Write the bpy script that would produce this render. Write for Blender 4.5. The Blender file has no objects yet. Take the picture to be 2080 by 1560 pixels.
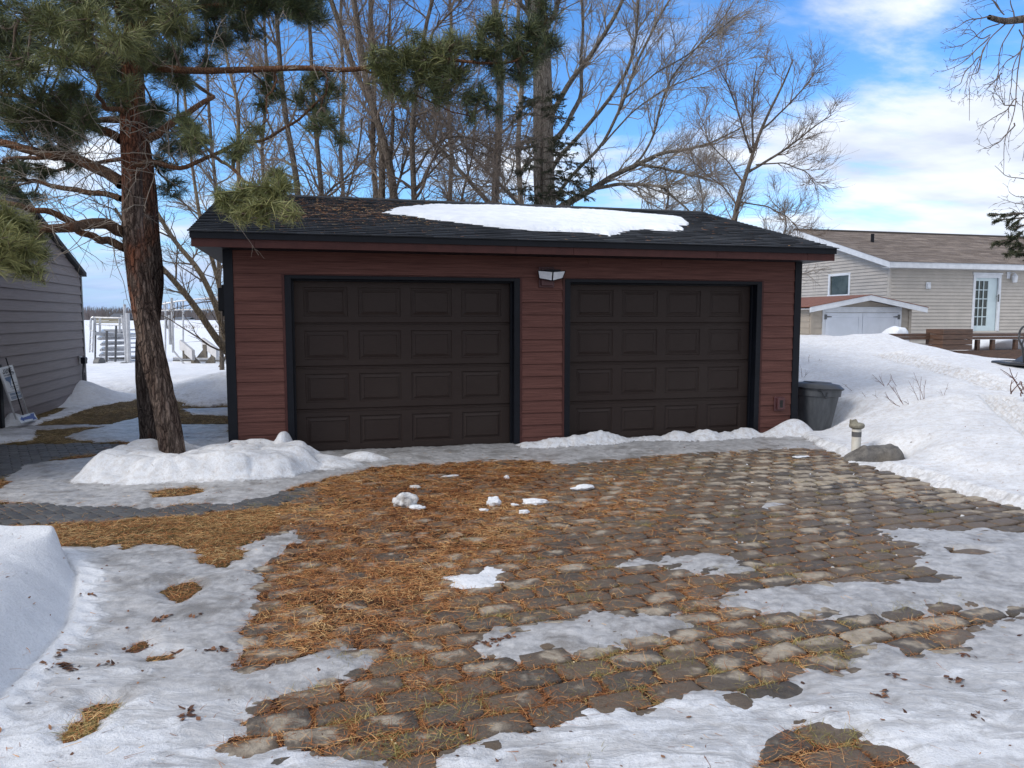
import bpy, math, random
import numpy as np
from mathutils import Vector
R = math.radians
sc = bpy.context.scene
COL = sc.collection
# ------------------------------------------------------------------ camera
F_PX, PITCH, CAM_H = 1530.0, R(4.97), 1.63
cd = bpy.data.cameras.new('camera'); cam = bpy.data.objects.new('camera', cd); COL.objects.link(cam)
cam.location = (0, 0, CAM_H); cam.rotation_euler = (R(90) - PITCH, 0, 0)
cd.sensor_fit = 'HORIZONTAL'; cd.sensor_width = 36; cd.lens = 36 * F_PX / 2080
cd.clip_start = .05; cd.clip_end = 6000
sc.camera = cam
# ------------------------------------------------------------------ light and exposure
SUN_EL, SUN_AZ = R(38), R(-118)         # azimuth from +Y towards +X: veiled sun to the left, a little behind the viewer
sc.view_settings.view_transform = 'Standard'; sc.view_settings.look = 'None'
sc.view_settings.exposure = 0.86; sc.view_settings.gamma = 1
w = bpy.data.worlds.new('World'); sc.world = w; w.use_nodes = True
nt = w.node_tree; nt.nodes.clear()
def wn(t, **k):
    n = nt.nodes.new(t)
    for a, b in k.items(): setattr(n, a, b)
    return n
def wm(op, a, b=None, c=None):
    n = wn('ShaderNodeMath', operation=op)
    for i, v in enumerate((a, b, c)):
        if v is None: continue
        if isinstance(v, (int, float)): n.inputs[i].default_value = v
        else: nt.links.new(v, n.inputs[i])
    return n.outputs[0]
sky = wn('ShaderNodeTexSky', sky_type='NISHITA', sun_disc=False)
sky.sun_elevation = SUN_EL; sky.sun_rotation = SUN_AZ; sky.altitude = 300; sky.air_density = 1.0; sky.dust_density = .3; sky.ozone_density = 2.5
hs = wn('ShaderNodeHueSaturation'); hs.inputs['Saturation'].default_value = 1.22; hs.inputs['Value'].default_value = 1.0
nt.links.new(sky.outputs[0], hs.inputs['Color'])
tc = wn('ShaderNodeTexCoord'); sx = wn('ShaderNodeSeparateXYZ'); nt.links.new(tc.outputs['Generated'], sx.inputs[0])
zz = wm('ADD', wm('MAXIMUM', sx.outputs[2], 0.0), .16)
cx = wn('ShaderNodeCombineXYZ')
nt.links.new(wm('DIVIDE', sx.outputs[0], zz), cx.inputs[0]); nt.links.new(wm('DIVIDE', sx.outputs[1], zz), cx.inputs[1])
mp = wn('ShaderNodeMapping'); mp.inputs['Rotation'].default_value = (0, 0, R(-24)); mp.inputs['Scale'].default_value = (.62, 1.0, 1); mp.inputs['Location'].default_value = (3.1, 1.35, 0)
nt.links.new(cx.outputs[0], mp.inputs[0])
nz = wn('ShaderNodeTexNoise'); nz.inputs['Scale'].default_value = 1.7; nz.inputs['Detail'].default_value = 10; nz.inputs['Roughness'].default_value = .6; nz.inputs['Distortion'].default_value = .25
nt.links.new(mp.outputs[0], nz.inputs['Vector'])
nz2 = wn('ShaderNodeTexNoise'); nz2.inputs['Scale'].default_value = 3.4; nz2.inputs['Detail'].default_value = 6
nt.links.new(mp.outputs[0], nz2.inputs['Vector'])
# more cloud low in the sky, thin streaks higher up, fair overcast behind the viewer
low = wm('MULTIPLY', wm('MAXIMUM', wm('SUBTRACT', .42, sx.outputs[2]), 0.0), .50)
back = wm('ADD', wm('MULTIPLY', wm('MINIMUM', wm('MAXIMUM', wm('ADD', wm('MULTIPLY', sx.outputs[1], -1.0), .25), 0.0), .5), .9), wm('MULTIPLY', wm('MINIMUM', wm('MAXIMUM', wm('SUBTRACT', sx.outputs[2], .42), 0.0), .3), 1.3))
def bell(cx_, wx_, cz_, wz_, amp):            # a bank of cloud in one quarter of the sky
    a_ = wm('POWER', wm('DIVIDE', wm('SUBTRACT', sx.outputs[0], cx_), wx_), 2.0); b_ = wm('POWER', wm('DIVIDE', wm('SUBTRACT', sx.outputs[2], cz_), wz_), 2.0)
    return wm('MULTIPLY', wm('EXPONENT', wm('MULTIPLY', wm('ADD', a_, b_), -1.0)), amp)
back = wm('ADD', back, wm('ADD', bell(.56, .30, .16, .10, .27), bell(.36, .16, .33, .06, .12)))
back = wm('SUBTRACT', back, bell(-.1, .42, .28, .14, .05))
dens = wm('ADD', wm('ADD', nz.outputs[0], low), back)
ramp = wn('ShaderNodeMapRange', interpolation_type='SMOOTHSTEP'); ramp.inputs[1].default_value = .56; ramp.inputs[2].default_value = .80
nt.links.new(dens, ramp.inputs[0])
cl = wn('ShaderNodeMix', data_type='RGBA'); cl.inputs[6].default_value = (3.3, 3.55, 4.2, 1); cl.inputs[7].default_value = (5.3, 5.45, 5.7, 1)
cr = wn('ShaderNodeMapRange'); cr.inputs[1].default_value = .35; cr.inputs[2].default_value = .68; nt.links.new(nz2.outputs[0], cr.inputs[0]); nt.links.new(cr.outputs[0], cl.inputs[0])
mx = wn('ShaderNodeMix', data_type='RGBA'); nt.links.new(wm('MULTIPLY', ramp.outputs[0], .93), mx.inputs[0]); tn = wn('ShaderNodeMix', data_type='RGBA', blend_type='MULTIPLY'); tn.inputs[0].default_value = 1; tn.inputs[7].default_value = (.80, .93, 1.08, 1); nt.links.new(hs.outputs[0], tn.inputs[6]); nt.links.new(tn.outputs[2], mx.inputs[6]); nt.links.new(cl.outputs[2], mx.inputs[7])
bg = wn('ShaderNodeBackground'); bg.inputs[1].default_value = .12
lo_ = wn('ShaderNodeMapRange', interpolation_type='SMOOTHSTEP'); lo_.inputs[1].default_value = .15; lo_.inputs[2].default_value = .0; lo_.inputs[3].default_value = 0; lo_.inputs[4].default_value = .72; nt.links.new(sx.outputs[2], lo_.inputs[0])
lx_ = wn('ShaderNodeMapRange', interpolation_type='SMOOTHSTEP'); lx_.inputs[1].default_value = .25; lx_.inputs[2].default_value = -.25; nt.links.new(sx.outputs[0], lx_.inputs[0])
bk_ = wn('ShaderNodeMix', data_type='RGBA'); bk_.inputs[7].default_value = (1.15, 2.15, 4.2, 1); nt.links.new(wm('MULTIPLY', lo_.outputs[0], lx_.outputs[0]), bk_.inputs[0]); nt.links.new(mx.outputs[2], bk_.inputs[6])   # blue-grey cloud bank low over the lake
nt.links.new(bk_.outputs[2], bg.inputs[0]); wo = wn('ShaderNodeOutputWorld'); nt.links.new(bg.outputs[0], wo.inputs[0])
sd = bpy.data.lights.new('sun', 'SUN'); sd.energy = 1.5; sd.angle = R(24); sd.color = (1, .93, .84)
so = bpy.data.objects.new('sun', sd); COL.objects.link(so)
sdir = Vector((math.sin(SUN_AZ) * math.cos(SUN_EL), math.cos(SUN_AZ) * math.cos(SUN_EL), math.sin(SUN_EL)))
so.rotation_euler = sdir.to_track_quat('Z', 'Y').to_euler()

# ------------------------------------------------------------------ survey helpers (measure places from the picture's own perspective)
CAM = np.array([0, 0, CAM_H])
def ray(px, py):
    dx = (px - 1040) / F_PX; dy = -(py - 780) / F_PX
    return np.array([dx, math.cos(PITCH) + dy * math.sin(PITCH), -math.sin(PITCH) + dy * math.cos(PITCH)])
def at(px, py, Y):
    r = ray(px, py); return CAM + r * (Y / r[1])
def G(px, py, z=0.):
    r = ray(px, py); return CAM + r * ((z - CAM_H) / r[2])
YAW = R(14.8)
U = np.array([math.cos(YAW), math.sin(YAW), 0.]); V = np.array([-math.sin(YAW), math.cos(YAW), 0.])
def plane_uz(px, py, org, n, d):          # pixel -> (distance along d, height) on a vertical plane
    r = ray(px, py); t = ((org - CAM) @ n) / (r @ n); p = CAM + r * t
    return float((p - org) @ d), float(p[2])
GO = np.array([0, 9.57, 0.])
def gar(u, v, z): return GO + U * u + V * v + np.array([0, 0, z])

# ------------------------------------------------------------------ numpy noise
def _h(ix, iy, s):
    a = (ix.astype(np.int64) * 374761393 + iy.astype(np.int64) * 668265263 + s * 1274126177) & 0xFFFFFFFF
    a = ((a ^ (a >> 13)) * 1274126177) & 0xFFFFFFFF
    return ((a ^ (a >> 16)) & 0xFFFFFF) / float(0xFFFFFF)
def vn(x, y, s=0):
    x0 = np.floor(x); y0 = np.floor(y); fx = x - x0; fy = y - y0
    fx = fx * fx * (3 - 2 * fx); fy = fy * fy * (3 - 2 * fy)
    a = _h(x0, y0, s); b = _h(x0 + 1, y0, s); c = _h(x0, y0 + 1, s); d = _h(x0 + 1, y0 + 1, s)
    return a + (b - a) * fx + (c - a) * fy + (a - b - c + d) * fx * fy
def fbm(x, y, s=0, o=4, g=.5):
    t = 0; n = 0; a = 1.
    for i in range(o):
        t = t + a * vn(x * 2**i + 17.3 * i, y * 2**i - 9.1 * i, s + i); n += a; a *= g
    return t / n
def sstep(a, b, x):
    t = np.clip((x - a) / (b - a), 0, 1); return t * t * (3 - 2 * t)
def sdf(poly, X, Y):                       # >0 inside
    P = np.asarray(poly, float); d = np.full(X.shape, 1e9); ins = np.zeros(X.shape, bool)
    n = len(P)
    for i in range(n):
        x0, y0 = P[i]; x1, y1 = P[(i + 1) % n]
        ex, ey = x1 - x0, y1 - y0
        t = np.clip(((X - x0) * ex + (Y - y0) * ey) / (ex * ex + ey * ey + 1e-12), 0, 1)
        d = np.minimum(d, (X - x0 - t * ex)**2 + (Y - y0 - t * ey)**2)
        c = ((y0 > Y) != (y1 > Y))
        if abs(y1 - y0) > 1e-12: ins ^= c & (X < (x1 - x0) * (Y - y0) / (y1 - y0) + x0)
    return np.where(ins, 1, -1) * np.sqrt(d)
def gpoly(pts, z=0.): return [tuple(G(x, y, z)[:2]) for x, y in pts]

# ------------------------------------------------------------------ mesh / object helpers
ORG = {}
def link(name, me, mt=None, parent=None, label=None, cat=None, group=None, kind=None):
    o = bpy.data.objects.new(name, me); COL.objects.link(o)
    if mt is not None:
        for m in (mt if isinstance(mt, (list, tuple)) else [mt]): me.materials.append(m)
    if parent is not None: o.parent = parent
    if label: o['label'] = label
    if cat: o['category'] = cat
    if group: o['group'] = group
    if kind: o['kind'] = kind
    ORG[o.name] = ORG.get(parent.name, np.zeros(3)) if parent is not None else np.zeros(3)
    return o
def thing(name, loc, label, cat, group=None):
    o = bpy.data.objects.new(name, None); COL.objects.link(o); o.location = tuple(float(v) for v in loc); o.empty_display_size = .2
    o['label'] = label; o['category'] = cat
    if group: o['group'] = group
    ORG[o.name] = np.array(loc, float); return o
def mesh_np(name, verts, faces, smooth=True, attrs=None, org=None, mi=None):
    verts = np.asarray(verts, np.float32).reshape(-1, 3)
    if org is not None: verts = verts - np.asarray(org, np.float32)
    me = bpy.data.meshes.new(name)
    if isinstance(faces, np.ndarray): faces = [faces]
    faces = [np.asarray(f, np.int32) for f in faces if len(f)]
    me.vertices.add(len(verts)); me.vertices.foreach_set('co', verts.ravel())
    nl = sum(f.size for f in faces); npoly = sum(len(f) for f in faces)
    me.loops.add(nl); me.polygons.add(npoly)
    me.loops.foreach_set('vertex_index', np.concatenate([f.ravel() for f in faces]))
    st = []; c = 0
    for f in faces:
        st.append(c + np.arange(len(f)) * f.shape[1]); c += f.size
    me.polygons.foreach_set('loop_start', np.concatenate(st).astype(np.int32))
    try: me.polygons.foreach_set('loop_total', np.concatenate([np.full(len(f), f.shape[1]) for f in faces]).astype(np.int32))
    except Exception: pass
    if mi is not None: me.polygons.foreach_set('material_index', np.asarray(mi, np.int32))
    me.update(calc_edges=True)
    me.polygons.foreach_set('use_smooth', np.full(npoly, smooth))
    for k, v in (attrs or {}).items():
        a = me.attributes.new(k, 'FLOAT', 'POINT'); a.data.foreach_set('value', np.asarray(v, np.float32))
    me.validate(verbose=False) if False else None
    return me
def nobj(name, verts, faces, mt, parent=None, smooth=True, attrs=None, **k):
    org = ORG.get(parent.name, np.zeros(3)) if parent is not None else None
    return link(name, mesh_np(name, verts, faces, smooth, attrs, org), mt, parent, **k)
class MB:
    def __init__(s, T=None): s.v = []; s.f = []; s.T = T or (lambda a, b, c: np.array([a, b, c], float))
    def add(s, pts, faces):
        b = len(s.v); s.v += [s.T(*p) for p in pts]; s.f += [tuple(b + i for i in f) for f in faces]; return s
    def box(s, a, b):
        x0, y0, z0 = [min(p, q) for p, q in zip(a, b)]; x1, y1, z1 = [max(p, q) for p, q in zip(a, b)]
        return s.add([(x0,y0,z0),(x1,y0,z0),(x1,y1,z0),(x0,y1,z0),(x0,y0,z1),(x1,y0,z1),(x1,y1,z1),(x0,y1,z1)],
                     [(0,3,2,1),(4,5,6,7),(0,1,5,4),(1,2,6,5),(2,3,7,6),(3,0,4,7)])
    def prism(s, poly, axis, a, b):        # poly of 2D points extruded along axis
        n = len(poly)
        def mk(p, t):
            q = list(p); q.insert(axis, t); return tuple(q)
        return s.add([mk(p, a) for p in poly] + [mk(p, b) for p in poly],
                     [tuple(range(n))[::-1], tuple(range(n, 2*n))] + [(i, (i+1) % n, n + (i+1) % n, n + i) for i in range(n)])
    def bar(s, p, q, r, n=8, r2=None):
        p = np.array(p, float); q = np.array(q, float); d = q - p; L = np.linalg.norm(d); d /= L
        a = np.cross(d, [0, 0, 1.]); a = np.array([1., 0, 0]) if np.linalg.norm(a) < 1e-3 else a / np.linalg.norm(a); b = np.cross(d, a)
        r2 = r if r2 is None else r2; pts = []
        for c, rr in ((p, r), (q, r2)):
            for i in range(n):
                t = 2 * math.pi * i / n; pts.append(tuple(c + (a * math.cos(t) + b * math.sin(t)) * rr))
        return s.add(pts, [tuple(range(n)), tuple(range(n, 2*n))[::-1]] + [(i, n + i, n + (i+1) % n, (i+1) % n) for i in range(n)])
    def path(s, pts, r, n=6):
        for a, b in zip(pts[:-1], pts[1:]): s.bar(a, b, r, n)
        return s
    def lathe(s, prof, c, n=24):
        pts = []; fs = []
        for r, z in prof:
            for i in range(n): pts.append((c[0] + r * math.cos(2*math.pi*i/n), c[1] + r * math.sin(2*math.pi*i/n), c[2] + z))
        m = len(prof)
        for k in range(m - 1):
            for i in range(n): fs.append((k*n+i, k*n+(i+1) % n, (k+1)*n+(i+1) % n, (k+1)*n+i))
        fs.append(tuple(range(n))[::-1]); fs.append(tuple(range((m-1)*n, m*n)))
        return s.add(pts, fs)
    def build(s, name, mt, parent=None, bevel=0, smooth=False, **k):
        org = ORG.get(parent.name, np.zeros(3)) if parent is not None else np.zeros(3)
        me = bpy.data.meshes.new(name); me.from_pydata([tuple(v - org) for v in s.v], [], s.f); me.update()
        if smooth:
            me.polygons.foreach_set('use_smooth', [True] * len(me.polygons))
        o = link(name, me, mt, parent, **k)
        if bevel:
            m = o.modifiers.new('bevel', 'BEVEL'); m.width = bevel; m.segments = 2; m.limit_method = 'ANGLE'; m.angle_limit = R(40)
        return o
def smooth_by_angle(o, a=40):
    try: o.data.set_sharp_from_angle(angle=R(a))
    except Exception: pass

# ------------------------------------------------------------------ materials
class NT:
    def __init__(s, name):
        s.m = bpy.data.materials.new(name); s.m.use_nodes = True; s.t = s.m.node_tree; s.t.nodes.clear()
        s.o = s.n('ShaderNodeOutputMaterial'); s.b = s.n('ShaderNodeBsdfPrincipled'); s.l(s.b.outputs[0], s.o.inputs[0])
        s.c = s.n('ShaderNodeTexCoord').outputs['Object']
    def n(s, t, **k):
        n = s.t.nodes.new(t)
        for a, b in k.items(): setattr(n, a, b)
        return n
    def l(s, a, b): s.t.links.new(a, b)
    def put(s, sock, v):
        if hasattr(v, 'is_linked') or isinstance(v, bpy.types.NodeSocket): s.l(v, sock)
        elif isinstance(v, (tuple, list)) and len(v) == 3 and sock.type == 'RGBA': sock.default_value = (*v, 1)
        else: sock.default_value = v
    def map(s, sc=(1, 1, 1), rot=(0, 0, 0), src=None):
        m = s.n('ShaderNodeMapping'); m.inputs['Scale'].default_value = sc; m.inputs['Rotation'].default_value = rot
        s.l(src or s.c, m.inputs[0]); return m.outputs[0]
    def noise(s, scale, detail=4, rough=.55, vec=None, dist=0):
        n = s.n('ShaderNodeTexNoise'); n.inputs['Scale'].default_value = scale; n.inputs['Detail'].default_value = detail
        n.inputs['Roughness'].default_value = rough; n.inputs['Distortion'].default_value = dist; s.l(vec or s.c, n.inputs['Vector']); return n.outputs[0]
    def vor(s, scale, vec=None, feature='F1', out=0):
        n = s.n('ShaderNodeTexVoronoi', feature=feature); n.inputs['Scale'].default_value = scale; s.l(vec or s.c, n.inputs['Vector']); return n.outputs[out]
    def rng(s, v, a, b, c=0., d=1., smooth=True):
        n = s.n('ShaderNodeMapRange'); 
        if smooth: n.interpolation_type = 'SMOOTHSTEP'
        s.put(n.inputs[0], v)
        for i, q in enumerate((a, b, c, d)): n.inputs[i + 1].default_value = q
        return n.outputs[0]
    def mix(s, f, a, b, blend='MIX'):
        n = s.n('ShaderNodeMix', data_type='RGBA', blend_type=blend); s.put(n.inputs[0], f); s.put(n.inputs[6], a); s.put(n.inputs[7], b); return n.outputs[2]
    def mth(s, op, a, b=None):
        n = s.n('ShaderNodeMath', operation=op); s.put(n.inputs[0], a)
        if b is not None: s.put(n.inputs[1], b)
        return n.outputs[0]
    def attr(s, name):
        return s.n('ShaderNodeAttribute', attribute_name=name).outputs['Fac']
    def ramp(s, f, stops):
        n = s.n('ShaderNodeValToRGB'); e = n.color_ramp.elements
        while len(e) < len(stops): e.new(.5)
        for i, (p, c) in enumerate(stops): e[i].position = p; e[i].color = (*c, 1)
        s.put(n.inputs[0], f); return n.outputs[0]
    def bump(s, h, dist=.01, strength=1., prev=None):
        n = s.n('ShaderNodeBump'); n.inputs['Distance'].default_value = dist; n.inputs['Strength'].default_value = strength
        s.l(h, n.inputs['Height'])
        if prev is not None: s.l(prev, n.inputs['Normal'])
        return n.outputs[0]
    def done(s, color, rough=.6, normal=None, spec=None, metal=None):
        s.put(s.b.inputs['Base Color'], color); s.put(s.b.inputs['Roughness'], rough)
        if normal is not None: s.l(normal, s.b.inputs['Normal'])
        if spec is not None: s.put(s.b.inputs['Specular IOR Level'], spec)
        if metal is not None: s.put(s.b.inputs['Metallic'], metal)
        return s.m
def simple(name, c1, c2=None, scale=6, rough=.6, bump=0, bs=None, metal=None, stretch=(1, 1, 1), rot=(0, 0, 0), spec=None):
    t = NT(name); v = t.map(stretch, rot)
    c2 = c2 or tuple(x * .8 for x in c1)
    n = t.noise(scale, 5, .6, v)
    col = t.mix(t.rng(n, .35, .65), c1, c2)
    nb = t.bump(t.noise(bs or scale * 4, 4, .6, v), bump) if bump else None
    return t.done(col, rough, nb, spec, metal)

def siding_mat(name, dark, light, grain=1.):
    t = NT(name)
    v = t.map((1.2, 1.2, 46), (0, 0, -YAW))
    v2 = t.map((.55, .55, 130), (0, 0, -YAW))
    a = t.noise(1.6, 5, .65, v, .6); b = t.noise(2.2, 3, .6, v2)
    f = t.mth('MULTIPLY', t.mth('ADD', a, b), .5)
    big = t.noise(.9, 3)
    col = t.mix(t.rng(f, .36, .62), dark, light)
    col = t.mix(t.rng(big, .3, .7, 0, .3), col, tuple(x * .78 for x in light))
    return t.done(col, .62, t.bump(f, .004 * grain, .9), .2)
M = {}
M['siding_red'] = siding_mat('siding_red', (.060, .0225, .0185), (.158, .068, .055))
M['siding_grey'] = siding_mat('siding_grey', (.20, .178, .184), (.285, .256, .26), .7)
M['siding_tan'] = simple('siding_tan', (.46, .425, .38), (.41, .38, .34), 3, .5, .0008, 60)
M['siding_shed'] = simple('siding_shed', (.40, .35, .29), (.34, .3, .25), 3, .55)
M['red_trim'] = simple('red_trim', (.07, .026, .023), (.056, .021, .019), 8, .55, .001, spec=.2)
M['black_trim'] = simple('black_trim', (.0055, .007, .012), (.004, .0052, .009), 6, .5, .0008, spec=.22)
M['white_trim'] = simple('white_trim', (.66, .69, .73), (.57, .6, .64), 5, .45)
M['white_paint'] = simple('white_paint', (.66, .7, .77), (.6, .64, .7), 2.5, .5)
def door_mat():
    t = NT('door_brown'); v = t.map((3, 3, 90), (0, 0, -YAW)); a = t.noise(2.5, 4, .6, v)
    big = t.noise(1.1, 4)
    c = t.mix(t.rng(a, .3, .7), (.0225, .0145, .0125), (.0325, .0218, .0188))
    c = t.mix(t.rng(big, .4, .75, 0, .45), c, (.042, .033, .029))
    return t.done(c, t.rng(big, .3, .7, .5, .62), t.bump(a, .0012, .7), .22)
M['door_brown'] = door_mat()
def shingle_mat(name, a, b, c, sc=1.):
    t = NT(name); rnd = t.attr('tone')
    n = t.noise(140, 3, .7); n2 = t.noise(2.2 * sc, 4)
    col = t.ramp(rnd, [(0, a), (.5, b), (1, c)])
    col = t.mix(t.rng(n, .35, .7, 0, .5), col, tuple(x * 1.9 for x in c))
    col = t.mix(t.rng(n2, .3, .7, 0, .4), col, a)
    return t.done(col, .82, t.bump(n, .004), .3)
M['shingle_black'] = shingle_mat('shingle_black', (.009, .010, .0125), (.019, .021, .025), (.038, .042, .049))
M['shingle_brown'] = shingle_mat('shingle_brown', (.085, .066, .055), (.16, .13, .11), (.25, .21, .18))
M['shingle_rust'] = simple('shingle_rust', (.24, .098, .06), (.17, .07, .045), 14, .85, .004, 90)
M['lens'] = simple('lens', (.62, .65, .7), (.55, .58, .63), 20, .25)
M['dark_hole'] = simple('dark_hole', (.004, .004, .004), None, 5, .6)
M['wood_dark'] = simple('wood_dark', (.105, .056, .035), (.06, .033, .022), 5, .6, .003, 30, stretch=(1, 1, 9))
M['metal_pale'] = simple('metal_pale', (.52, .53, .55), (.4, .41, .43), 8, .4, metal=.35)
M['metal_dark'] = simple('metal_dark', (.03, .032, .035), (.02, .02, .022), 8, .4)
M['metal_mid'] = simple('metal_mid', (.12, .125, .13), (.08, .08, .085), 8, .5)
M['deck_tan'] = simple('deck_tan', (.50, .43, .28), (.42, .36, .23), 6, .6, stretch=(1, 1, 8))
M['wood_grey'] = simple('wood_grey', (.17, .15, .12), (.11, .1, .085), 9, .8, .003)
M['canvas'] = simple('canvas', (.55, .55, .56), (.48, .48, .49), 5, .7)
M['concrete'] = simple('concrete', (.052, .057, .062), (.035, .04, .045), 6, .9, .006)
def glass():
    t = NT('window_glass'); n = t.noise(1.7, 3)
    return t.done(t.mix(t.rng(n, .4, .65), (.018, .026, .024), (.05, .065, .062)), .06, t.bump(n, .002), .6)
M['glass'] = glass()
def rock_mat():
    t = NT('rock'); n = t.noise(7, 8, .7); n2 = t.noise(55, 5, .7); n3 = t.noise(2.1, 3)
    c = t.mix(t.rng(n, .35, .68), (.082, .078, .076), (.175, .166, .155)); c = t.mix(t.rng(n2, .55, .72, 0, .6), c, (.25, .24, .22))
    c = t.mix(t.rng(n3, .5, .7, 0, .6), c, (.105, .088, .066))
    return t.done(c, .8, t.bump(n2, .008, 1, t.bump(n, .03)))
M['rock'] = rock_mat()
def can_mat():
    t = NT('plastic_grey'); v = t.map((1, 1, .25)); n = t.noise(9, 6, .7, v)
    c = t.mix(t.rng(n, .35, .7), (.058, .064, .072), (.10, .107, .117)); s = t.noise(60, 3, .7, v)
    c = t.mix(t.rng(s, .66, .76, 0, .6), c, (.02, .02, .022))
    return t.done(c, .5, t.bump(n, .003), .4)
M['plastic_grey'] = can_mat()
M['plastic_lid'] = simple('plastic_lid', (.034, .038, .045), (.022, .025, .03), 7, .42, .002)
M['pvc'] = simple('pvc', (.62, .61, .56), (.52, .5, .45), 9, .45)
M['lichen_cap'] = simple('lichen_cap', (.26, .25, .2), (.16, .15, .12), 18, .8, .004)

def bark(name, c1, c2, c3, scale=1., orange=None, bump=.03):
    t = NT(name); v = t.map((9 * scale, 9 * scale, 1.6 * scale))
    a = t.noise(1.6, 7, .7, v, .8); vn_ = t.n('ShaderNodeVectorMath', operation='ADD'); nn_ = t.n('ShaderNodeTexNoise'); nn_.inputs['Scale'].default_value = 9; nn_.inputs['Detail'].default_value = 4; t.l(t.map((1, 1, .5)), nn_.inputs['Vector']); sc_ = t.n('ShaderNodeVectorMath', operation='SCALE'); sc_.inputs['Scale'].default_value = 1.1; t.l(nn_.outputs['Color'], sc_.inputs[0]); t.l(t.map((12 * scale, 12 * scale, 2.6 * scale)), vn_.inputs[0]); t.l(sc_.outputs[0], vn_.inputs[1]); b = t.vor(2.2, vn_.outputs[0], 'DISTANCE_TO_EDGE')
    big = t.noise(1.3, 4, .6, t.map((1.6, 1.6, .7)))
    col = t.mix(t.rng(a, .35, .66), c1, c2)
    if orange:
        h = t.n('ShaderNodeSeparateXYZ'); t.l(t.c, h.inputs[0])
        hi = t.rng(h.outputs[2], .6, 5.0, -.085, .17)
        col = t.mix(t.rng(t.mth('ADD', big, hi), .52, .64, 0, .9), col, orange)
    col = t.mix(t.mth('MULTIPLY', t.rng(b, 0, .12, 1, 0), t.rng(a, .35, .6, 1, .6)), col, c3)
    ht = t.mth('ADD', t.mth('MULTIPLY', t.rng(b, 0, .25), .7), t.mth('MULTIPLY', a, .9))
    return t.done(col, .88, t.bump(ht, bump), .2)
M['bark_pine'] = bark('bark_pine', (.10, .066, .053), (.235, .178, .148), (.02, .012, .010), 1.0, (.25, .095, .052), .06)
M['bark_pine_dark'] = bark('bark_pine_dark', (.07, .053, .047), (.15, .122, .108), (.018, .012, .011), 1.1, (.15, .065, .04), .045)  # bark_pine darkened: the rear trunk's shade is put into its colours
M['limb_pine'] = bark('limb_pine', (.095, .06, .042), (.165, .105, .07), (.035, .02, .014), 1.8, (.17, .083, .045), .012)
M['twig_pine'] = simple('twig_pine', (.10, .065, .048), (.15, .12, .10), 12, .8)
M['bark_grey'] = bark('bark_grey', (.15, .132, .112), (.27, .245, .21), (.05, .04, .033), .8, None, .03)
M['bark_brown'] = bark('bark_brown', (.11, .09, .073), (.20, .168, .14), (.03, .024, .02), 1., None, .02)
M['bark_tan'] = bark('bark_tan', (.19, .15, .105), (.29, .235, .165), (.07, .055, .04), 1., None, .015)
M['twig_grey'] = simple('twig_grey', (.30, .26, .215), (.2, .168, .138), 3, .75)
M['twig_brown'] = simple('twig_brown', (.21, .165, .13), (.14, .108, .085), 3, .75)
M['twig_dark'] = simple('twig_dark', (.10, .078, .066), (.15, .118, .098), 3, .75)
M['twig_red'] = simple('twig_red', (.16, .07, .05), (.11, .05, .04), 6, .6)
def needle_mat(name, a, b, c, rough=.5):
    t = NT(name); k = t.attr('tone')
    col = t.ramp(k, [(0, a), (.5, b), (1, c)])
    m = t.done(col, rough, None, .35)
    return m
M['needle_pine'] = needle_mat('needle_pine', (.048, .072, .04), (.16, .178, .066), (.36, .345, .135))
M['needle_spruce'] = needle_mat('needle_spruce', (.022, .034, .018), (.05, .06, .03), (.10, .11, .06))
M['litter'] = needle_mat('litter', (.12, .042, .016), (.42, .165, .05), (.68, .46, .21), .6)
M['grass_dry'] = needle_mat('grass_dry', (.12, .082, .026), (.31, .20, .08), (.52, .40, .20), .65)
M['leaf_dry'] = needle_mat('leaf_dry', (.05, .022, .014), (.15, .068, .035), (.32, .17, .09), .7)
def soil_mat():
    t = NT('needle_floor'); g = t.attr('grass')
    n = t.noise(5, 8, .7); s1 = t.noise(9, 3, .6, t.map((30, 4, 1), (0, 0, .5)), 1.5); s2 = t.noise(9, 3, .6, t.map((4, 30, 1), (0, 0, .3)), 1.5)
    s = t.mth('MAXIMUM', s1, s2)
    lit = t.mix(t.rng(s, .5, .68), (.024, .014, .010), (.13, .056, .026)); lit = t.mix(t.rng(n, .42, .62, 0, .8), lit, (.03, .02, .014))
    gr = t.mix(t.rng(s, .45, .68), (.045, .032, .014), (.215, .145, .058)); gr = t.mix(t.rng(n, .45, .62, 0, .55), gr, (.07, .065, .02))
    return t.done(t.mix(t.rng(g, .2, .8), lit, gr), .9, t.bump(s, .012), .2)
M['soil'] = soil_mat()
def stone_mat():
    t = NT('cobblestone'); tone = t.attr('tone'); ctr = t.attr('ctr'); dry = t.attr('dry')
    base = t.ramp(tone, [(0, (.055, .047, .041)), (.3, (.108, .086, .066)), (.55, (.15, .108, .074)), (.8, (.12, .09, .066)), (1, (.08, .072, .064))])
    n = t.noise(14, 8, .68); n2 = t.noise(5.5, 4, .6); f = t.noise(90, 4, .7)
    c = t.mix(t.rng(n, .35, .7, 0, .6), base, (.125, .105, .085))
    c = t.mix(t.rng(f, .5, .75, 0, .35), c, (.2, .18, .155))
    dm = t.mth('ADD', t.mth('MULTIPLY', n2, .9), t.mth('MULTIPLY', dry, .62)); dm = t.mth('ADD', dm, t.mth('MULTIPLY', ctr, .17))
    dm = t.rng(dm, .79, .94)
    pale = t.mix(t.rng(n, .3, .7), (.25, .212, .168), (.42, .37, .30))
    c = t.mix(dm, c, pale)
    return t.done(c, t.rng(dm, 0, 1, .5, .85), t.bump(f, .005, 1, t.bump(n, .028)), .3)
M['cobble'] = stone_mat()
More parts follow.
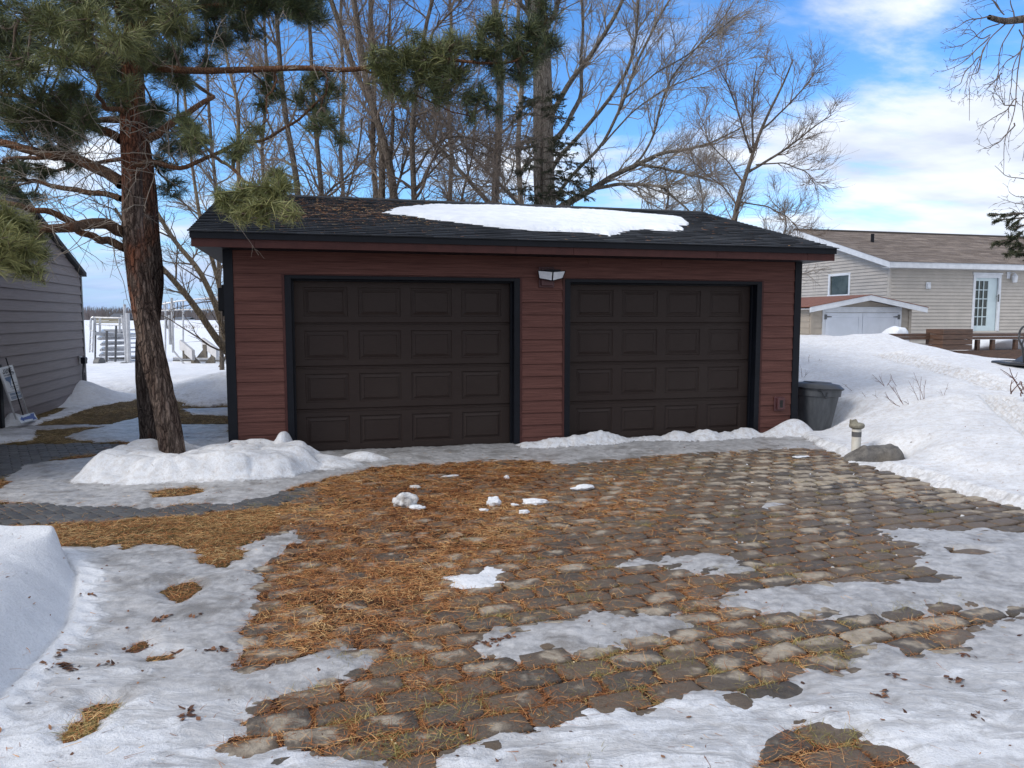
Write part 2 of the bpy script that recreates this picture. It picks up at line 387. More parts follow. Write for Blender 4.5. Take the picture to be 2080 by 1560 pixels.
def paver_mat():
    t = NT('paver'); tone = t.attr('tone'); n = t.noise(9, 6, .7); f = t.noise(150, 3, .7)
    c = t.mix(tone, (.05, .053, .058), (.095, .098, .103)); c = t.mix(t.rng(n, .4, .7, 0, .6), c, (.035, .036, .04)); c = t.mix(t.rng(f, .6, .75, 0, .5), c, (.16, .16, .16))
    return t.done(c, t.rng(n, .4, .7, .75, .4), t.bump(f, .002))
M['paver'] = paver_mat()
def snow_mat():
    t = NT('snow'); ice = t.attr('ice')
    n = t.noise(3.2, 8, .66, None, .4); n2 = t.noise(16, 6, .7); f = t.noise(75, 5, .75); sp = t.noise(230, 2, .7)
    st = t.noise(2.4, 7, .68, t.map((1.5, 4.2, 1), (0, 0, R(-18))), .8)      # crust lying in streaks over the ice
    k = t.mth('ADD', t.mth('MULTIPLY', ice, 1.25), t.mth('MULTIPLY', t.mth('SUBTRACT', st, .5), 1.5))
    k = t.mth('ADD', k, t.mth('MULTIPLY', t.mth('SUBTRACT', n2, .5), .55))
    im = t.rng(k, .2, .85)
    snow = t.mix(t.rng(n, .35, .65), (.80, .83, .88), (.70, .73, .785)); snow = t.mix(t.rng(f, .45, .7, 0, .42), snow, (.46, .48, .52)); snow = t.mix(t.mth('MULTIPLY', t.rng(n2, .5, .68, 0, .5), t.rng(ice, .05, .4)), snow, (.44, .45, .48))
    dirt = t.attr('dirt'); snow = t.mix(t.mth('MULTIPLY', dirt, t.rng(n2, .4, .66, 0, .7)), snow, (.40, .34, .28))
    icec = t.mix(t.rng(n2, .3, .7), (.25, .252, .262), (.46, .465, .48)); icec = t.mix(t.rng(n, .48, .66, 0, .75), icec, (.15, .142, .135)); icec = t.mix(t.rng(f, .55, .72, 0, .4), icec, (.62, .63, .65))
    c = t.mix(im, snow, icec)
    t.l(t.mth('MULTIPLY', t.mth('SUBTRACT', 1., im), .0), t.b.inputs['Subsurface Weight'])
    ht = t.mth('ADD', t.mth('MULTIPLY', n2, .6), t.mth('MULTIPLY', f, .45)); ht = t.mth('MULTIPLY', ht, t.rng(im, 0, 1, 1, .35))
    return t.done(c, t.rng(im, 0, 1, .72, .34), t.bump(sp, .0015, .8, t.bump(ht, .026, 1)), .3)
M['snow'] = snow_mat()
def block_snow():
    t = NT('snow_clean'); n = t.noise(5, 6, .6); f = t.noise(60, 4, .7)
    return t.done(t.mix(t.rng(n, .35, .65), (.80, .84, .9), (.72, .76, .82)), .7, t.bump(f, .004, .8, t.bump(n, .03)), .4)
M['snow_clean'] = block_snow()
def chunk_mat():
    t = NT('old_ice'); n = t.noise(18, 6, .7)
    return t.done(t.mix(t.rng(n, .35, .65), (.62, .64, .67), (.38, .37, .36)), .4, t.bump(n, .02))
M['old_ice'] = chunk_mat()
print('materials ok')
# ================================================================== THE GROUND
HOLES = [gpoly(p) for p in (
    [(332,1200),(345,1192),(390,1188),(398,1200),(378,1216),(365,1224),(350,1214)],
    [(180,1452),(200,1435),(235,1432),(232,1445),(205,1460),(180,1463)],
    [(128,1492),(150,1472),(195,1468),(192,1485),(160,1500),(130,1508)],
    [(1585,1505),(1600,1482),(1640,1466),(1690,1492),(1730,1497),(1765,1528),(1850,1545),(1880,1590),(1540,1590),(1560,1540)],
    [(308,1000),(340,994),(400,990),(410,1000),(380,1008),(315,1012)],
    [(1925,1115),(2000,1122),(1985,1128),(1935,1124)],
    [(255,1320),(290,1305),(300,1312),(275,1325)],[(300,1335),(345,1330),(350,1338),(310,1342)],
    [(340,1430),(420,1470),(400,1500),(350,1500)] if False else [(1838,1322),(1870,1325),(1850,1332)])]
PATCH = [  # (pixel outline, iciness, thickness)
 ([(-200,1150),(0,1140),(130,1128),(170,1120),(200,1112),(260,1112),(300,1106),(340,1104),(385,1118),(400,1138),(425,1158),(455,1155),(488,1135),(495,1110),(540,1090),(598,1078),(618,1094),(592,1110),(565,1130),(535,1165),(518,1195),(528,1230),(512,1265),(522,1290),(505,1330),(498,1358),(560,1342),(640,1325),(700,1320),(755,1326),(775,1352),(732,1372),(690,1397),(600,1413),(540,1428),(492,1442),(482,1480),(450,1525),(540,1527),(640,1510),(680,1532),(800,1545),(850,1562),(850,2100),(-900,2100),(-900,1150)], .5, .03),
 ([(845,1600),(860,1548),(875,1522),(940,1503),(1020,1505),(1100,1492),(1200,1462),(1290,1442),(1360,1420),(1440,1396),(1490,1405),(1520,1430),(1560,1415),(1600,1395),(1612,1380),(1640,1352),(1700,1372),(1735,1350),(1762,1342),(1742,1310),(1830,1303),(1900,1322),(1950,1302),(1990,1275),(2030,1260),(2080,1240),(2300,1200),(2500,1260),(2700,2100),(845,2100)], .42, .03),
 ([(1760,1074),(1830,1070),(1900,1075),(2000,1075),(2080,1083),(2300,1095),(2300,1215),(2080,1252),(2030,1243),(1990,1235),(1960,1242),(1930,1236),(1860,1243),(1800,1250),(1700,1245),(1600,1240),(1500,1242),(1450,1235),(1445,1215),(1500,1195),(1600,1185),(1700,1190),(1800,1180),(1900,1180),(1932,1175),(1880,1152),(1848,1142),(1870,1125),(1850,1110),(1800,1100)], .55, .024),
 ([(1255,1146),(1300,1134),(1340,1138),(1380,1122),(1450,1125),(1500,1135),(1540,1160),(1500,1168),(1440,1164),(1380,1155),(1330,1158),(1280,1157)], .62, .02),
 ([(978,1292),(1010,1280),(1080,1270),(1150,1260),(1200,1243),(1300,1250),(1380,1243),(1415,1275),(1390,1290),(1300,1300),(1250,1312),(1180,1322),(1110,1317),(1080,1342),(1040,1337),(972,1337)], .6, .024),
 ([(898,1175),(940,1170),(972,1168),(982,1152),(1005,1153),(1012,1165),(988,1190),(950,1202),(925,1196)], .15, .03),
 ([(638,1220),(660,1213),(688,1222),(682,1234),(645,1232)], .1, .03),
 ([(1545,1022),(1570,1018),(1597,1024),(1590,1033),(1550,1034)], .3, .02),
 ([(890,968),(935,962),(932,968),(895,972)], .2, .02), ([(625,1048),(650,1046),(648,1050),(627,1052)], .2, .02),
 # strip of ice along the garage, round the pine and over the left walk
 ([(-500,1012),(-200,995),(0,992),(20,965),(55,945),(110,935),(190,928),(330,880),(470,880),(600,905),(800,900),(1050,880),(1300,870),(1640,868),(1740,905),(1740,935),(1690,914),(1600,912),(1500,917),(1420,922),(1330,926),(1250,936),(1130,944),(1060,936),(960,938),(880,944),(760,950),(700,966),(610,984),(560,1008),(480,1022),(380,1026),(300,1032),(130,1026),(0,1018)], .78, .022),
 ([(-400,905),(-100,898),(0,872),(70,868),(75,880),(60,896),(0,900),(-100,925)], .25, .02),
 ([(130,890),(180,872),(240,858),(300,842),(370,862),(460,862),(480,905),(330,900),(200,898)], .75, .018),
 ([(0,866),(60,864),(230,862),(200,868),(80,874),(0,874)], .9, .015),
 ([(365,830),(475,828),(475,845),(395,842)], .5, .02), ([(60,858),(100,845),(150,826),(215,812),(235,818),(190,828),(150,840),(100,856)], .2, .03),
]
PATCH = [(gpoly(p), i, t) for p, i, t in PATCH]
FAR_EDGE = gpoly([(140,812),(178,806),(215,800),(250,800),(300,797),(345,808),(380,826),(430,828),(476,820)])
FAR = [(-60, FAR_EDGE[0][1]), (-12, FAR_EDGE[0][1])] + FAR_EDGE + [(-3.2, 15.6), (2, 16.5), (12, 18), (60, 18), (3000, 18), (3000, 3000), (-3000, 3000), (-3000, 14)]
MOUND = [(-4.35,7.22),(-3.7,7.12),(-3.05,7.2),(-2.6,7.3),(-2.2,7.55),(-1.95,8.0),(-2.0,8.45),(-2.6,8.8),(-3.5,8.75),(-4.0,8.95),(-4.5,8.6),(-4.62,8.0),(-4.5,7.6)]
CUT = [(-3.08,5.03),(-2.72,4.6),(-2.45,4.1),(-2.30,3.77),(-2.22,3.43),(-2.12,2.9),(-2.05,2.2),(-2.0,1.0),(-9,1.0),(-9,5.1)]
# the drift right of the garage, as measured heights
BK = [(1640,888,10.2),(1640,800,12.2),(1650,740,14.5),(1660,696,17),(1720,912,9.3),(1720,860,10.2),(1720,780,12.6),(1730,720,15),(1740,684,17),
      (1800,952,8.15),(1800,890,9.2),(1800,800,11.3),(1800,735,14),(1800,683,16.5),(1870,975,7.55),(1870,890,8.8),(1870,800,10.8),(1880,730,13.5),(1900,713,15.2),
      (1950,1000,7.05),(1950,900,8.3),(1950,820,9.8),(1950,760,11.8),(1960,733,14),(2080,1034,6.4),(2080,940,7.5),(2080,860,8.8),(2080,780,11),(2080,752,13.2),
      (2200,1075,5.8),(2200,950,7.3),(2200,840,9.3),(2300,780,11),(2300,735,13.5)]
bp = np.array([at(*b) for b in BK])
bp = np.vstack([bp, [[7.6,18.5,1.12],[9.5,19,.7],[12,19,.5],[6,18.5,1.12],[10,24,.7],[16,22,.6],[22,18,.6],[15,30,.5],[9.6,15.6,.62],[10.9,16.5,.5],[12.5,16.5,.45],[14,15,.5],[8.9,16.6,.78],[14,18,.6],[4.2,22,.7],[3,27,.2],[18,12,.9],[24,30,.6],[12,6,.6],[8,4,.15],[7,6.2,.25]]])
def tps(P, Q):
    r = np.sqrt(((P[:, None, :2] - Q[None, :, :2])**2).sum(-1)); return r
_K = tps(bp, bp) + 0
_A = np.block([[_K + 1e-2 * np.eye(len(bp)), np.c_[np.ones(len(bp)), bp[:, :2]]], [np.c_[np.ones(len(bp)), bp[:, :2]].T, np.zeros((3, 3))]])
_W = np.linalg.solve(_A, np.r_[bp[:, 2], 0, 0, 0])
def bank_h(X, Y):
    o = np.zeros(X.shape) + _W[-3] + _W[-2] * X + _W[-1] * Y
    for i, p in enumerate(bp): o += _W[i] * np.sqrt((X - p[0])**2 + (Y - p[1])**2)
    return o
BEDGE = gpoly([(1560,872),(1600,900),(1650,905),(1700,922),(1735,942),(1800,955),(1900,985),(2000,1012),(2090,1040),(2300,1100),(2500,1160)])
BANK = [tuple(gar(4.15, .0, 0)[:2])] + BEDGE[2:] + [(12, 2), (60, 2), (60, 45), (8, 45), (1.2, 19), (2.2, 16.6)]
BLD = G(1790, 941) + np.array([0, .16, 0])
def uv_of(X, Y):
    dx = X; dy = Y - GO[1]; return dx * U[0] + dy * U[1], dx * V[0] + dy * V[1]
def snow_fields(X, Y):
    sh = X.shape; h = np.full(sh, -.06); ice = np.zeros(sh); dirt = np.zeros(sh)
    near = (Y < 17)
    wob = .085 * (fbm(X * 3.5, Y * 3.5, 3, 3) - .5) * 2 + .085 * (fbm(X * 13, Y * 13, 9, 5, .68) - .5) * 2
    hole = np.full(sh, -9.)
    for p in HOLES: hole = np.maximum(hole, sdf(p, X, Y))
    hole = hole + wob * .35
    best = np.full(sh, -9.)
    for p, ic, th in PATCH:
        d0 = sdf(p, X, Y); d = d0 + wob
        hh = np.where(d > 0, .002 + th * (1 - np.exp(-d / .16)), d * .3)
        ice = np.where(d > best, ic, ice); best = np.maximum(best, d)
        h = np.maximum(h, np.clip(hh, -.06, 1))
    rip = (fbm(X * 4, Y * 9, 21, 4) - .5) * .028 + (fbm(X * 22, Y * 26, 5, 3) - .5) * .010
    h = np.where(h > .004, h + rip * np.clip(h / .02, 0, 1), h)
    h = np.where(hole > -.12, np.minimum(h, np.where(hole > 0, -.05, -hole * .4 - .006)), h)
    # whiter, thicker crust in the near left and near right corners
    ice = ice + .75 * (fbm(X * .8 + 3, Y * 1.5, 27, 3) - .5) + .10
    ice = ice - .30 * sstep(-.8, -2.0, X) * sstep(4.4, 3.2, Y) - .15 * sstep(3.2, 2.6, Y)
    ice = ice + .35 * sstep(.9, 1.6, X) * sstep(2.9, 3.6, Y) * sstep(4.6, 4.2, Y)
    ice = ice + .25 * sstep(3.8, 5.0, Y) * sstep(-.4, -1.4, X) * sstep(7, 6, Y)
    # mound round the pine
    m = sdf(MOUND, X, Y) + .06 * (fbm(X * 3, Y * 3, 40, 3) - .5) * 2
    g = .265 * sstep(0, .34, m)**.8 * (.88 + .24 * fbm(X * 1.3, Y * 1.6, 44, 2)) - .0
    g += .05 * np.sin((Y - 7.2) * 21 + 2.5 * fbm(X * 2, Y * 2, 46, 2) * 4) * sstep(.04, .15, m) * sstep(.5, .3, m) * .5
    g += (.035 * (fbm(X * 5, Y * 7, 47, 4) - .5) - .03 * (1 - np.abs(2 * fbm(X * 3.2 + 2, Y * 3.6, 49, 2) - 1))**6) * sstep(0, .2, m)
    g -= .12 * np.exp(-(((X + 3.68) / .3)**2 + ((Y - 8.2) / .26)**2)); g = np.where(m > -.3, g, -.1)
    g = np.maximum(g, .36 * np.exp(-(((X + 2.62) / .13)**2 + ((Y - 8.55) / .22)**2)**1.4) - .02)
    g = np.maximum(g, .24 * np.exp(-(((X + 2.9) / .32)**2 + ((Y - 8.55) / .3)**2)**1.3) - .02)
    g = np.maximum(g, .13 * np.exp(-(((X + 1.72) / .3)**2 + ((Y - 8.55) / .16)**2)) - .02)
    g = np.maximum(g, .15 * np.exp(-(((X + 2.15) / .42)**2 + ((Y - 8.25) / .3)**2)) - .02)
    ms = g > h; ice = np.where(ms, np.minimum(ice, .02 + .5 * sstep(.08, .0, g)), ice); h = np.where(ms & (g > 0), g, h); dirt = np.where(ms, .45, dirt)
    # crusty ridge along the garage wall
    u, v = uv_of(X, Y)
    prof = .20 * np.clip(fbm(u * 1.5, u * 0 + 3, 61, 4, .65) - .25, 0, 1) * 1.7 + .03
    cr = (prof * np.exp(-((v + .17 + .06 * np.sin(u * 3)) / .17)**2) + .03 * (fbm(X * 20, Y * 20, 63, 3) - .5)) * sstep(-.15, .25, u) * sstep(4.5, 4.2, u) - .008
    cr = np.maximum(cr, .26 * np.exp(-(((u - 4.0) / .42)**2 + ((v + .24) / .17)**2)) - .01)
    cr = np.maximum(cr, .15 * np.exp(-(((u - 4.7) / .34)**2 + ((v + .62) / .2)**2)) - .01)
    cr = np.maximum(cr, .10 * np.exp(-(((u - 3.2) / .5)**2 + ((v + .2) / .12)**2)) - .01)
    ms = (cr > h) & (cr > 0); h = np.where(ms, cr, h); ice = np.where(ms, .1, ice); dirt = np.where(ms, .6, dirt)
    # drift to the right
    b = sdf(BANK, X, Y) + wob * .8; raw = bank_h(np.clip(X, -2, 30), np.clip(Y, 2, 40))
    raw = np.where(Y > 40, raw * 0 + .2, raw)
    lump = .10 * (fbm(X * .9, Y * .9, 71, 4) - .5) + .028 * (fbm(X * 4, Y * 4, 75, 4) - .5)
    bb = np.where(b > 0, .02 + .07 * sstep(0, .12, b) + np.maximum(raw, .0) * sstep(0, .7, b) + lump * sstep(0, .8, b), b * .5)
    # animal and boot tracks pressed diagonally into the drift
    for (a, c, ww) in ((at(1800,706,14.5), at(2060,800,10), .22), (at(2020,815,9.8), at(2150,930,7.6), .16)):
        t = np.clip(((X - a[0]) * (c[0] - a[0]) + (Y - a[1]) * (c[1] - a[1])) / ((c[0] - a[0])**2 + (c[1] - a[1])**2), 0, 1)
        dd = ((X - a[0] - t * (c[0] - a[0])) * (c[1] - a[1]) - (Y - a[1] - t * (c[1] - a[1])) * (c[0] - a[0])) / math.hypot(c[0] - a[0], c[1] - a[1])
        on = sstep(ww * 1.3, ww * .9, np.abs(dd)) * (t > .01) * (t < .99)
        bb = bb - on * (.045 + .03 * np.cos(dd * 2 * math.pi / (ww * .55)) + .02 * (fbm(X * 9, Y * 9, 77, 2) - .5)); dirt = np.maximum(dirt, on * .75 * (b > 0))
    ms = (b > -.1) & (bb > h); ice = np.where(ms, .02 + .25 * sstep(.5, 0, b), ice); h = np.where(ms, bb, h); dirt = np.where(ms, np.maximum(dirt, .35 * sstep(1.6, 0, b)), dirt)
    # snow block cut by the plough
    c = sdf(CUT, X, Y); top = .235 + .12 * sstep(4.9, 3.2, Y) + .02 * (fbm(X * 2, Y * 2, 81, 3) - .5)
    wid = .05 + .38 * sstep(5.0, 4.2, Y)
    cc = top * np.clip(1 - (1 - np.clip(c / wid, 0, 1))**1.7, 0, 1) + .012 * (fbm(X * 9, Y * 9, 85, 3) - .5)
    ms = (c > 0) & (cc > h); h = np.where(ms, cc, h); ice = np.where(c > -.2, np.minimum(ice, np.clip(-c * 3, 0, 1)), ice); dirt = np.where(c > 0, 0, dirt)
    q_ = sstep(3.5, 4.0, Y) * sstep(6.2, 5.0, Y) * sstep(-3.0, -2.3, X) * sstep(-.4, -1.3, X); ice = np.where((h < .06), ice + .3 * q_ * sstep(-.1, -.5, c), ice)
    bl_ = np.exp(-(((X - BLD[0]) / .42)**2 + ((Y - BLD[1]) / .24)**2)); h = np.where(h > .02, np.maximum(h - .34 * bl_, np.minimum(h, .012)), h)
    cn_ = np.exp(-(((X - 4.5) / .42)**2 + ((Y - 10.8) / .45)**2)**1.5); h = np.where((h > .02) & (Y > 10.2), np.maximum(h - .5 * cn_, np.minimum(h, .02)), h)
    # skirt of snow with melted scallops
    sk = (c > -.28) & (c <= 0); h = np.where(sk, np.maximum(h, .05 * sstep(-.28, 0, c) + .012 * np.sin(Y * 42) * sstep(-.28, -.1, c) * sstep(0, -.1, c) * (Y < 4.9)), h)
    # pile at the corner of the grey shed
    p0 = G(165, 812); g = .42 * np.exp(-(((X - p0[0]) / .55)**2 + ((Y - p0[1]) / .75)**2)**.8) - .02 + .02 * (fbm(X * 6, Y * 6, 91, 3) - .5)
    p1 = G(20, 862); g = np.maximum(g, .2 * np.exp(-(((X - p1[0]) / .3)**2 + ((Y - p1[1]) / .3)**2)) - .02)
    ms = (g > h) & (g > 0); h = np.where(ms, g, h); ice = np.where(ms, .05, ice); dirt = np.where(ms, .3, dirt)
    # the far yard and the frozen lake
    f = sdf(FAR, X, Y) + wob * 2.5
    fh = np.where(f > 0, .03 + .05 * sstep(0, .5, f) + sstep(0, 2, f) * (.30 * (fbm(X * .45, Y * .45, 95, 4) - .42) * sstep(26, 18, Y) + .05), f * .4)
    pl = at(440, 800, 15.5); fh = fh + (f > 0) * .3 * np.exp(-(((X - pl[0] - .2) / 1.5)**2 + ((Y - 17) / 1.4)**2)) * (X < 0)
    fh = np.where(Y > 30, .02 - 0 * Y, fh)
    shore = sstep(118, 124, Y + 8 * (fbm(X * .02, Y * .02, 99, 2) - .5)) * (.5 + .4 * (fbm(X * .03, Y * .03, 98, 3)))
    fh = np.where(Y > 100, fh + shore * 1.0 * (Y < 6000), fh)
    ms = (f > -.4) & (fh > h); h = np.where(ms, fh, h); ice = np.where(ms & (f > 0), .25 * sstep(1.5, 0, f), ice); dirt = np.where(ms, .25 * (Y < 19), dirt)
    return h, np.clip(ice, 0, 1), dirt
def axis(segs):
    out = [segs[0][0]]
    for a, b, s0, s1 in segs:
        x = out[-1]
        while x < b - 1e-6:
            t = (x - a) / (b - a); x += s0 * (s1 / s0)**max(0., min(1., t)); out.append(min(x, b))
    return np.array(out)
xs_r = axis([(0, 4.6, .016, .018), (4.6, 9, .02, .06), (9, 26, .06, .8), (26, 3000, .8, 250)])
xs_l = axis([(0, 4.8, .016, .018), (4.8, 10, .02, .06), (10, 30, .07, .8), (30, 3000, .8, 250)])
xs = np.concatenate([-xs_l[::-1][:-1], xs_r])
ys = axis([(1.7, 4.5, .010, .014), (4.5, 9.5, .014, .028), (9.5, 20, .03, .1), (20, 130, .12, 3), (130, 3500, 4, 300)])
XX, YY = np.meshgrid(xs, ys)
hs_, ic_, di_ = snow_fields(XX, YY)
print('snow grid', XX.shape)
# inside the garage there is no snow
uu, vv = uv_of(XX, YY); ins = (uu > -3.34) & (uu < 4.1) & (vv > .12) & (vv < 6.1); hs_ = np.where(ins, -.06, hs_)
keep = hs_ > -.03
fk = keep[:-1, :-1] | keep[1:, :-1] | keep[:-1, 1:] | keep[1:, 1:]
idx = np.arange(XX.size).reshape(XX.shape)
Q = np.stack([idx[:-1, :-1][fk], idx[:-1, 1:][fk], idx[1:, 1:][fk], idx[1:, :-1][fk]], 1)
used = np.unique(Q); remap = np.full(XX.size, -1, np.int64); remap[used] = np.arange(len(used))
nobj('snow', np.stack([XX.ravel()[used], YY.ravel()[used], hs_.ravel()[used]], 1), remap[Q], M['snow'],
     attrs={'ice': ic_.ravel()[used], 'dirt': di_.ravel()[used]}, kind='structure')
def grid_interp(H, x, y):
    i = np.clip(np.searchsorted(xs, x) - 1, 0, len(xs) - 2); j = np.clip(np.searchsorted(ys, y) - 1, 0, len(ys) - 2)
    fx = np.clip((x - xs[i]) / (xs[i+1] - xs[i]), 0, 1); fy = np.clip((y - ys[j]) / (ys[j+1] - ys[j]), 0, 1)
    return H[j, i]*(1-fx)*(1-fy) + H[j, i+1]*fx*(1-fy) + H[j+1, i]*(1-fx)*fy + H[j+1, i+1]*fx*fy
def snow_z(x, y): return grid_interp(hs_, np.asarray(x, float), np.asarray(y, float))

# ---- litter / soil sheet
DENSE = gpoly([(560,985),(700,955),(900,935),(1120,938),(1080,1060),(950,1130),(860,1250),(760,1340),(540,1350),(500,1420),(480,1300),(540,1200),(600,1100)])
LAWN = gpoly([(-600,1075),(-100,1080),(130,1070),(300,1062),(500,1040),(600,1015),(640,1040),(600,1085),(520,1120),(420,1170),(300,1120),(100,1140),(-600,1170)])
COBBLE = gpoly([(620,985),(800,945),(1000,928),(1400,905),(1640,890),(1745,938),(2090,1038),(2400,1130),(2900,2000),(380,2000),(470,1560),(490,1300),(520,1180),(570,1060)])
PATH1 = gpoly([(-500,1032),(0,1022),(130,1024),(300,1030),(480,1020),(560,1000),(640,985),(640,1003),(560,1028),(400,1046),(220,1058),(0,1070),(-500,1078)])
PATH2 = gpoly([(-300,912),(0,904),(200,900),(300,905),(300,922),(200,924),(150,925),(110,932),(60,950),(20,965),(0,972),(-300,985)])
def litter(X, Y):
    dn = sstep(-.35, .45, sdf(DENSE, X, Y)); lw = sstep(-.1, .2, sdf(LAWN, X, Y)); cb = sdf(COBBLE, X, Y)
    d = np.clip(.62 - .06 * sstep(4.6, 3.6, Y) * (X > -.2) - .02 + .65 * dn - .42 * sstep(1.0, 2.6, X) * sstep(9.5, 7, Y) + .35 * (fbm(X * 1.3, Y * 1.3, 31, 3) - .5) * 2, 0, 1.25)
    d = np.where(cb < 0, np.maximum(d, .8), d)
    h = -.018 + d * (.013 + .036 * (fbm(X * 7, Y * 7, 33, 4) - .35)) + .006 * (fbm(X * 30, Y * 30, 35, 2) - .5)
    pv = np.maximum(sdf(PATH1, X, Y), sdf(PATH2, X, Y))
    h = np.where(cb < 0, np.maximum(h, -.004 + .02 * (fbm(X * 5, Y * 5, 36, 3) - .3)), h)
    h = np.where(pv > 0, -.012, h); d = np.where(pv > 0, .12, d)
    gr = np.clip(sstep(-.1, .3, -cb) * .9 + (lw * .2), 0, 1)
    return h, d, gr
gx = np.arange(-9, 6.5, .035); gy = np.concatenate([np.arange(1.7, 10, .03), np.arange(10, 22, .06)])
LX, LY = np.meshgrid(gx, gy); lh, ld, lg = litter(LX, LY)
uu, vv = uv_of(LX, LY)
I2 = np.arange(LX.size).reshape(LX.shape)
nobj('ground', np.stack([LX.ravel(), LY.ravel(), lh.ravel()], 1), np.stack([I2[:-1, :-1].ravel(), I2[:-1, 1:].ravel(), I2[1:, 1:].ravel(), I2[1:, :-1].ravel()], 1),
     M['soil'], attrs={'grass': lg.ravel()}, kind='structure')
def litter_at(x, y):
    i = np.clip(((x - gx[0]) / .035).astype(int), 0, len(gx) - 1); j = np.clip(np.searchsorted(gy, y), 0, len(gy) - 1)
    return lh[j, i], ld[j, i], lg[j, i]
# the wide base sheet under everything
bb = MB(); bb.add([(-3500, -60, -.3), (3500, -60, -.3), (3500, 3600, -.3), (-3500, 3600, -.3)], [(0, 1, 2, 3)])
bb.build('terrain', simple('earth', (.06, .045, .03), None, .5, .95), kind='structure')

# ---- paving stones with worn rounded tops
def stones(name, mt, poly, ang, lx, ly, gap, jit, top, seed, dome=.006, skip_deep=True, dry=True, pw=4.0, drop=.010):
    rg = np.random.default_rng(seed); c, s = math.cos(ang), math.sin(ang); P = np.array(poly)
    q = P @ np.array([[c, -s], [s, c]])
    cen = []; row = 0; y = q[:, 1].min()
    while y < q[:, 1].max():
        rh = ly * rg.uniform(.74, 1.24) if jit > .1 else ly; x = q[:, 0].min() - lx + (row % 2) * lx * .5 + (rg.uniform(-.2, .2) * lx if jit > .1 else 0)
        while x < q[:, 0].max():
            wl = lx * (rg.uniform(.62, 1.28) if jit > .1 else 1); cen.append((x + wl / 2, y + rh / 2, wl, rh)); x += wl
        y += rh; row += 1
    cen = np.array(cen); wx = cen[:, 0] * c - cen[:, 1] * s; wy = cen[:, 0] * s + cen[:, 1] * c
    ok = (sdf(poly, wx, wy) > 0) & (wy < 12) & (wx > -8) & (wx < 6.2)
    if skip_deep:
        hz = snow_z(wx, wy); best = hz > .022
        for dx, dy in ((.14, 0), (-.14, 0), (0, .12), (0, -.12)): best &= snow_z(wx + dx, wy + dy) > .022
        ok &= ~best
    ok &= wy > 1.75
    cen = cen[ok]; n = len(cen); K = 16
    th = np.linspace(0, 2 * math.pi, K, endpoint=False)
    ct, st = np.cos(th), np.sin(th); pr = (np.abs(ct)**pw + np.abs(st)**pw)**(-1 / pw)
    ox = ct * pr; oy = st * pr                     # squarish outline in [-1,1]
    rings = [(1.02, -.05), (1.0, -drop), (.955 if drop > .005 else .98, -.001), (.75, .0), (.38, .001)]
    verts = []; ctr = []
    sk = rg.normal(0, jit, (n, 4)); tz = rg.normal(0, .0035 if jit > .1 else .001, n); tx = rg.normal(0, .018 if jit > .1 else .004, (n, 2))
    wob = rg.normal(0, 1, (n, K)) * jit * .36
    for r_, z_ in rings:
        rr = r_ * (1 + (wob if r_ > .5 else wob * .5))
        X = ox[None] * rr * (cen[:, 2] / 2 - gap)[:, None]; Y = oy[None] * rr * (cen[:, 3] / 2 - gap)[:, None]
        X = X + sk[:, :1] * Y + sk[:, 1:2] * X * Y * 3; Y = Y + sk[:, 2:3] * X * .5 + sk[:, 3:4] * X * Y * 3
        zb = top + tz[:, None] + dome * (1 - min(1, r_)**2) + tx[:, :1] * X + tx[:, 1:] * Y if r_ < 1.01 else np.full((n, K), top - .05)
        nn = (rg.normal(0, .0016 if jit > .1 else .0003, (n, K)))
        gxx = X + cen[:, :1]; gyy = Y + cen[:, 1:2]
        verts.append(np.stack([gxx * c - gyy * s, gxx * s + gyy * c, zb + (z_ if r_ < 1.01 else 0) + nn], -1)); ctr.append(np.full((n, K), 1 - min(1, r_)))
    C0 = np.stack([cen[:, 0] * c - cen[:, 1] * s, cen[:, 0] * s + cen[:, 1] * c, top + tz + dome], -1)[:, None]
    Vt = np.concatenate(verts + [C0], 1); m = len(rings) * K + 1
    base = (np.arange(n) * m)[:, None]; qs = []
    for r in range(len(rings) - 1):
        for k in range(K):
            k2 = (k + 1) % K; qs.append(np.stack([base[:, 0] + r*K+k, base[:, 0] + r*K+k2, base[:, 0] + (r+1)*K+k2, base[:, 0] + (r+1)*K+k], 1))
    tr = [np.stack([base[:, 0] + (len(rings)-1)*K+k, base[:, 0] + (len(rings)-1)*K+(k+1) % K, base[:, 0] + m - 1], 1) for k in range(K)]
    tone = np.repeat(rg.random(n), m); cc = np.concatenate(ctr + [np.ones((n, 1))], 1).ravel()
    wx = C0[:, 0, 0]; wy = C0[:, 0, 1]
    dr = np.clip(.25 * rg.random(n) + .55 * fbm(wx * .55, wy * .55, 51, 2) + .16 * sstep(5.2, 7.5, wy) * sstep(.8, 2.5, wx), 0, 1)
    return nobj(name, Vt.reshape(-1, 3), [np.concatenate(qs), np.concatenate(tr)], mt, attrs={'tone': tone, 'ctr': cc, 'dry': np.repeat(dr, m)}, kind='structure')
stones('cobblestone_driveway', M['cobble'], COBBLE, R(20), .275, .165, .0105, .10, .004, 5, .004, pw=9)
stones('paver_path', M['paver'], PATH1, R(-40), .20, .10, .0025, .01, .003, 6, .0, dry=False, pw=14, drop=.003)
stones('paver_walk', M['paver'], PATH2, R(35), .20, .10, .0025, .01, .003, 8, .0, dry=False, pw=14, drop=.003)

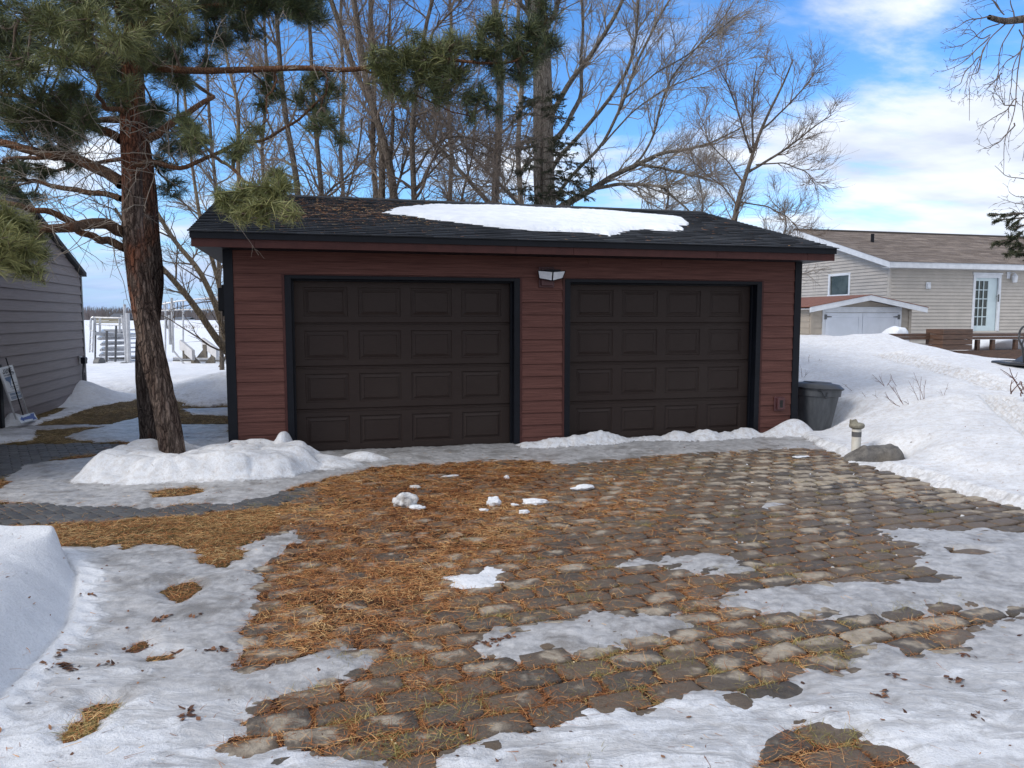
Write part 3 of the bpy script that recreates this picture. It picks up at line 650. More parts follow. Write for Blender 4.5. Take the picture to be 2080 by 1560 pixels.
# ---- needles, blades and leaves lying on the ground
def strips(P0, D, N, W, L, bend, tone, segs=2):
    """thin bent strips: base point P0, direction D, side N, width W, length L, lateral bend vector"""
    n = len(P0); out = []
    for k in range(segs + 1):
        t = k / segs; c = P0 + D * (L * t)[:, None] + bend * (t * t * L)[:, None]
        w = (W * (1 - .75 * t) * .5)[:, None]; out += [c - N * w, c + N * w]
    Vt = np.stack(out, 1); m = 2 * (segs + 1); b = np.arange(n) * m
    q = [np.stack([b + 2*k, b + 2*k+1, b + 2*k+3, b + 2*k+2], 1) for k in range(segs)]
    return Vt.reshape(-1, 3), np.concatenate(q), np.repeat(tone, m)
def lay(name, mt, n, xr, yr, dfun, Lr, W, lift, seed, tones=(.5, .25), near=1.5):
    rg = np.random.default_rng(seed)
    y = yr[0] + (yr[1] - yr[0]) * rg.random(n)**near; x = rg.uniform(xr[0], xr[1], n)
    x = x * np.clip((y * .8 + .6) / max(abs(xr[0]), abs(xr[1])), 0, 1) if xr[0] < 0 < xr[1] else x
    h, d, g = litter_at(x, y); sz = snow_z(x, y); p = dfun(x, y, d, g) * (.55 + .45 * sstep(.36, .56, fbm(x * 2.6, y * 2.6, 140, 4)))
    u_, v_ = uv_of(x, y)
    ok = (rg.random(n) < p) & ~((u_ > -3.4) & (u_ < 4.2) & (v_ > 0))
    on = sz > h; ok &= ~on | (rg.random(n) < .005)
    x, y, h, sz, on = x[ok], y[ok], h[ok], sz[ok], on[ok]; n = len(x)
    z = np.where(on, sz + .002, np.maximum(h, sz) + lift * rg.random(n)**1.5 + .001)
    a = rg.uniform(0, 2 * math.pi, n); el = np.where(on, 0, rg.normal(.04, .16, n)); D = np.stack([np.cos(a) * np.cos(el), np.sin(a) * np.cos(el), np.sin(el)], 1)
    N = np.stack([-np.sin(a), np.cos(a), rg.normal(0, .4, n)], 1); N /= np.linalg.norm(N, axis=1)[:, None]
    L = rg.uniform(*Lr, n); Wd = W * rg.uniform(.7, 1.3, n) * (1 + .09 * np.clip(y - 3, 0, 8))
    bend = np.stack([-np.sin(a), np.cos(a), np.full(n, -.12)], 1) * rg.normal(0, .35, n)[:, None]
    bend[:, 2] = -.1
    Vt, q, tn = strips(np.stack([x, y, z], 1) , D, N, Wd, L, bend, np.clip(rg.normal(tones[0], tones[1], n) + .7 * (fbm(x * 1.1, y * 1.6, seed + 60, 3) - .5) + .4 * (fbm(x * 6, y * 6, seed + 70, 2) - .5), 0, 1))
    nobj(name, Vt, q, mt, attrs={'tone': tn}, kind='stuff'); return n
c1 = lay('pine_needle_litter', M['litter'], 400000, (-5.2, 5), (2.3, 9.7), lambda x, y, d, g: np.clip(d * 1.0, .05, 1) * (1 - .75 * g * (y > 7.5)) * (1 - .6 * (g > .5) * (y < 4.9)), (.045, .11), .0021, .018, 11, (.45, .28), 1.25)
c2 = lay('dead_grass', M['grass_dry'], 330000, (-8, 5), (2.6, 17), lambda x, y, d, g: np.clip(.92 * g + .05 + .1 * sstep(6.2, 8.2, y), 0, 1) * (d > .2) * (1 - .75 * (g > .5) * (y < 4.9)), (.04, .1), .0026, .03, 12, (.5, .27), 1.0)
c3 = lay('dark_needle_litter', M['leaf_dry'], 90000, (-5.2, 5), (2.3, 9.7), lambda x, y, d, g: np.clip(d, .1, 1) * .8, (.03, .08), .0024, .008, 13, (.25, .2), 1.2)
c4 = lay('joint_needle_litter', M['litter'], 230000, (-5.2, 5), (2.3, 9.9), lambda x, y, d, g: .5 + .5 * (x < 1.6) + 0 * x, (.03, .085), .0028, .009, 15, (.42, .28), 1.2)
print('litter', c1, c2, c3, c4)
def tufts(name, mt, cs, nb, L, spread, seed, tones):
    rg = np.random.default_rng(seed); P = []; D = []; Ls = []; Tn = []
    for (x, y, s) in cs:
        k = int(nb * s); a = rg.uniform(0, 2*math.pi, k); el = np.abs(rg.normal(.55, .35, k)); r = rg.random(k)**.5 * spread * s
        px = x + r * np.cos(rg.uniform(0, 6.28, k)) * 1.6; py = y + r * np.sin(rg.uniform(0, 6.28, k)) * .7
        P.append(np.stack([px, py, np.full(k, -.004)], 1)); D.append(np.stack([np.cos(a)*np.cos(el), np.sin(a)*np.cos(el), np.sin(el)], 1)); Ls.append(L * rg.uniform(.4, 1.1, k) * s**.5); Tn.append(np.clip(rg.normal(tones, .25, k), 0, 1))
    P = np.concatenate(P); D = np.concatenate(D); Ls = np.concatenate(Ls); Tn = np.concatenate(Tn)
    N = np.cross(D, [0, 0, 1.]); N /= np.linalg.norm(N, axis=1)[:, None] + 1e-9
    bend = D * 0; bend[:, 2] = -.5; bend[:, :2] = D[:, :2] * .3
    Vt, q, tn = strips(P, D, N, np.full(len(P), .0024), Ls, bend, Tn, 3)
    nobj(name, Vt, q, mt, attrs={'tone': tn}, kind='stuff')
M['grass_green'] = needle_mat('grass_green', (.08, .085, .02), (.22, .195, .06), (.44, .36, .14), .6)
rg = np.random.default_rng(3)
tc_ = [(1435,1280),(1690,1345),(1720,1335),(1640,1310),(1560,1270),(1810,1240),(880,1505),(920,1500),(760,1530),(820,1520),(960,1440),(900,1440),(830,1350),(690,1345),(600,1240),(1500,1160),(1600,1170),(1680,1500),(1720,1495),(1180,1215),(850,1240),(1380,1350),(1540,1400),(1300,1065),(1340,1050),(1090,1075),(940,1100),(1890,1040),(1300,960),(1940,1215),(210,1448),(225,1442),(160,1490),(175,1480),(150,1495),(640,1040),(700,1120),(1850,1230),(1215,1540),(1240,1330)]
pts = [(*G(x, y)[:2], float(rg.uniform(.7, 1.3))) for x, y in tc_]
for _ in range(330):
    x, y = rg.uniform(520, 1900), 940 + 560 * rg.random()**1.4; p = G(x, y)
    if snow_z(p[0], p[1]) < -.01: pts.append((p[0], p[1], float(rg.uniform(.25, .7))))
tufts('grass_tufts', M['grass_green'], pts, 110, .095, .085, 4, .55)
def flakes(name, mt, P, size, seed, tone=(.5, .3), nrm=None):
    rg = np.random.default_rng(seed); n = len(P); a = rg.uniform(0, 6.28, n); s = size * rg.uniform(.4, 1.3, n); out = []
    tz = rg.normal(0, .3, (n, 2)); K = 6
    for k in range(K):
        t = a + k * 2*math.pi/K; r = s * rg.uniform(.45, 1.1, n) * np.where(k % 3 == 0, 1.2, .7)
        out.append(P + np.stack([r*np.cos(t), r*np.sin(t), .15 * s + r*(tz[:, 0]*np.cos(t) + tz[:, 1]*np.sin(t))], 1))
    Vt = np.stack(out, 1).reshape(-1, 3); b = np.arange(n) * K
    nobj(name, Vt, np.stack([b + k for k in range(K)], 1), mt, attrs={'tone': np.repeat(np.clip(rg.normal(*tone, n), 0, 1), K)}, kind='stuff')
rg = np.random.default_rng(8); n = 2600
y = 2.4 + 7.2 * rg.random(n)**1.3; x = rg.uniform(-1, 1, n) * (y * .75); h, d, g = litter_at(x, y); sz = snow_z(x, y); u_, v_ = uv_of(x, y)
ok = (v_ < -.05) & ((sz < h) | (rg.random(n) < .16)); z = np.maximum(h + .008, sz + .001)
flakes('fallen_leaves', M['leaf_dry'], np.stack([x, y, z], 1)[ok], .013, 9, (.45, .3))
n = 420; y = 2.4 + 6 * rg.random(n)**1.4; x = rg.uniform(-.7, .7, n) * y; h, d, g = litter_at(x, y); sz = snow_z(x, y); ok = sz < h
t_ = NT('chip'); M['chip'] = t_.done((.5, .4, .25), .7)
flakes('wood_chips', M['chip'], np.stack([x, y, h + .016], 1)[ok], .007, 10)
# dark leaves melted into the near ice
cl_ = [(105,1370),(125,1345),(145,1370),(322,1270),(335,1262),(330,1340),(300,1320),(275,1330),(345,1335),(255,1325),(430,1330),(450,1325),(375,1470),(385,1455),(225,1360),(140,1365),(180,1225),(400,1260),(120,935),(345,1055),(1960,1340),(1985,1475),(1790,1425),(1815,1385),(1940,1395),(1900,1305),(1870,1300),(970,1310),(1010,1305),(1030,1300),(990,1315)]
P = []
for (px, py) in cl_:
    c = G(px, py)
    for _ in range(9):
        q = c + np.array([rg.normal(0, .022), rg.normal(0, .02), 0]); P.append((q[0], q[1], float(snow_z(q[0], q[1])) + .003))
flakes('melted_in_leaves', M['leaf_dry'], np.array(P), .017, 14, (.3, .25))
# ---- lumps of broken ice, each a thing
def lump(name, c, r, seed, mt, label, cat, group=None, flat=1., sub=3, rough=.35):
    import bmesh
    bm = bmesh.new(); bmesh.ops.create_icosphere(bm, subdivisions=sub, radius=1)
    rg = random.Random(seed); pl = [(Vector((rg.gauss(0, 1), rg.gauss(0, 1), rg.gauss(0, 1))).normalized(), rg.uniform(.5, .85)) for _ in range(9)]
    from mathutils import noise as mn
    for v in bm.verts:
        p = v.co.copy()
        for nrm, dd in pl:
            e = p.dot(nrm) - dd
            if e > 0: p -= nrm * e * .92
        p *= 1 + rough * .5 * mn.noise(p * 2.3 + Vector((seed, 0, 0))) + rough * .2 * mn.noise(p * 7)
        v.co = Vector((p.x * r[0], p.y * r[1], max(p.z, -.55) * r[2]))
    me = bpy.data.meshes.new(name); bm.to_mesh(me); bm.free(); me.polygons.foreach_set('use_smooth', [True] * len(me.polygons))
    o = link(name, me, mt, None, label, cat, group); o.location = c; o.rotation_euler = (0, 0, rg.uniform(-.4, .4)); return o
CH = [((822,1030),(.115,.085,.10),'largest grey lump of dirty ice standing on the brown needles'),((848,1036),(.07,.05,.025),'low white ice crumb lying against the big grey lump'),
      ((1003,1028),(.10,.06,.05),'white crusty snow chunk left of the low spread chunk'),((1088,1026),(.13,.06,.03),'wide low white snow chunk between two smaller ones on the cobbles'),
      ((1184,997),(.12,.05,.035),'long pale slab of ice lying alone nearest the middle of the garage'),((1045,1030),(.045,.03,.015),'thin pale flake of ice between two white snow chunks'),
      ((1064,1045),(.05,.035,.02),'small white ice crumb just below the wide low chunk'),((983,1041),(.055,.03,.014),'flat white ice sliver in front of the crusty chunk'),
      ((1029,974),(.035,.06,.02),'small upright pale ice piece closest to the centre pillar'),((845,993),(.07,.04,.015),'flat grey ice shard behind the big grey lump'),
      ((1625,931),(.14,.04,.014),'long narrow ice piece near the right corner of the garage')]
for i, ((px, py), r, lb) in enumerate(CH):
    c = G(px, py); lump('ice_chunk', (c[0], c[1], .012 + r[2] * .45), r, 30 + i, M['old_ice'] if i in (0, 9) else M['snow'], lb, 'ice chunk', 'broken ice lumps on the cobblestones', rough=.75 if i == 0 else .55, sub=4)
def boulder(name, c, prof, depth, mt, label, cat):
    # prof: outline heights across the width (x, top z); rounded front to back, then roughened
    import bmesh
    from mathutils import noise as mn
    px_ = np.array([p[0] for p in prof]); pz_ = np.array([p[1] for p in prof]); NX, NA = 60, 40; vs = []; fs = []
    for i in range(NX):
        x = px_[0] + (px_[-1] - px_[0]) * (1 - math.cos(math.pi * i / (NX - 1))) / 2; z = float(np.interp(x, px_, pz_)); t = (x - px_[0]) / (px_[-1] - px_[0]); wd = depth * (max(0., 1 - (2 * t - 1)**2))**.4
        for j in range(NA + 1):
            a = math.pi * j / NA; ca, sa = math.cos(a), math.sin(a); yy = -wd * math.copysign(abs(ca)**.75, ca); zz_ = z * abs(sa)**.62
            p = Vector((x, yy, zz_)); n1 = mn.noise(p * 4.3) * .035 + mn.noise(p * 11) * .014 + mn.noise(p * 27) * .006
            vs.append((x + n1 * .6, yy - ca * n1, zz_ + sa * n1 - .03))
    for i in range(NX - 1):
        for j in range(NA): fs.append((i*(NA+1)+j, (i+1)*(NA+1)+j, (i+1)*(NA+1)+j+1, i*(NA+1)+j+1))
    me = bpy.data.meshes.new(name); me.from_pydata(vs, [], fs); me.polygons.foreach_set('use_smooth', [True] * len(fs)); me.update(); o = link(name, me, mt, None, label, cat); o.location = c; o.rotation_euler = (0, 0, R(-8)); return o
c = G(1790, 941); boulder('boulder', (c[0], c[1] + .16, 0), [(-.36, .0), (-.33, .05), (-.25, .11), (-.16, .165), (-.13, .20), (-.08, .185), (.04, .215), (.17, .222), (.26, .20), (.31, .14), (.345, .08), (.355, .0)], .17, M['rock'], 'rounded grey boulder at the edge of the paving beside the white pipe', 'boulder')
# ================================================================== THE GARAGE
UL, UR_ = -3.40, 4.17; DEP = 6.2; EAVE_V = -.42; RV = 3.25; EZ = 2.56; RZ = 3.53
LD = (-2.75, .10); RD = (.70, 3.565); DZ = 2.135; CO = .157; Z0 = 2.15
garage = thing('garage', gar(UL, 0, 0), 'low two-door garage with reddish brown lap siding and dark shingle roof', 'garage')
T = lambda a, b, c: gar(a, b, c)
def lap_wall(mb, a0, a1, z0, z1, exp, zref, proud=.015, face=0., tf=None, gap=.009):
    """lap boards on the plane v=face, looking towards -v; tf maps (a, v, z)"""
    k0 = math.ceil((zref - z1) / exp - 1e-6); z = zref - (k0 - 1) * exp if False else zref + math.ceil((z1 - zref) / exp) * exp
    while z > z0 + 1e-4:
        zt, zb = min(z, z1), max(z - exp, z0)
        if zt - zb > .004:
            zt -= gap if zt < z1 - .001 else 0
            pts = [(a0, face - .001, zt), (a1, face - .001, zt), (a1, face - proud, zb), (a0, face - proud, zb), (a0, face, zb), (a1, face, zb)]
            mb.add(pts if tf is None else [tf(*p) for p in pts], [(0, 3, 2, 1), (3, 4, 5, 2), (0, 4, 3), (1, 2, 5)])
        z -= exp
wl = MB(T)
for a0, a1, z0, z1 in ((UL + .09, LD[0] - .03, -.05, Z0), (LD[1] + .03, RD[0] - .03, -.05, Z0), (RD[1] + .03, UR_ - .09, -.05, Z0), (UL + .09, UR_ - .09, Z0 + .001, 2.56)):
    lap_wall(wl, a0, a1, z0, z1, CO, Z0)
# solid wall behind the boards, with the two openings left free
for a0, a1, z0, z1 in ((UL, LD[0], -.3, 2.16), (LD[1], RD[0], -.3, 2.16), (RD[1], UR_, -.3, 2.16), (UL, UR_, 2.16, 2.56)): wl.box((a0, .002, z0), (a1, .14, z1))
# board end joints
for u_, z_ in ((1.02, 2.31), (2.05, 2.31)): wl.box((u_, -.0145, z_ - .001), (u_ + .003, -.011, z_ + .12))
wl.build('front_wall', M['siding_red'], garage)
for nm, ua, sgn in (('side_wall', UL, -1), ('side_wall', UR_, 1)):
    sw = MB(T); tf = lambda a, v, z: (ua + sgn * (-v), a, z)
    lap_wall(sw, .09, DEP - .09, -.05, 2.5, CO, Z0, tf=tf)
    sw.prism([(.0, -.3), (DEP, -.3), (DEP, 2.5), (DEP/2, 2.5 + (RZ-EZ)/(RV-EAVE_V)*DEP/2 - .05), (0, 2.5)], 0, ua - .01 * sgn - (.002*sgn), ua - .14 * sgn)
    sw.build(nm, M['siding_red'], garage)
bw = MB(T); bw.box((UL, DEP - .14, -.3), (UR_, DEP, 2.5)); bw.build('back_wall', M['siding_red'], garage)
fl = MB(T); fl.box((UL + .15, .15, -.2), (UR_ - .15, DEP - .15, -.02)); fl.build('floor_slab', M['concrete'], garage)
for ua, s in ((UL, 1), (UR_, -1)):
    ct = MB(T); ct.box((ua - .018 * s, -.022, -.05), (ua + .088 * s, .0, 2.5)); ct.box((ua - .020 * s, .0, -.05), (ua + .0 * s, .10, 2.5)); ct.build('corner_trim', M['black_trim'], garage, .003)
def door(d0, d1):
    fr = MB(T)
    fr.box((d0, -.018, -.05), (d0 + .075, .12, DZ)); fr.box((d1 - .075, -.018, -.05), (d1, .12, DZ)); fr.box((d0 + .075, -.018, DZ - .04), (d1 - .075, .12, DZ))
    fr.box((d0 + .075, .075, -.02), (d0 + .10, .12, DZ - .04)); fr.box((d1 - .10, .075, -.02), (d1 - .075, .12, DZ - .04)); fr.box((d0 + .10, .075, DZ - .06), (d1 - .10, .12, DZ - .04))
    fr.build('door_frame', M['black_trim'], garage, .003)
    tr = MB(T); tr.box((d0 - .028, -.016, -.05), (d0 - .002, -.0005, DZ + .012)); tr.box((d1 + .002, -.016, -.05), (d1 + .028, -.0005, DZ + .012)); tr.box((d0 - .002, -.016, DZ + .002), (d1 + .002, -.0005, DZ + .012))
    tr.build('channel_trim', M['red_trim'], garage)
    a0, a1 = d0 + .085, d1 - .085; W = a1 - a0; H = DZ - .05; sh = H / 4; vf = .13
    dr = MB(T); sl = None
    pw_ = .515; gap = (W - 4 * pw_) / 5
    for k in range(4):
        zb = k * sh + .006; zt = (k + 1) * sh - .006; ph0, ph1 = zb + .085, zt - .075
        # stiles and rails around four raised panels
        us = [a0]
        for j in range(4):
            p0 = a0 + gap + j * (pw_ + gap); us += [p0, p0 + pw_]
        us.append(a1)
        for i in range(0, 9, 2): dr.add([(us[i], vf, ph0), (us[i+1], vf, ph0), (us[i+1], vf, ph1), (us[i], vf, ph1)], [(0, 1, 2, 3)])
        for (z0, z1) in ((zb + .014, ph0), (ph1, zt - .022)): dr.add([(a0, vf, z0), (a1, vf, z0), (a1, vf, z1), (a0, vf, z1)], [(0, 1, 2, 3)])
        # bead lines at the meeting rails
        dr.add([(a0, vf, zb + .014), (a1, vf, zb + .014), (a1, vf + .012, zb), (a0, vf + .012, zb)], [(3, 2, 1, 0)])
        dr.add([(a0, vf, zt - .022), (a1, vf, zt - .022), (a1, vf - .004, zt - .018), (a0, vf - .004, zt - .018), (a1, vf - .004, zt - .006), (a0, vf - .004, zt - .006), (a1, vf + .012, zt), (a0, vf + .012, zt)], [(0, 1, 2, 3), (3, 2, 4, 5), (5, 4, 6, 7)])
        dr.add([(a0, vf + .012, zt), (a1, vf + .012, zt), (a1, vf + .012, zt + .012), (a0, vf + .012, zt + .012)], [(0, 1, 2, 3)])
        for j in range(4):
            p0 = us[1 + 2*j]; p1 = us[2 + 2*j]; L = [(0, 0), (.008, .011), (.022, .011), (.052, -.002), (.058, .005)]
            rr = []
            for ins_, dv in L: rr.append([(p0 + ins_, vf + dv, ph0 + ins_), (p1 - ins_, vf + dv, ph0 + ins_), (p1 - ins_, vf + dv, ph1 - ins_), (p0 + ins_, vf + dv, ph1 - ins_)])
            pts = sum(rr, []); fs = []
            for r in range(len(L) - 1):
                for c in range(4): fs.append((r*4+c, r*4+(c+1) % 4, (r+1)*4+(c+1) % 4, (r+1)*4+c))
            b = (len(L) - 1) * 4; fs.append((b, b+1, b+2, b+3)); dr.add(pts, fs)
    dr.box((a0, vf + .02, 0), (a1, vf + .045, H))
    o = dr.build('overhead_door', M['door_brown'], garage)
    ws = MB(T); ws.box((a0, vf - .012, -.035), (a1, vf + .03, .006)); ws.build('bottom_seal', M['metal_mid'], o)
door(*LD); door(*RD)
# fascia boards, soffit, roof
SL = (RZ - EZ) / (RV - EAVE_V); RU0, RU1 = -3.69, 4.40
fa = MB(T)
for a, b in zip((RU0, -3.04, -.06, .67, 2.63, RU1 - .42), (-3.043, -.063, .667, 2.627, RU1 - .423, RU1)): fa.box((a, EAVE_V, EZ - .155), (b, EAVE_V + .02, EZ - .012))
fa.build('fascia', M['red_trim'], garage, .002)
fa = MB(T); fa.box((RU0, 2 * RV - EAVE_V - .02, EZ - .155), (RU1, 2 * RV - EAVE_V, EZ - .012)); fa.build('fascia', M['red_trim'], garage, .002)
for ua in (RU0, RU1 - .02):
    rk = MB(T); rk.prism([(EAVE_V + .022, EZ - .155), (RV, RZ - .155), (2*RV - EAVE_V - .022, EZ - .155), (2*RV - EAVE_V - .022, EZ - .012), (RV, RZ - .014), (EAVE_V + .022, EZ - .012)], 0, ua, ua + .02)
    rk.build('rake_board', M['red_trim'], garage)
sf = MB(T); sf.box((RU0 + .02, EAVE_V + .02, EZ - .15), (RU1 - .02, -.016, EZ - .135)); sf.box((RU0 + .02, -.016, EZ - .15), (UL - .02, DEP + .5, EZ - .135)); sf.box((UR_ + .02, -.016, EZ - .15), (RU1 - .02, DEP + .5, EZ - .135))
sf.build('soffit', M['black_trim'], garage)
de = MB(T); de.prism([(EAVE_V - .022, EZ - .065), (EAVE_V - .004, EZ - .065), (EAVE_V - .004, EZ - .0), (RV, RZ - .003), (RV, RZ + .006), (EAVE_V - .022, EZ + .004)], 0, RU0 - .012, RU1 + .012)
de.prism([(2*RV - EAVE_V + .022, EZ - .045), (2*RV - EAVE_V + .004, EZ - .045), (2*RV - EAVE_V + .004, EZ), (RV, RZ - .003), (RV, RZ + .006), (2*RV - EAVE_V + .022, EZ + .004)][::-1], 0, RU0 - .012, RU1 + .012)
de.build('roof_deck', M['black_trim'], garage)
def shingles(name, mt, parent, TT, u0, u1, v0, z0, v1, z1, exp, seed, tab=(.16, .34), th=(.005, .012), dz=.007):
    rg = np.random.default_rng(seed); L = math.hypot(v1 - v0, z1 - z0); sv, sz = (v1 - v0) / L, (z1 - z0) / L
    vs = []; tn = []; k = 0; s = -.012
    while s < L - .01:
        e = min(s + exp, L); u = u0 - .01
        while u < u1:
            w_ = rg.uniform(*tab); ue = min(u + w_, u1 + .01); t = rg.uniform(*th); g = rg.uniform(-.004, .004) if th[1] > .008 else 0
            def pt(uu, ss, hh): return TT(uu, v0 + sv * ss - sz * hh, z0 + sz * ss + sv * hh)
            lo = s + g
            vs += [pt(u, lo, dz * 0 + .003), pt(ue, lo, .003), pt(u, lo, t + dz), pt(ue, lo, t + dz), pt(ue, e + .012, .004), pt(u, e + .012, .004)]
            tn += [rg.random()] * 6; u = ue; k += 1
        s = e
    b = np.arange(k) * 6
    q = np.concatenate([np.stack([b, b+1, b+3, b+2], 1), np.stack([b+2, b+3, b+4, b+5], 1), np.stack([b+1, b+4, b+3, b+3], 1)[:0]])
    tr = np.concatenate([np.stack([b+1, b+4, b+3], 1), np.stack([b, b+2, b+5], 1)])
    return nobj(name, np.array(vs), [q, tr], mt, parent, smooth=False, attrs={'tone': np.array(tn)})
shingles('roof_shingles', M['shingle_black'], garage, T, RU0 - .02, RU1 + .02, EAVE_V - .03, EZ + .004, RV, RZ + .008, .135, 1)
shingles('roof_shingles', M['shingle_black'], garage, T, RU0 - .02, RU1 + .02, 2*RV - EAVE_V + .03, EZ + .004, RV, RZ + .008, .4, 2, (1, 2))
rc = MB(T)
for i in range(34):
    a = RU0 - .02 + i * .24; rc.prism([(RV - .14, RZ - .022), (RV, RZ + .022), (RV + .14, RZ - .022), (RV + .14, RZ - .012), (RV, RZ + .034), (RV - .14, RZ - .012)], 0, a, min(a + .245, RU1 + .02))
rc.build('ridge_cap', simple('ridge_black', (.016, .018, .022), (.01, .011, .014), 30, .85, .003), garage)
# motion light between the doors, power box at the right
fx = MB(T); fx.box((.345, -.03, 2.02), (.55, -.014, 2.285)); fx.box((.37, -.065, 2.045), (.525, -.03, 2.262)); fb = fx.build('motion_light', simple('light_red', (.07, .02, .022), None, 9, .5), garage, .006)
hb = MB(T); hb.box((.40, -.14, 2.222), (.60, -.065, 2.245)); hb.bar((.455, -.06, 2.19), (.455, -.11, 2.19), .03, 12); hb.build('light_bracket', M['black_trim'], fb, .006)
for s, (uc, vc) in ((-1, (.40, -.155)), (1, (.585, -.155))):
    lh_ = MB(T); w2 = .088
    c = [(uc - w2, vc + .05 * (s < 0), 2.215 + .016 * (s < 0)), (uc + w2, vc + .05 * (s > 0), 2.215 + .016 * (s > 0)), (uc + w2 - .035 * (s > 0), vc + .03 + .03*(s > 0), 2.105 + .035*(s > 0)), (uc - w2 + .02 * (s < 0), vc + .03 + .03*(s < 0), 2.105 + .03*(s < 0))]
    lh_.add(c + [(p[0], p[1] + .03, p[2] + .006) for p in c], [(3, 2, 1, 0), (4, 5, 6, 7), (0, 1, 5, 4), (1, 2, 6, 5), (2, 3, 7, 6), (3, 0, 4, 7)])
    lo = lh_.build('lamp_head', M['lens'], fb, .006)
    rim = MB(T)
    for p, q in zip(c, c[1:] + c[:1]): rim.bar((p[0], p[1] + .004, p[2]), (q[0], q[1] + .004, q[2]), .006, 6)
    rim.build('lamp_rim', M['black_trim'], fb)
ob = MB(T); ob.box((3.80, -.03, .335), (3.955, -.012, .535)); ob.box((3.835, -.06, .355), (3.955, -.03, .52)); oo = ob.build('power_box', simple('box_red', (.085, .028, .03), None, 9, .5), garage, .005)
oh = MB(T); oh.box((3.872, -.062, .385), (3.918, -.0595, .488)); oh.build('socket_opening', M['dark_hole'], oo)
lf = MB(T); lf.box((UL - .14, .5, 1.72), (UL - .02, .64, 2.0)); lf.box((UL - .10, .53, 1.66), (UL - .03, .61, 2.04)); lf.build('side_lantern', M['black_trim'], garage, .01)
# specks of frost left on the doors
# ---- snow lying on the front slope
ns, nu = 90, 420
ss_ = np.linspace(0, 1, ns); uu_ = np.linspace(-2.2, 3.6, nu); UU, SS = np.meshgrid(uu_, ss_)
VVv = EAVE_V + SS * (RV - EAVE_V); ZZz = EZ + SL * (VVv - EAVE_V)
def roof_uv(px, py):                      # pixel -> (u, v) on the front slope
    r = ray(px, py); n = -V * SL + np.array([0, 0, 1.]); p0 = gar(0, EAVE_V, EZ)
    t = ((p0 - CAM) @ n) / (r @ n); p = CAM + r * t; return float((p - GO) @ U), float((p - GO) @ V)
OUT = [roof_uv(x, y) for x, y in [(776,435),(800,427),(830,424),(870,420),(900,420),(1000,421),(1100,426),(1200,430),(1280,436),(1340,441),(1385,444),(1404,455),(1398,460),(1380,463),(1392,470),(1370,472),(1300,470),(1262,474),(1255,480),(1240,483),(1225,480),(1190,476),(1130,474),(1080,473),(1040,468),(1000,465),(960,460),(920,455),(880,450),(850,446),(830,441),(800,439)]]
d = sdf(OUT, UU, VVv) + .07 * (fbm(UU * 6, VVv * 4, 7, 4) - .5) * 2 + .05 * (fbm(UU * 22, VVv * 14, 12, 4, .65) - .5) * 2
hh = np.where(d > 0, .006 + .075 * (1 - np.exp(-d / .11)) + .012 * (fbm(UU * 15, VVv * 15, 13, 3) - .5) + .02 * (fbm(UU * 3, VVv * 3, 8, 3) - .5) * np.clip(d * 6, 0, 1), d * .6)
hh = np.clip(hh, -.02, 1); PT = GO + UU[..., None] * U + VVv[..., None] * V; PT[..., 2] = ZZz + hh
kp = hh > -.015; fk = kp[:-1, :-1] | kp[1:, :-1] | kp[:-1, 1:] | kp[1:, 1:]; I3 = np.arange(UU.size).reshape(UU.shape)
Q3 = np.stack([I3[:-1, :-1][fk], I3[:-1, 1:][fk], I3[1:, 1:][fk], I3[1:, :-1][fk]], 1); us3 = np.unique(Q3); rm = np.full(UU.size, -1); rm[us3] = np.arange(len(us3))
nobj('roof_snow', PT.reshape(-1, 3)[us3], rm[Q3], M['snow_clean'], label='long tapering patch of white snow lying on the dark garage roof', cat='snow patch')
rg = np.random.default_rng(5); n = 3600; x = rg.normal(-2.2, 1.0, n); v_ = np.clip(rg.normal(1.6, .75, n), EAVE_V, RV); m2 = rg.random(n) < .12; x = np.where(m2, rg.uniform(-3.5, 4.2, n), x); v_ = np.where(m2, rg.uniform(EAVE_V, RV, n), v_)
P = GO + x[:, None] * U + v_[:, None] * V; P[:, 2] = EZ + SL * (v_ - EAVE_V) + .022; ok = (x > -3.6) & (x < 4.3) & ~(sdf(OUT, x, v_) > 0)
P = P[ok]; n = len(P); a = rg.uniform(0, 6.28, n); D = np.stack([np.cos(a), np.sin(a), SL * (np.cos(a) * V[0] + np.sin(a) * V[1])], 1); Nn = np.stack([-np.sin(a), np.cos(a), a * 0 + .5], 1)
Vt, q, tn = strips(P, D, Nn, rg.uniform(.003, .008, n), rg.uniform(.025, .09, n), D * 0, np.clip(rg.normal(.45, .3, n), 0, 1))
nobj('roof_needle_litter', Vt, q, M['litter'], attrs={'tone': tn}, kind='stuff')

# ================================================================== GREY SHED AT THE LEFT
SC = G(175, 808); SCz = np.array([SC[0], SC[1], 0.])
TS = lambda a, v, z: SCz - V * a + U * v * 1. + np.array([0, 0, z])      # a: towards the viewer along the wall, v: outwards (+U)
shed = thing('shed', SCz, 'tall shed clad in weathered grey lap boards at the left edge', 'shed')
def swz(px, py): 
    a, z = plane_uz(px, py, SCz, U, V); return -a, z
ez = swz(165, 560)[1]; a2, z2 = swz(90, 470); sl = (z2 - ez) / a2; PEAK = 4.6
w_ = MB(TS); z = .18; ex = .175
while z < ez + sl * PEAK:
    zt = z + ex; amin = 0 if z < ez else (z - ez) / sl; amt = 0 if zt < ez else (zt - ez) / sl; amax = 2 * PEAK - amin; amxt = 2*PEAK - amt
    if amin < PEAK:
        w_.add([(amin, .02, z), (amax, .02, z), (max(amxt, PEAK), .002, zt - .01), (min(amt, PEAK), .002, zt - .01), (amin, 0, z), (amax, 0, z)], [(0, 1, 2, 3), (4, 5, 1, 0)])
    z = zt
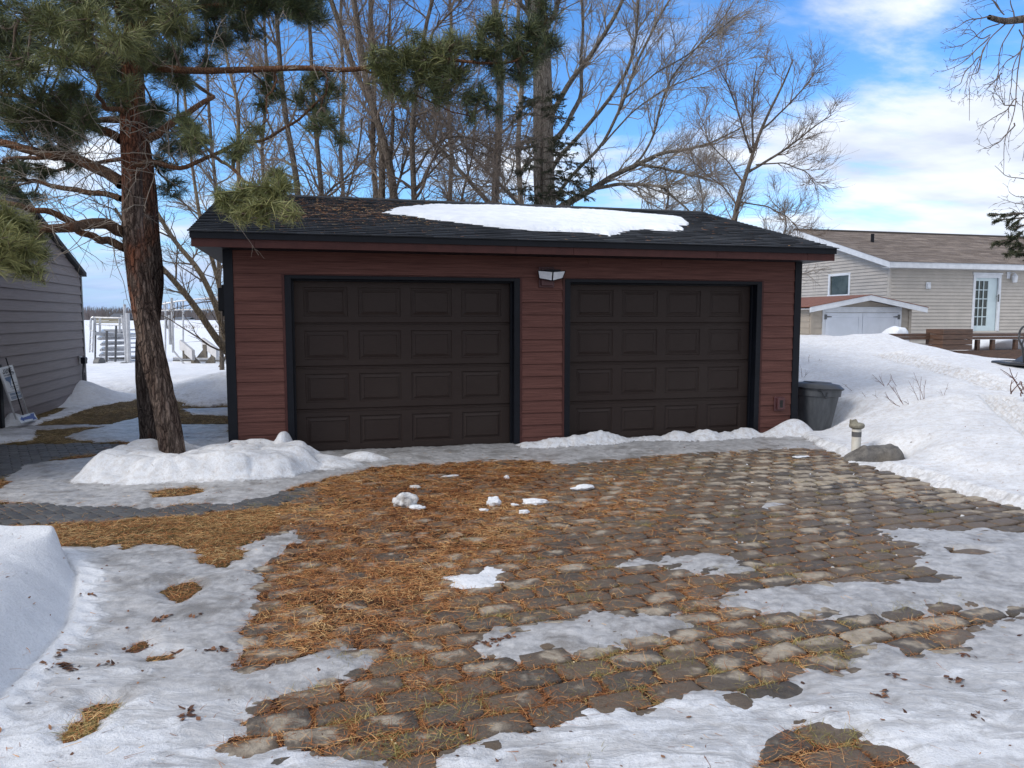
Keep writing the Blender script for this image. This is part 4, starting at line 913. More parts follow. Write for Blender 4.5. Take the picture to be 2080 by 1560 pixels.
w_.prism([(0, .0), (2*PEAK, .0), (2*PEAK, ez), (PEAK, ez + sl*PEAK), (0, ez)], 1, -.16, -.002) if False else w_.add([(0, -.002, 0), (2*PEAK, -.002, 0), (2*PEAK, -.002, ez), (PEAK, -.002, ez + sl*PEAK), (0, -.002, ez), (0, -.16, 0), (2*PEAK, -.16, 0), (2*PEAK, -.16, ez), (PEAK, -.16, ez + sl*PEAK), (0, -.16, ez)],
   [(0, 1, 2, 3, 4), (9, 8, 7, 6, 5), (0, 5, 6, 1), (4, 9, 5, 0), (1, 6, 7, 2)])
w_.build('gable_wall', M['siding_grey'], shed)
bk = MB(TS); bk.box((-.02, -.17, -.1), (.0, -4.5, ez)); bk.build('side_wall', M['siding_grey'], shed); bk = MB(TS); bk.box((2*PEAK, -.17, 0), (2*PEAK + .02, -4.5, ez)); bk.build('side_wall', M['siding_grey'], shed)
fo = MB(TS); fo.box((-.0, -.16, -.3), (2*PEAK, -.012, .17)); fo.build('foundation', M['concrete'], shed)
ctb = MB(TS); ctb.box((-.03, -.1, .02), (.055, .024, ez)); ctb.build('corner_board', M['metal_mid'], shed, .003)
rf = MB(TS)
for s in (0, 1):
    q = [(-.12, ez - sl*.12 + .02), (PEAK, ez + sl*PEAK + .02), (PEAK, ez + sl*PEAK + .10), (-.12, ez - sl*.12 + .10)]
    if s: q = [(2*PEAK - a, z) for a, z in q]
    pts = [(a, .09, z) for a, z in q] + [(a, -4.6, z) for a, z in q]; rf.add(pts, [(0, 1, 2, 3), (7, 6, 5, 4), (0, 4, 5, 1), (1, 5, 6, 2), (2, 6, 7, 3), (3, 7, 4, 0)])
rf.build('roof', M['shingle_black'] if False else simple('shed_roof', (.03, .034, .04), (.02, .022, .027), 20, .8, .003), shed)
# outlet with timer and its cords
a, z = swz(160, 733); pb = MB(TS); pb.box((a - .05, .016, z - .07), (a + .07, .05, z + .09)); sk_ = pb.build('outlet_box', M['metal_pale'], shed, .006)
pb = MB(TS); pb.box((a - .1, .05, z - .06), (a + .06, .13, z + .07)); pb.box((a - .2, .06, z - .0), (a - .1, .11, z + .05)); pb.build('plug_timer', M['black_trim'], sk_, .01)
cb_ = MB(TS)
cb_.path([(a - .0, .08, z - .05), (a - .01, .06, z - .25), (a - .08, .04, z - .6), (a - .2, .05, z - .95)], .012, 6); cb_.path([(a - .25, .03, z - .3), (a - .2, .04, z - .6), (a - .05, .05, z - .9)], .010, 6)
cb_.build('cord', M['black_trim'], sk_)
dk = MB(TS); p = swz(0, 880); dk.box((p[0] - .02, .02, -.05), (p[0] + .1, .07, .95)); dk.build('dark_post', M['black_trim'], shed, .01)
a, z = swz(40, 500); vb = MB(TS); vb.lathe([(.10, -.16), (.13, -.1), (.13, .1), (.09, .16)], (a, .12, z), 14); vb.bar((a, 0, z + .1), (a, .12, z + .18), .02); vb.build('wall_lantern', M['black_trim'], shed)
# ---- election sign frame leaning on the shed
ofs = .22
def wsp(px, py, o):
    aa, zz_ = plane_uz(px, py, SCz + U * o, U, V); return (-aa, o, zz_)
sign = thing('yard_sign', TS(*wsp(40, 850, .2)), 'white yard sign in a metal frame leaning against the grey shed', 'sign')
q = [wsp(-4, 748, .10), wsp(24, 741, .10), wsp(47, 808, .18), wsp(21, 815, .18)]
def plate(mb, q, th=.012):
    n = np.cross(np.array(mb.T(*q[1])) - np.array(mb.T(*q[0])), np.array(mb.T(*q[3])) - np.array(mb.T(*q[0]))); n /= np.linalg.norm(n)
    if n @ U < 0: n = -n
    P = [np.array(mb.T(*p)) for p in q]; b = len(mb.v); mb.v += [p + n * th * .5 for p in P] + [p - n * th * .5 for p in P]
    mb.f += [(b, b+1, b+2, b+3), (b+7, b+6, b+5, b+4)] + [(b+i, b+4+i, b+4+(i+1) % 4, b+(i+1) % 4) for i in range(4)]; return P, n
mb = MB(TS); Pq, nq = plate(mb, q); mb.build('sign_panel', M['white_trim'], sign)
def on_panel(s, t, o=.008): # s across 0..1, t down 0..1
    a = Pq[0] * (1 - s) + Pq[1] * s; b = Pq[3] * (1 - s) + Pq[2] * s; return a * (1 - t) + b * t + nq * o
def decal(name, mt, parent, polys, o=.008):
    v = []; f = []
    for pl in polys: f.append(tuple(range(len(v), len(v) + len(pl)))); v += [tuple(on_panel(s, t, o) - ORG[parent.name]) for s, t in pl]
    me = bpy.data.meshes.new(name); me.from_pydata(v, [], f); return link(name, me, mt, parent)
ink = simple('ink_black', (.02, .02, .025), None, 5, .6); blue = simple('ink_blue', (.012, .035, .30), None, 5, .5); blue2 = simple('ink_pale_blue', (.06, .14, .30), None, 5, .5)
def letters(word, s0, t0, s1, t1):
    SEG = {'J': [(.55,0,.8,.85),(.1,.8,.8,1),(.1,.6,.3,1)], 'U': [(.1,0,.35,1),(.65,0,.9,1),(.1,.8,.9,1)], 'V': None, 'E': [(.1,0,.35,1),(.1,0,.9,.18),(.1,.42,.75,.58),(.1,.82,.9,1)]}
    out = []; w = (s1 - s0) / len(word)
    for i, c in enumerate(word):
        x0 = s0 + i * w
        if c == 'V': out += [[(x0 + w*.05, t0), (x0 + w*.3, t0), (x0 + w*.55, t1), (x0 + w*.42, t1)], [(x0 + w*.7, t0), (x0 + w*.95, t0), (x0 + w*.58, t1), (x0 + w*.45, t1)]]
        else: out += [[(x0 + a*w, t0 + b*(t1-t0)), (x0 + c2*w, t0 + b*(t1-t0)), (x0 + c2*w, t0 + d2*(t1-t0)), (x0 + a*w, t0 + d2*(t1-t0))] for a, b, c2, d2 in SEG[c]]
    return out
decal('lettering', ink, sign, letters('JUVE', .13, .06, .88, .2))
rgx = random.Random(4); smalls = []
for (t0, t1, a, b, n) in ((.235, .27, .15, .85, 12), (.50, .52, .5, .85, 6), (.60, .62, .3, .9, 9), (.66, .68, .35, .85, 8)):
    x = a
    while x < b: 
        w = rgx.uniform(.02, .05); smalls.append([(x, t0), (x + w, t0), (x + w, t1), (x, t1)]); x += w + .015
smalls.append([(.0, .745), (1, .745), (1, .755), (0, .755)])
decal('small_print', simple('ink_grey', (.16, .17, .2), None, 5, .6), sign, smalls)
x = .12; dg = []
for k in range(10):
    dg.append([(x, .88), (x + .045, .88), (x + .045, .97), (x, .97)]); dg.append([(x, .78), (x + .05, .78), (x + .05, .85), (x, .85)]); x += .078
decal('number_row', blue2, sign, dg)
decal('blue_emblem', blue2, sign, [[(.15, .31), (.62, .30), (.6, .36), (.52, .42), (.45, .5), (.36, .47), (.3, .43), (.18, .4)], [(.36, .46), (.45, .5), (.42, .58), (.5, .64), (.42, .62), (.36, .55)]])
mb = MB(TS)
for (x0, y0, x1, y1) in ((24, 741, 57, 842), (-4, 748, 33, 852)): mb.bar(wsp(x0, y0, .09), wsp(x1, y1, .24), .012, 6)
mb.build('frame_leg', M['metal_pale'], sign)
q2 = [wsp(34, 846, .3), wsp(68, 838, .3), wsp(76, 852, .36), wsp(42, 860, .36)]
ar = thing('arrow_sign', TS(*q2[3]), 'small white board with a blue arrow pointing left, below the leaning sign', 'sign')
mb = MB(TS); Pq, nq = plate(mb, q2, .012); mb.build('board', M['white_trim'], ar)
decal('blue_arrow', blue, ar, [[(.06, .5), (.22, .16), (.24, .36), (.74, .24), (.72, .06), (.97, .1), (.9, .5), (.97, .9), (.72, .94), (.74, .76), (.24, .68), (.22, .88)]])
mb = MB(TS); mb.bar(wsp(12, 727, .06), wsp(47, 843, .34), .010, 6); mb.bar(wsp(18, 756, .12), wsp(28, 756, .12), .008, 6)
mb.build('metal_stake', M['black_trim'], None, label='thin black metal stake leaning diagonally across the white yard sign', cat='stake')

# ================================================================== BIN, PIPE
CB = np.array([4.43, 10.95, .0])
can = thing('trash_can', CB, 'grey plastic trash can with dark lid standing beside the garage corner', 'trash can')
TC = lambda a, b, c: CB + U * a * .98 + V * b + np.array([0, 0, c])
def rsq(r, z, n=28, p=3.0, fl=0):
    o = []
    for i in range(n):
        t = 2*math.pi*i/n; c, s = math.cos(t), math.sin(t); k = (abs(c)**p + abs(s)**p)**(-1/p); rr = r * k * (1 + (.018 if (i % 4 == 0) else 0) * fl); o.append((c*rr, s*rr, z))
    return o
def loft(mb, rings, cap=True):
    n = len(rings[0]); b = sum(rings, []); fs = []
    for r in range(len(rings) - 1):
        for i in range(n): fs.append((r*n+i, r*n+(i+1) % n, (r+1)*n+(i+1) % n, (r+1)*n+i))
    if cap: fs += [tuple(range(n))[::-1], tuple(range((len(rings)-1)*n, len(rings)*n))]
    mb.add(b, fs)
mb = MB(TC); loft(mb, [rsq(.195, 0, fl=1), rsq(.2, .02, fl=1), rsq(.272, .50, fl=1), rsq(.275, .51), rsq(.298, .515), rsq(.305, .60), rsq(.318, .605), rsq(.318, .62)]); o = mb.build('bin_body', M['plastic_grey'], can, smooth=True); smooth_by_angle(o, 35)
mb = MB(TC); loft(mb, [rsq(.33, .612), rsq(.335, .63), rsq(.31, .65), rsq(.27, .685), rsq(.18, .70), rsq(.17, .712), rsq(.05, .715)]); 
for t in (.3, 1.87, 3.44, 5.0): mb.box((math.cos(t)*.32 - .03, math.sin(t)*.32 - .03, .618), (math.cos(t)*.32 + .045, math.sin(t)*.32 + .03, .634))
o = mb.build('lid', M['plastic_lid'], can, smooth=True); smooth_by_angle(o, 35)
mb = MB(TC); mb.path([(-.20, -.29, .60), (-.19, -.35, .60), (-.14, -.365, .52), (-.10, -.34, .50), (-.05, -.30, .57)], .012, 6); mb.build('handle', M['plastic_lid'], can)
o = can; can.rotation_euler = (R(-1), R(2.5), 0)
PB = G(1742, 928); PB = np.array([PB[0], PB[1] + .05, 0.])
pipe = thing('pipe_bollard', PB, 'short white plastic pipe with a weathered cap standing behind the boulder', 'pipe')
mb = MB(lambda a, b, c: PB + np.array([a, b, c])); mb.lathe([(.053, -.1), (.053, .33)], (0, 0, 0), 20); mb.build('pipe_tube', M['pvc'], pipe, smooth=True)
smooth_by_angle(bpy.data.objects['pipe_tube'])
mb = MB(lambda a, b, c: PB + np.array([a, b, c])); mb.lathe([(.0545, .235), (.0545, .295)], (0, 0, 0), 20); o = mb.build('tape_band', M['metal_mid'], pipe, smooth=True); smooth_by_angle(o)
mb = MB(lambda a, b, c: PB + np.array([a, b, c])); mb.lathe([(.06, .33), (.083, .345), (.088, .375), (.075, .392), (.05, .40)], (0, 0, 0), 18)
mb.add([(-.08, -.03, .385), (-.0, -.05, .40), (.02, .03, .40), (-.07, .05, .385), (-.085, -.02, .43), (-.03, -.04, .455), (.0, .02, .41), (-.07, .04, .44)], [(0, 1, 5, 4), (1, 2, 6, 5), (2, 3, 7, 6), (3, 0, 4, 7), (4, 5, 6, 7)])
o = mb.build('cap', M['lichen_cap'], pipe, .006, smooth=True); smooth_by_angle(o)

# ================================================================== NEIGHBOUR'S HOUSE
HC = at(1803, 650, 25.0); HC = np.array([HC[0], HC[1], 0.])
house = thing('house', HC, 'beige vinyl sided house with white trim and brown shingle roof on the right', 'house')
TH = lambda a, v, z: HC + U * a + V * v + np.array([0, 0, z])
def hf(px, py): return plane_uz(px, py, HC, V, U)        # front face (u, z)
def hl_(px, py): return plane_uz(px, py, HC, U, V)       # left face (v, z)
HEZ = hf(1803, 534)[1]; HW = 9.3; HL = 17.; hr = hl_(1625, 466); HS = (hr[1] - HEZ) / (hr[0] + .35)
D0 = hf(1977, 557); D1 = hf(2027, 672); W0 = hl_(1684, 557); W1 = hl_(1727, 602)
mb = MB(TH); ex = .115
for a_, b_, c_, d_ in ((.07, D0[0], .3, HEZ), (D1[0], HL, .3, HEZ), (D0[0], D1[0], D0[1], HEZ), (D0[0], D1[0], .3, D1[1])): lap_wall(mb, a_, b_, c_, d_, ex, HEZ, .03, gap=.016)
mb.box((0, .0, -.2), (D0[0], .14, HEZ)); mb.box((D1[0], .0, -.2), (HL, .14, HEZ)); mb.box((D0[0], 0, D0[1]), (D1[0], .14, HEZ)); mb.box((D0[0], 0, -.2), (D1[0], .14, D1[1]))
mb.build('front_wall', M['siding_tan'], house)
mb = MB(TH); z = .3
wv0, wv1 = min(W0[0], W1[0]), max(W0[0], W1[0])
top = HEZ + HS * HW / 2
k = 0
zz0 = HEZ - ex * math.ceil((HEZ - .3) / ex); z = zz0
while z < top - .02:
    zt = z + ex; lo = .07 if z < HEZ else (z - HEZ) / HS; hi = HW - lo
    spans = [(lo, hi)] if (zt <= W1[1] or z >= W0[1]) else [(lo, wv0), (wv1, hi)]
    for a, b in spans:
        if b > a: mb.add([(-.03, a, z), (-.03, b, z), (-.001, b, zt - .016), (-.001, a, zt - .016), (0, a, z), (0, b, z)], [(0, 1, 2, 3)[::-1], (4, 5, 1, 0)[::-1]])
    z = zt
for poly in ([(0, -.2), (wv0, -.2), (wv0, HEZ), (0, HEZ)], [(wv1, -.2), (HW, -.2), (HW, HEZ), (wv1, HEZ)], [(wv0, -.2), (wv1, -.2), (wv1, W1[1]), (wv0, W1[1])], [(wv0, W0[1]), (wv1, W0[1]), (wv1, HEZ), (wv0, HEZ)], [(0, HEZ), (HW, HEZ), (HW/2, top)]): mb.prism(poly, 0, .0, .14)
mb.build('gable_wall', M['siding_tan'], house)
mb = MB(TH); mb.box((-.02, -.02, -.1), (.075, .0, HEZ)); mb.box((-.02, .0, -.1), (-.0, .075, HEZ)); mb.build('corner_post', M['siding_tan'], house)
mb = MB(TH); OV = .35; z0 = HEZ - HS * OV
mb.box((-.32, -OV - .02, z0 - .06), (HL + .3, -OV, z0 + .12)); mb.box((-.32, -OV, z0 - .06), (HL + .3, -.02, z0 - .05)); mb.build('fascia', M['white_trim'], house)
mb = MB(TH)
for a, b in ((-.34, -.31),): mb.prism([(-OV - .02, z0 - .07), (-OV - .02, z0 + .12), (HW/2, top + .12), (HW + OV, z0 + .12), (HW + OV, z0 - .07), (HW/2, top - .09)], 0, a, b)
mb.build('rake_board', M['white_trim'], house)
mb = MB(TH); mb.prism([(-OV, z0 - .02), (HW/2, top + .03), (HW + OV, z0 - .02), (HW + OV, z0 + .0), (HW/2, top + .05), (-OV, z0 + .0)], 0, -.31, HL + .3); mb.build('roof_deck', M['white_trim'], house)
shingles('roof_shingles', M['shingle_brown'], house, TH, -.35, HL + .3, -OV - .03, z0 + .125, HW / 2, top + .125, .145, 11, (.3, .7), (.004, .01))
shingles('roof_shingles', M['shingle_brown'], house, TH, -.35, HL + .3, HW + OV + .03, z0 + .125, HW / 2, top + .125, 1., 12, (2, 4))
mb = MB(TH); mb.prism([(HW/2 - .14, top + .09), (HW/2, top + .15), (HW/2 + .14, top + .09), (HW/2 + .14, top + .12), (HW/2, top + .18), (HW/2 - .14, top + .12)], 0, -.36, HL + .3); mb.build('ridge_cap', simple('ridge_dark', (.028, .022, .019), None, 20, .9), house)
# vent pipe through the roof
r = ray(1772, 492); n_ = -V * HS + np.array([0, 0, 1.]); p0 = TH(0, -OV, z0 + .13); p = CAM + r * (((p0 - CAM) @ n_) / (r @ n_))
mb = MB(); mb.bar(tuple(p - [0, 0, .1]), tuple(p + [0, 0, .30]), .06, 14); mb.build('vent_pipe', M['black_trim'], house, smooth=False)
# window
mb = MB(TH); vf0 = -.03
mb.box((-.03, wv0 - .0, W1[1]), (.02, wv0 + .09, W0[1])); mb.box((-.03, wv1 - .09, W1[1]), (.02, wv1, W0[1])); mb.box((-.03, wv0 + .09, W0[1] - .09), (.02, wv1 - .09, W0[1])); mb.box((-.045, wv0 - .02, W1[1] - .02), (.02, wv1 + .02, W1[1] + .08))
wi = mb.build('window', M['white_trim'], house, .004)
mb = MB(TH); mb.box((.02, wv0 + .05, W1[1] + .05), (.03, wv1 - .05, W0[1] - .05)); mb.build('pane', M['glass'], wi)
# glazed door with a storm frame
du0, du1, dz1, dz0 = D0[0], D1[0], D0[1], D1[1]
mb = MB(TH); mb.box((du0, -.035, dz0), (du0 + .10, .03, dz1)); mb.box((du1 - .10, -.035, dz0), (du1, .03, dz1)); mb.box((du0 + .1, -.035, dz1 - .12), (du1 - .1, .03, dz1)); mb.box((du0 - .04, -.05, dz1), (du1 + .04, .0, dz1 + .06))
df = mb.build('entry_door', M['white_trim'], house, .004)
g0, g1 = du0 + .13, du0 + .13 + (du1 - du0 - .26) * .62; gz0, gz1 = dz0 + .18, dz1 - .22
mb = MB(TH); mb.box((g1 + .0, .04, dz0), (du1 - .10, .08, dz1 - .12)); mb.box((g0 - .03, .04, dz0), (g1, .08, gz0)); mb.box((g0 - .03, .04, gz1), (g1, .08, dz1 - .12)); mb.box((g0 - .03, .04, gz0), (g0, .08, gz1))
for i in range(1, 3): mb.box((g0 + (g1-g0)*i/3 - .014, .035, gz0), (g0 + (g1-g0)*i/3 + .014, .06, gz1))
for i in range(1, 5): mb.box((g0, .034, gz0 + (gz1-gz0)*i/5 - .014), (g1, .059, gz0 + (gz1-gz0)*i/5 + .014))
mb.build('door_leaf', simple('door_pale', (.55, .66, .68), (.5, .6, .63), 3, .4), df)
mb = MB(TH); mb.box((g0, .066, gz0), (g1, .074, gz1)); mb.build('glazing', M['glass'], df)
mb = MB(TH); mb.box((du1 - .125, -.07, dz0 + 1.0), (du1 - .095, -.035, dz0 + 1.25)); mb.bar((du1 - .11, -.07, dz0 + 1.17), (du1 - .24, -.08, dz0 + 1.17), .014, 6); mb.build('door_handle', M['metal_mid'], df)
a, z = hf(1884, 580); mb = MB(TH); mb.box((a - .09, -.05, z - .11), (a + .09, -.012, z + .11)); mb.box((a - .055, -.08, z - .08), (a + .055, -.05, z + .06)); mb.build('dryer_vent', M['white_trim'], house, .008)
a, z = hf(2049, 560); mb = MB(TH); mb.box((a - .11, -.04, z - .1), (a + .03, -.012, z + .13)); wlp = mb.build('wall_lantern', M['white_trim'], house, .006)
mb = MB(TH); c = (a + .09, -.16, z - .12); mb.lathe([(.03, -.13), (.075, -.11), (.09, .08), (.10, .09), (.04, .16), (.015, .2)], c, 8); mb.bar((a - .03, -.04, z + .08), (a + .09, -.16, z + .1), .014, 6); mb.build('lantern_cage', M['white_trim'], wlp)

# ================================================================== SMALL WHITE-FRONTED SHED
TC0 = at(1750, 650, 19.0); TC0 = np.array([TC0[0], TC0[1], 0.]); TT_ = lambda a, v, z: TC0 + U * a + V * v + np.array([0, 0, z])
def tf_(px, py): return plane_uz(px, py, TC0, V, U)
toy = thing('garden_shed', TC0, 'small gabled garden shed with white double doors behind the snow drift', 'shed')
pk = tf_(1752, 600); rt = tf_(1866, 625); RSL = (pk[1] - rt[1]) / (rt[0] - pk[0]); hwid = tf_(1849, 640)[0]; oh_ = rt[0]; wt = pk[1] - RSL * hwid - .1; DPT = 3.2
drx0, drz = tf_(1670, 633); drx1 = tf_(1830, 633)[0]
mb = MB(TT_); lap_wall(mb, -hwid, drx0, .2, wt + .1, .15, wt, .014); lap_wall(mb, drx1, hwid, .2, wt + .1, .15, wt, .014)
mb.prism([(-hwid, 0), (hwid, 0), (hwid, wt), (0, pk[1] - .1), (-hwid, wt)], 1, 0, .1); mb.build('front_wall', M['siding_shed'], toy)
mb = MB(TT_); lap_wall(mb, .05, DPT, .2, wt, .15, wt, .014, tf=lambda a, v, z: (-hwid + v, a, z)); mb.box((-hwid, .05, 0), (-hwid + .1, DPT, wt)); mb.build('side_wall', M['siding_shed'], toy); mb = MB(TT_); mb.box((hwid - .1, .1, 0), (hwid, DPT, wt)); mb.build('side_wall', M['siding_shed'], toy); mb = MB(TT_); mb.box((-hwid, DPT, 0), (hwid, DPT + .1, wt)); mb.build('back_wall', M['siding_shed'], toy)
for s in (-1, 1): mb = MB(TT_); mb.box((s*hwid - .02*(s < 0) - .06*(s > 0), -.025, .1), (s*hwid + .06*(s < 0) + .02*(s > 0), -.001, wt + .02)); mb.build('corner_board', M['siding_shed'], toy)
mb = MB(TT_); f0 = drz - 0.0
mb.box((drx0, -.03, .1), (drx0 + .08, .0, f0 + .12)); mb.box((drx1 - .08, -.03, .1), (drx1, .0, f0 + .12)); mb.box((drx0 + .08, -.03, f0 - .02), (drx1 - .08, .0, f0 + .12)); mb.build('door_surround', M['white_trim'], toy, .004)
mid = (drx0 + drx1) / 2
for a, b, s in ((drx0 + .085, mid - .006, 0), (mid + .006, drx1 - .085, 1)):
    mb = MB(TT_); mb.box((a, -.02, .15), (b, -.002, f0 - .03)); mb.box((a, -.032, .15), (a + .11, -.02, f0 - .03)); mb.box((b - .11, -.032, .15), (b, -.02, f0 - .03)); mb.box((a + .11, -.032, f0 - .14), (b - .11, -.02, f0 - .03)); mb.box((a + .11, -.032, .15), (b - .11, -.02, .28))
    dd_ = mb.build('shed_door', M['white_paint'], toy, .003)
    e = a if s == 0 else b; g = 1 if s == 0 else -1
    mb = MB(TT_); mb.box((e - .035, -.05, f0 - .19), (e + .025, -.033, f0 - .07)); mb.prism([(e + .0*g, f0 - .15), (e + .17*g, f0 - .135), (e + .17*g, f0 - .12), (e, f0 - .10)][::g], 1, -.046, -.033); mb.build('strap_hinge', M['metal_mid'], dd_)
mb = MB(TT_); fz = .10
for s in (-1, 1): mb.prism([(0, pk[1]), (s*oh_, rt[1]), (s*oh_, rt[1] - fz - .03), (0, pk[1] - fz - .03)], 1, -.30, -.27); mb.prism([(0, pk[1] - .03), (s*oh_*.97, rt[1] - .03), (s*oh_*.97, rt[1] - .045), (0, pk[1] - .045)], 1, -.27, DPT)
mb.build('gable_fascia', M['white_trim'], toy)
mb = MB(TT_)
for s in (-1, 1): mb.prism([(0, pk[1]), (s*(oh_ + .02), rt[1] - .003), (s*(oh_ + .02), rt[1] + .012), (0, pk[1] + .015)], 1, -.31, DPT + .25)
mb.build('roof', M['shingle_rust'], toy)
# ================================================================== DECK with low rail
DKc = at(1942, 700, 16.6); DKc = np.array([DKc[0], DKc[1], 0.]); TD = lambda a, v, z: DKc + U * a + V * v + np.array([0, 0, z])
deck = thing('deck', DKc, 'brown stained wooden deck with a low bench rail and corner box', 'deck')
zc = lambda py: CAM_H - (py - 647) / F_PX * 16.6
mb = MB(TD); mb.box((.0, -.03, zc(734)), (7, .0, zc(712))); mb.box((-.0, 0, zc(730)), (7, 4.5, zc(716))); mb.box((-.03, -.0, zc(730)), (-.0, 4.5, zc(712))); mb.build('deck_platform', M['wood_dark'], deck, .004)
mb = MB(TD); n6 = 4; hz = (zc(668) - zc(711)) / n6
for i in range(n6):
    z = zc(711) + i * hz; mb.box((-.42, -.06, z + .004), (.38, .42, z + hz - .004))
bx_ = mb.build('corner_box', M['wood_dark'], deck, .006)
mb = MB(TD); mb.box((.38, .05, zc(684)), (7, .34, zc(678))); mb.box((.38, .05, zc(690)), (7, .09, zc(684.5))); mb.box((-1.6, .3, zc(684)), (-.42, .55, zc(678))); mb.box((-1.6, .3, zc(690)), (-.42, .34, zc(684.5))); mb.build('bench_rail', M['wood_dark'], deck, .004)
for a in (.68, 1.1, 1.75, 2.6, 3.5): 
    mb = MB(TD); mb.box((a - .04, .06, zc(712)), (a + .04, .14, zc(690.5))); mb.build('post', M['wood_dark'], deck, .004)
# snow on the deck
lump('snow_heap', tuple(TD(-.72, 1.0, 1.02)), (.40, .55, .44), 77, M['snow_clean'], 'white snow heap piled left of the brown corner box', 'snow heap', flat=1, rough=.25)
lump('snow_heap', tuple(TD(2.0, 1.3, 1.0)), (1.9, .7, .36), 78, M['snow_clean'], 'low snow heap seen between the posts of the deck rail', 'snow heap', rough=.3)
# ================================================================== TABLE with an upturned chair at the right edge
tb = at(2150, 742, 12.2); TB = np.array([tb[0] + .2, tb[1], 0.]); TT2 = lambda a, b, c: TB + np.array([a, b, c])
tz_ = CAM_H - (738 - 647) / F_PX * 12.2
table = thing('patio_table', TT2(0, 0, tz_ - .6), 'dark glass topped patio table half buried in the snow drift', 'table')
mb = MB(TT2); mb.prism([(-1.05, -.15), (-1.0, -.42), (-.6, -.55), (.9, -.55), (1.05, -.4), (1.05, .4), (.9, .55), (-.7, .55), (-1.0, .4)], 2, tz_, tz_ + .018); mb.build('glass_top', simple('table_glass', (.10, .115, .125), (.16, .175, .185), 3, .12, spec=.8), table)
mb = MB(TT2); q = [(-1.07, -.15), (-1.02, -.43), (-.6, -.565), (.9, -.565), (1.06, -.4), (1.06, .4), (.9, .56), (-.7, .56), (-1.02, .4)]
for a, b in zip(q, q[1:] + q[:1]): mb.bar((*a, tz_ + .004), (*b, tz_ + .004), .022, 8)
mb.path([(-.8, -.4, tz_ - .03), (-.3, -.42, tz_ - .10), (.9, -.42, tz_ - .06)], .03, 6); mb.prism([(-.85, -.02), (-.55, -.11), (-.2, -.06), (.2, -.13), (.9, -.1), (.9, -.01)][::-1], 1, -.42, -.40) if False else mb.add([(-.85, -.42, tz_ - .02), (-.55, -.42, tz_ - .12), (-.2, -.42, tz_ - .07), (.2, -.42, tz_ - .14), (.9, -.42, tz_ - .12), (.9, -.42, tz_ - .01), (-.85, -.40, tz_ - .02), (-.55, -.40, tz_ - .12), (-.2, -.40, tz_ - .07), (.2, -.40, tz_ - .14), (.9, -.40, tz_ - .12), (.9, -.40, tz_ - .01)], [(0, 1, 2, 3, 4, 5), (11, 10, 9, 8, 7, 6)])
for a, b in ((-.7, -.3), (-.7, .35), (.8, -.3), (.8, .35)): mb.bar((a, b, tz_ - .02), (a * .95, b, tz_ - .75), .02, 8)
mb.build('table_frame', M['metal_dark'], table)
ch = thing('metal_chair', TT2(-.4, 0, tz_), 'black metal chair laid upside down on the patio table', 'chair')
mb = MB(TT2); cxx, czz = -.70, tz_ + .37
mb.path([(cxx + .22*math.cos(t), -.1 + .12*math.sin(t), czz + .25*math.sin(t)) for t in np.linspace(.5, 5.6, 26)], .016, 8); mb.build('curved_frame', M['metal_dark'], ch)
mb = MB(TT2); mb.path([(-.90, -.2, tz_ + .03), (-.95, -.2, tz_ + .32), (-.87, -.15, tz_ + .42)], .014, 8); mb.path([(-.84, -.1, tz_ + .5), (-.5, .1, tz_ + .66), (.1, .1, tz_ + .7)], .014, 8); mb.build('leg', M['metal_dark'], ch)
mb = MB(TT2); mb.prism([(-.88, tz_ + .025), (-.45, tz_ + .025), (-.05, tz_ + .10), (-.5, tz_ + .2), (-.7, tz_ + .14)], 1, -.22, .12); mb.build('seat', M['metal_dark'], ch, .01)
# ================================================================== LAKE SIDE: boat lift, dock sections, far houses
BLY = 26.0
def bl(px, py, Y=BLY): return at(px, py, Y)
lift = thing('boat_lift', bl(262, 752), 'tall aluminium boat lift with winch posts and ladder on the snowy shore', 'boat lift')
mb = MB()
mb.bar(tuple(bl(253, 618)), tuple(bl(256, 752)), .045, 8); mb.bar(tuple(bl(259, 636, 25.6)), tuple(bl(263, 754, 25.6)), .07, 8); mb.bar(tuple(bl(248, 640)), tuple(bl(262, 745)), .05, 8)
mb.build('winch_post', M['metal_pale'], lift)
mb = MB(); mb.bar(tuple(bl(349, 605, 27)), tuple(bl(352, 716, 27)), .045, 8); mb.bar(tuple(bl(344, 640, 27)), tuple(bl(346, 700, 27)), .05, 8); mb.build('winch_post', M['metal_pale'], lift)
mb = MB()
for t0, y0 in ((0, 0), (.0, 0)):
    mb.path([tuple(bl(341 + 3*math.cos(t) + 0, 655 + 12*math.sin(t), 27.2)) for t in np.linspace(0, 6.3, 20)], .035, 6)
mb.build('winch_wheel', M['metal_pale'], lift)
mb = MB()
for k, y in enumerate(range(668, 752, 9)): mb.bar(tuple(bl(262, y + 2, 25.8)), tuple(bl(300 + 0 * k, y + 1, 27)), .03, 6)
mb.build('lift_rung', M['metal_pale'], lift)
dockt = thing('dock_stack', bl(215, 745), 'stack of white dock frames with a tan bench on top and a ladder', 'dock')
for k, (y, x0) in enumerate(((676, 204), (688, 200), (700, 206), (711, 205), (722, 203), (733, 202))):
    mb = MB(); A, B = bl(x0, y, 26.4), bl(252, y - 3 + (k % 2) * 2, 27.0); mb.bar(tuple(A), tuple(B), .055, 6); A2, B2 = bl(x0 + 5, y - 5, 28.2), bl(254, y - 6, 28.6); mb.bar(tuple(A2), tuple(B2), .045, 6); mb.bar(tuple(A), tuple(A2), .045, 6); mb.build('dock_frame', M['metal_pale'], dockt)
mb = MB()
for x in (194, 217): mb.bar(tuple(bl(x, 672, 26)), tuple(bl(x - 1, 748, 26)), .03 if x < 200 else .04, 6)
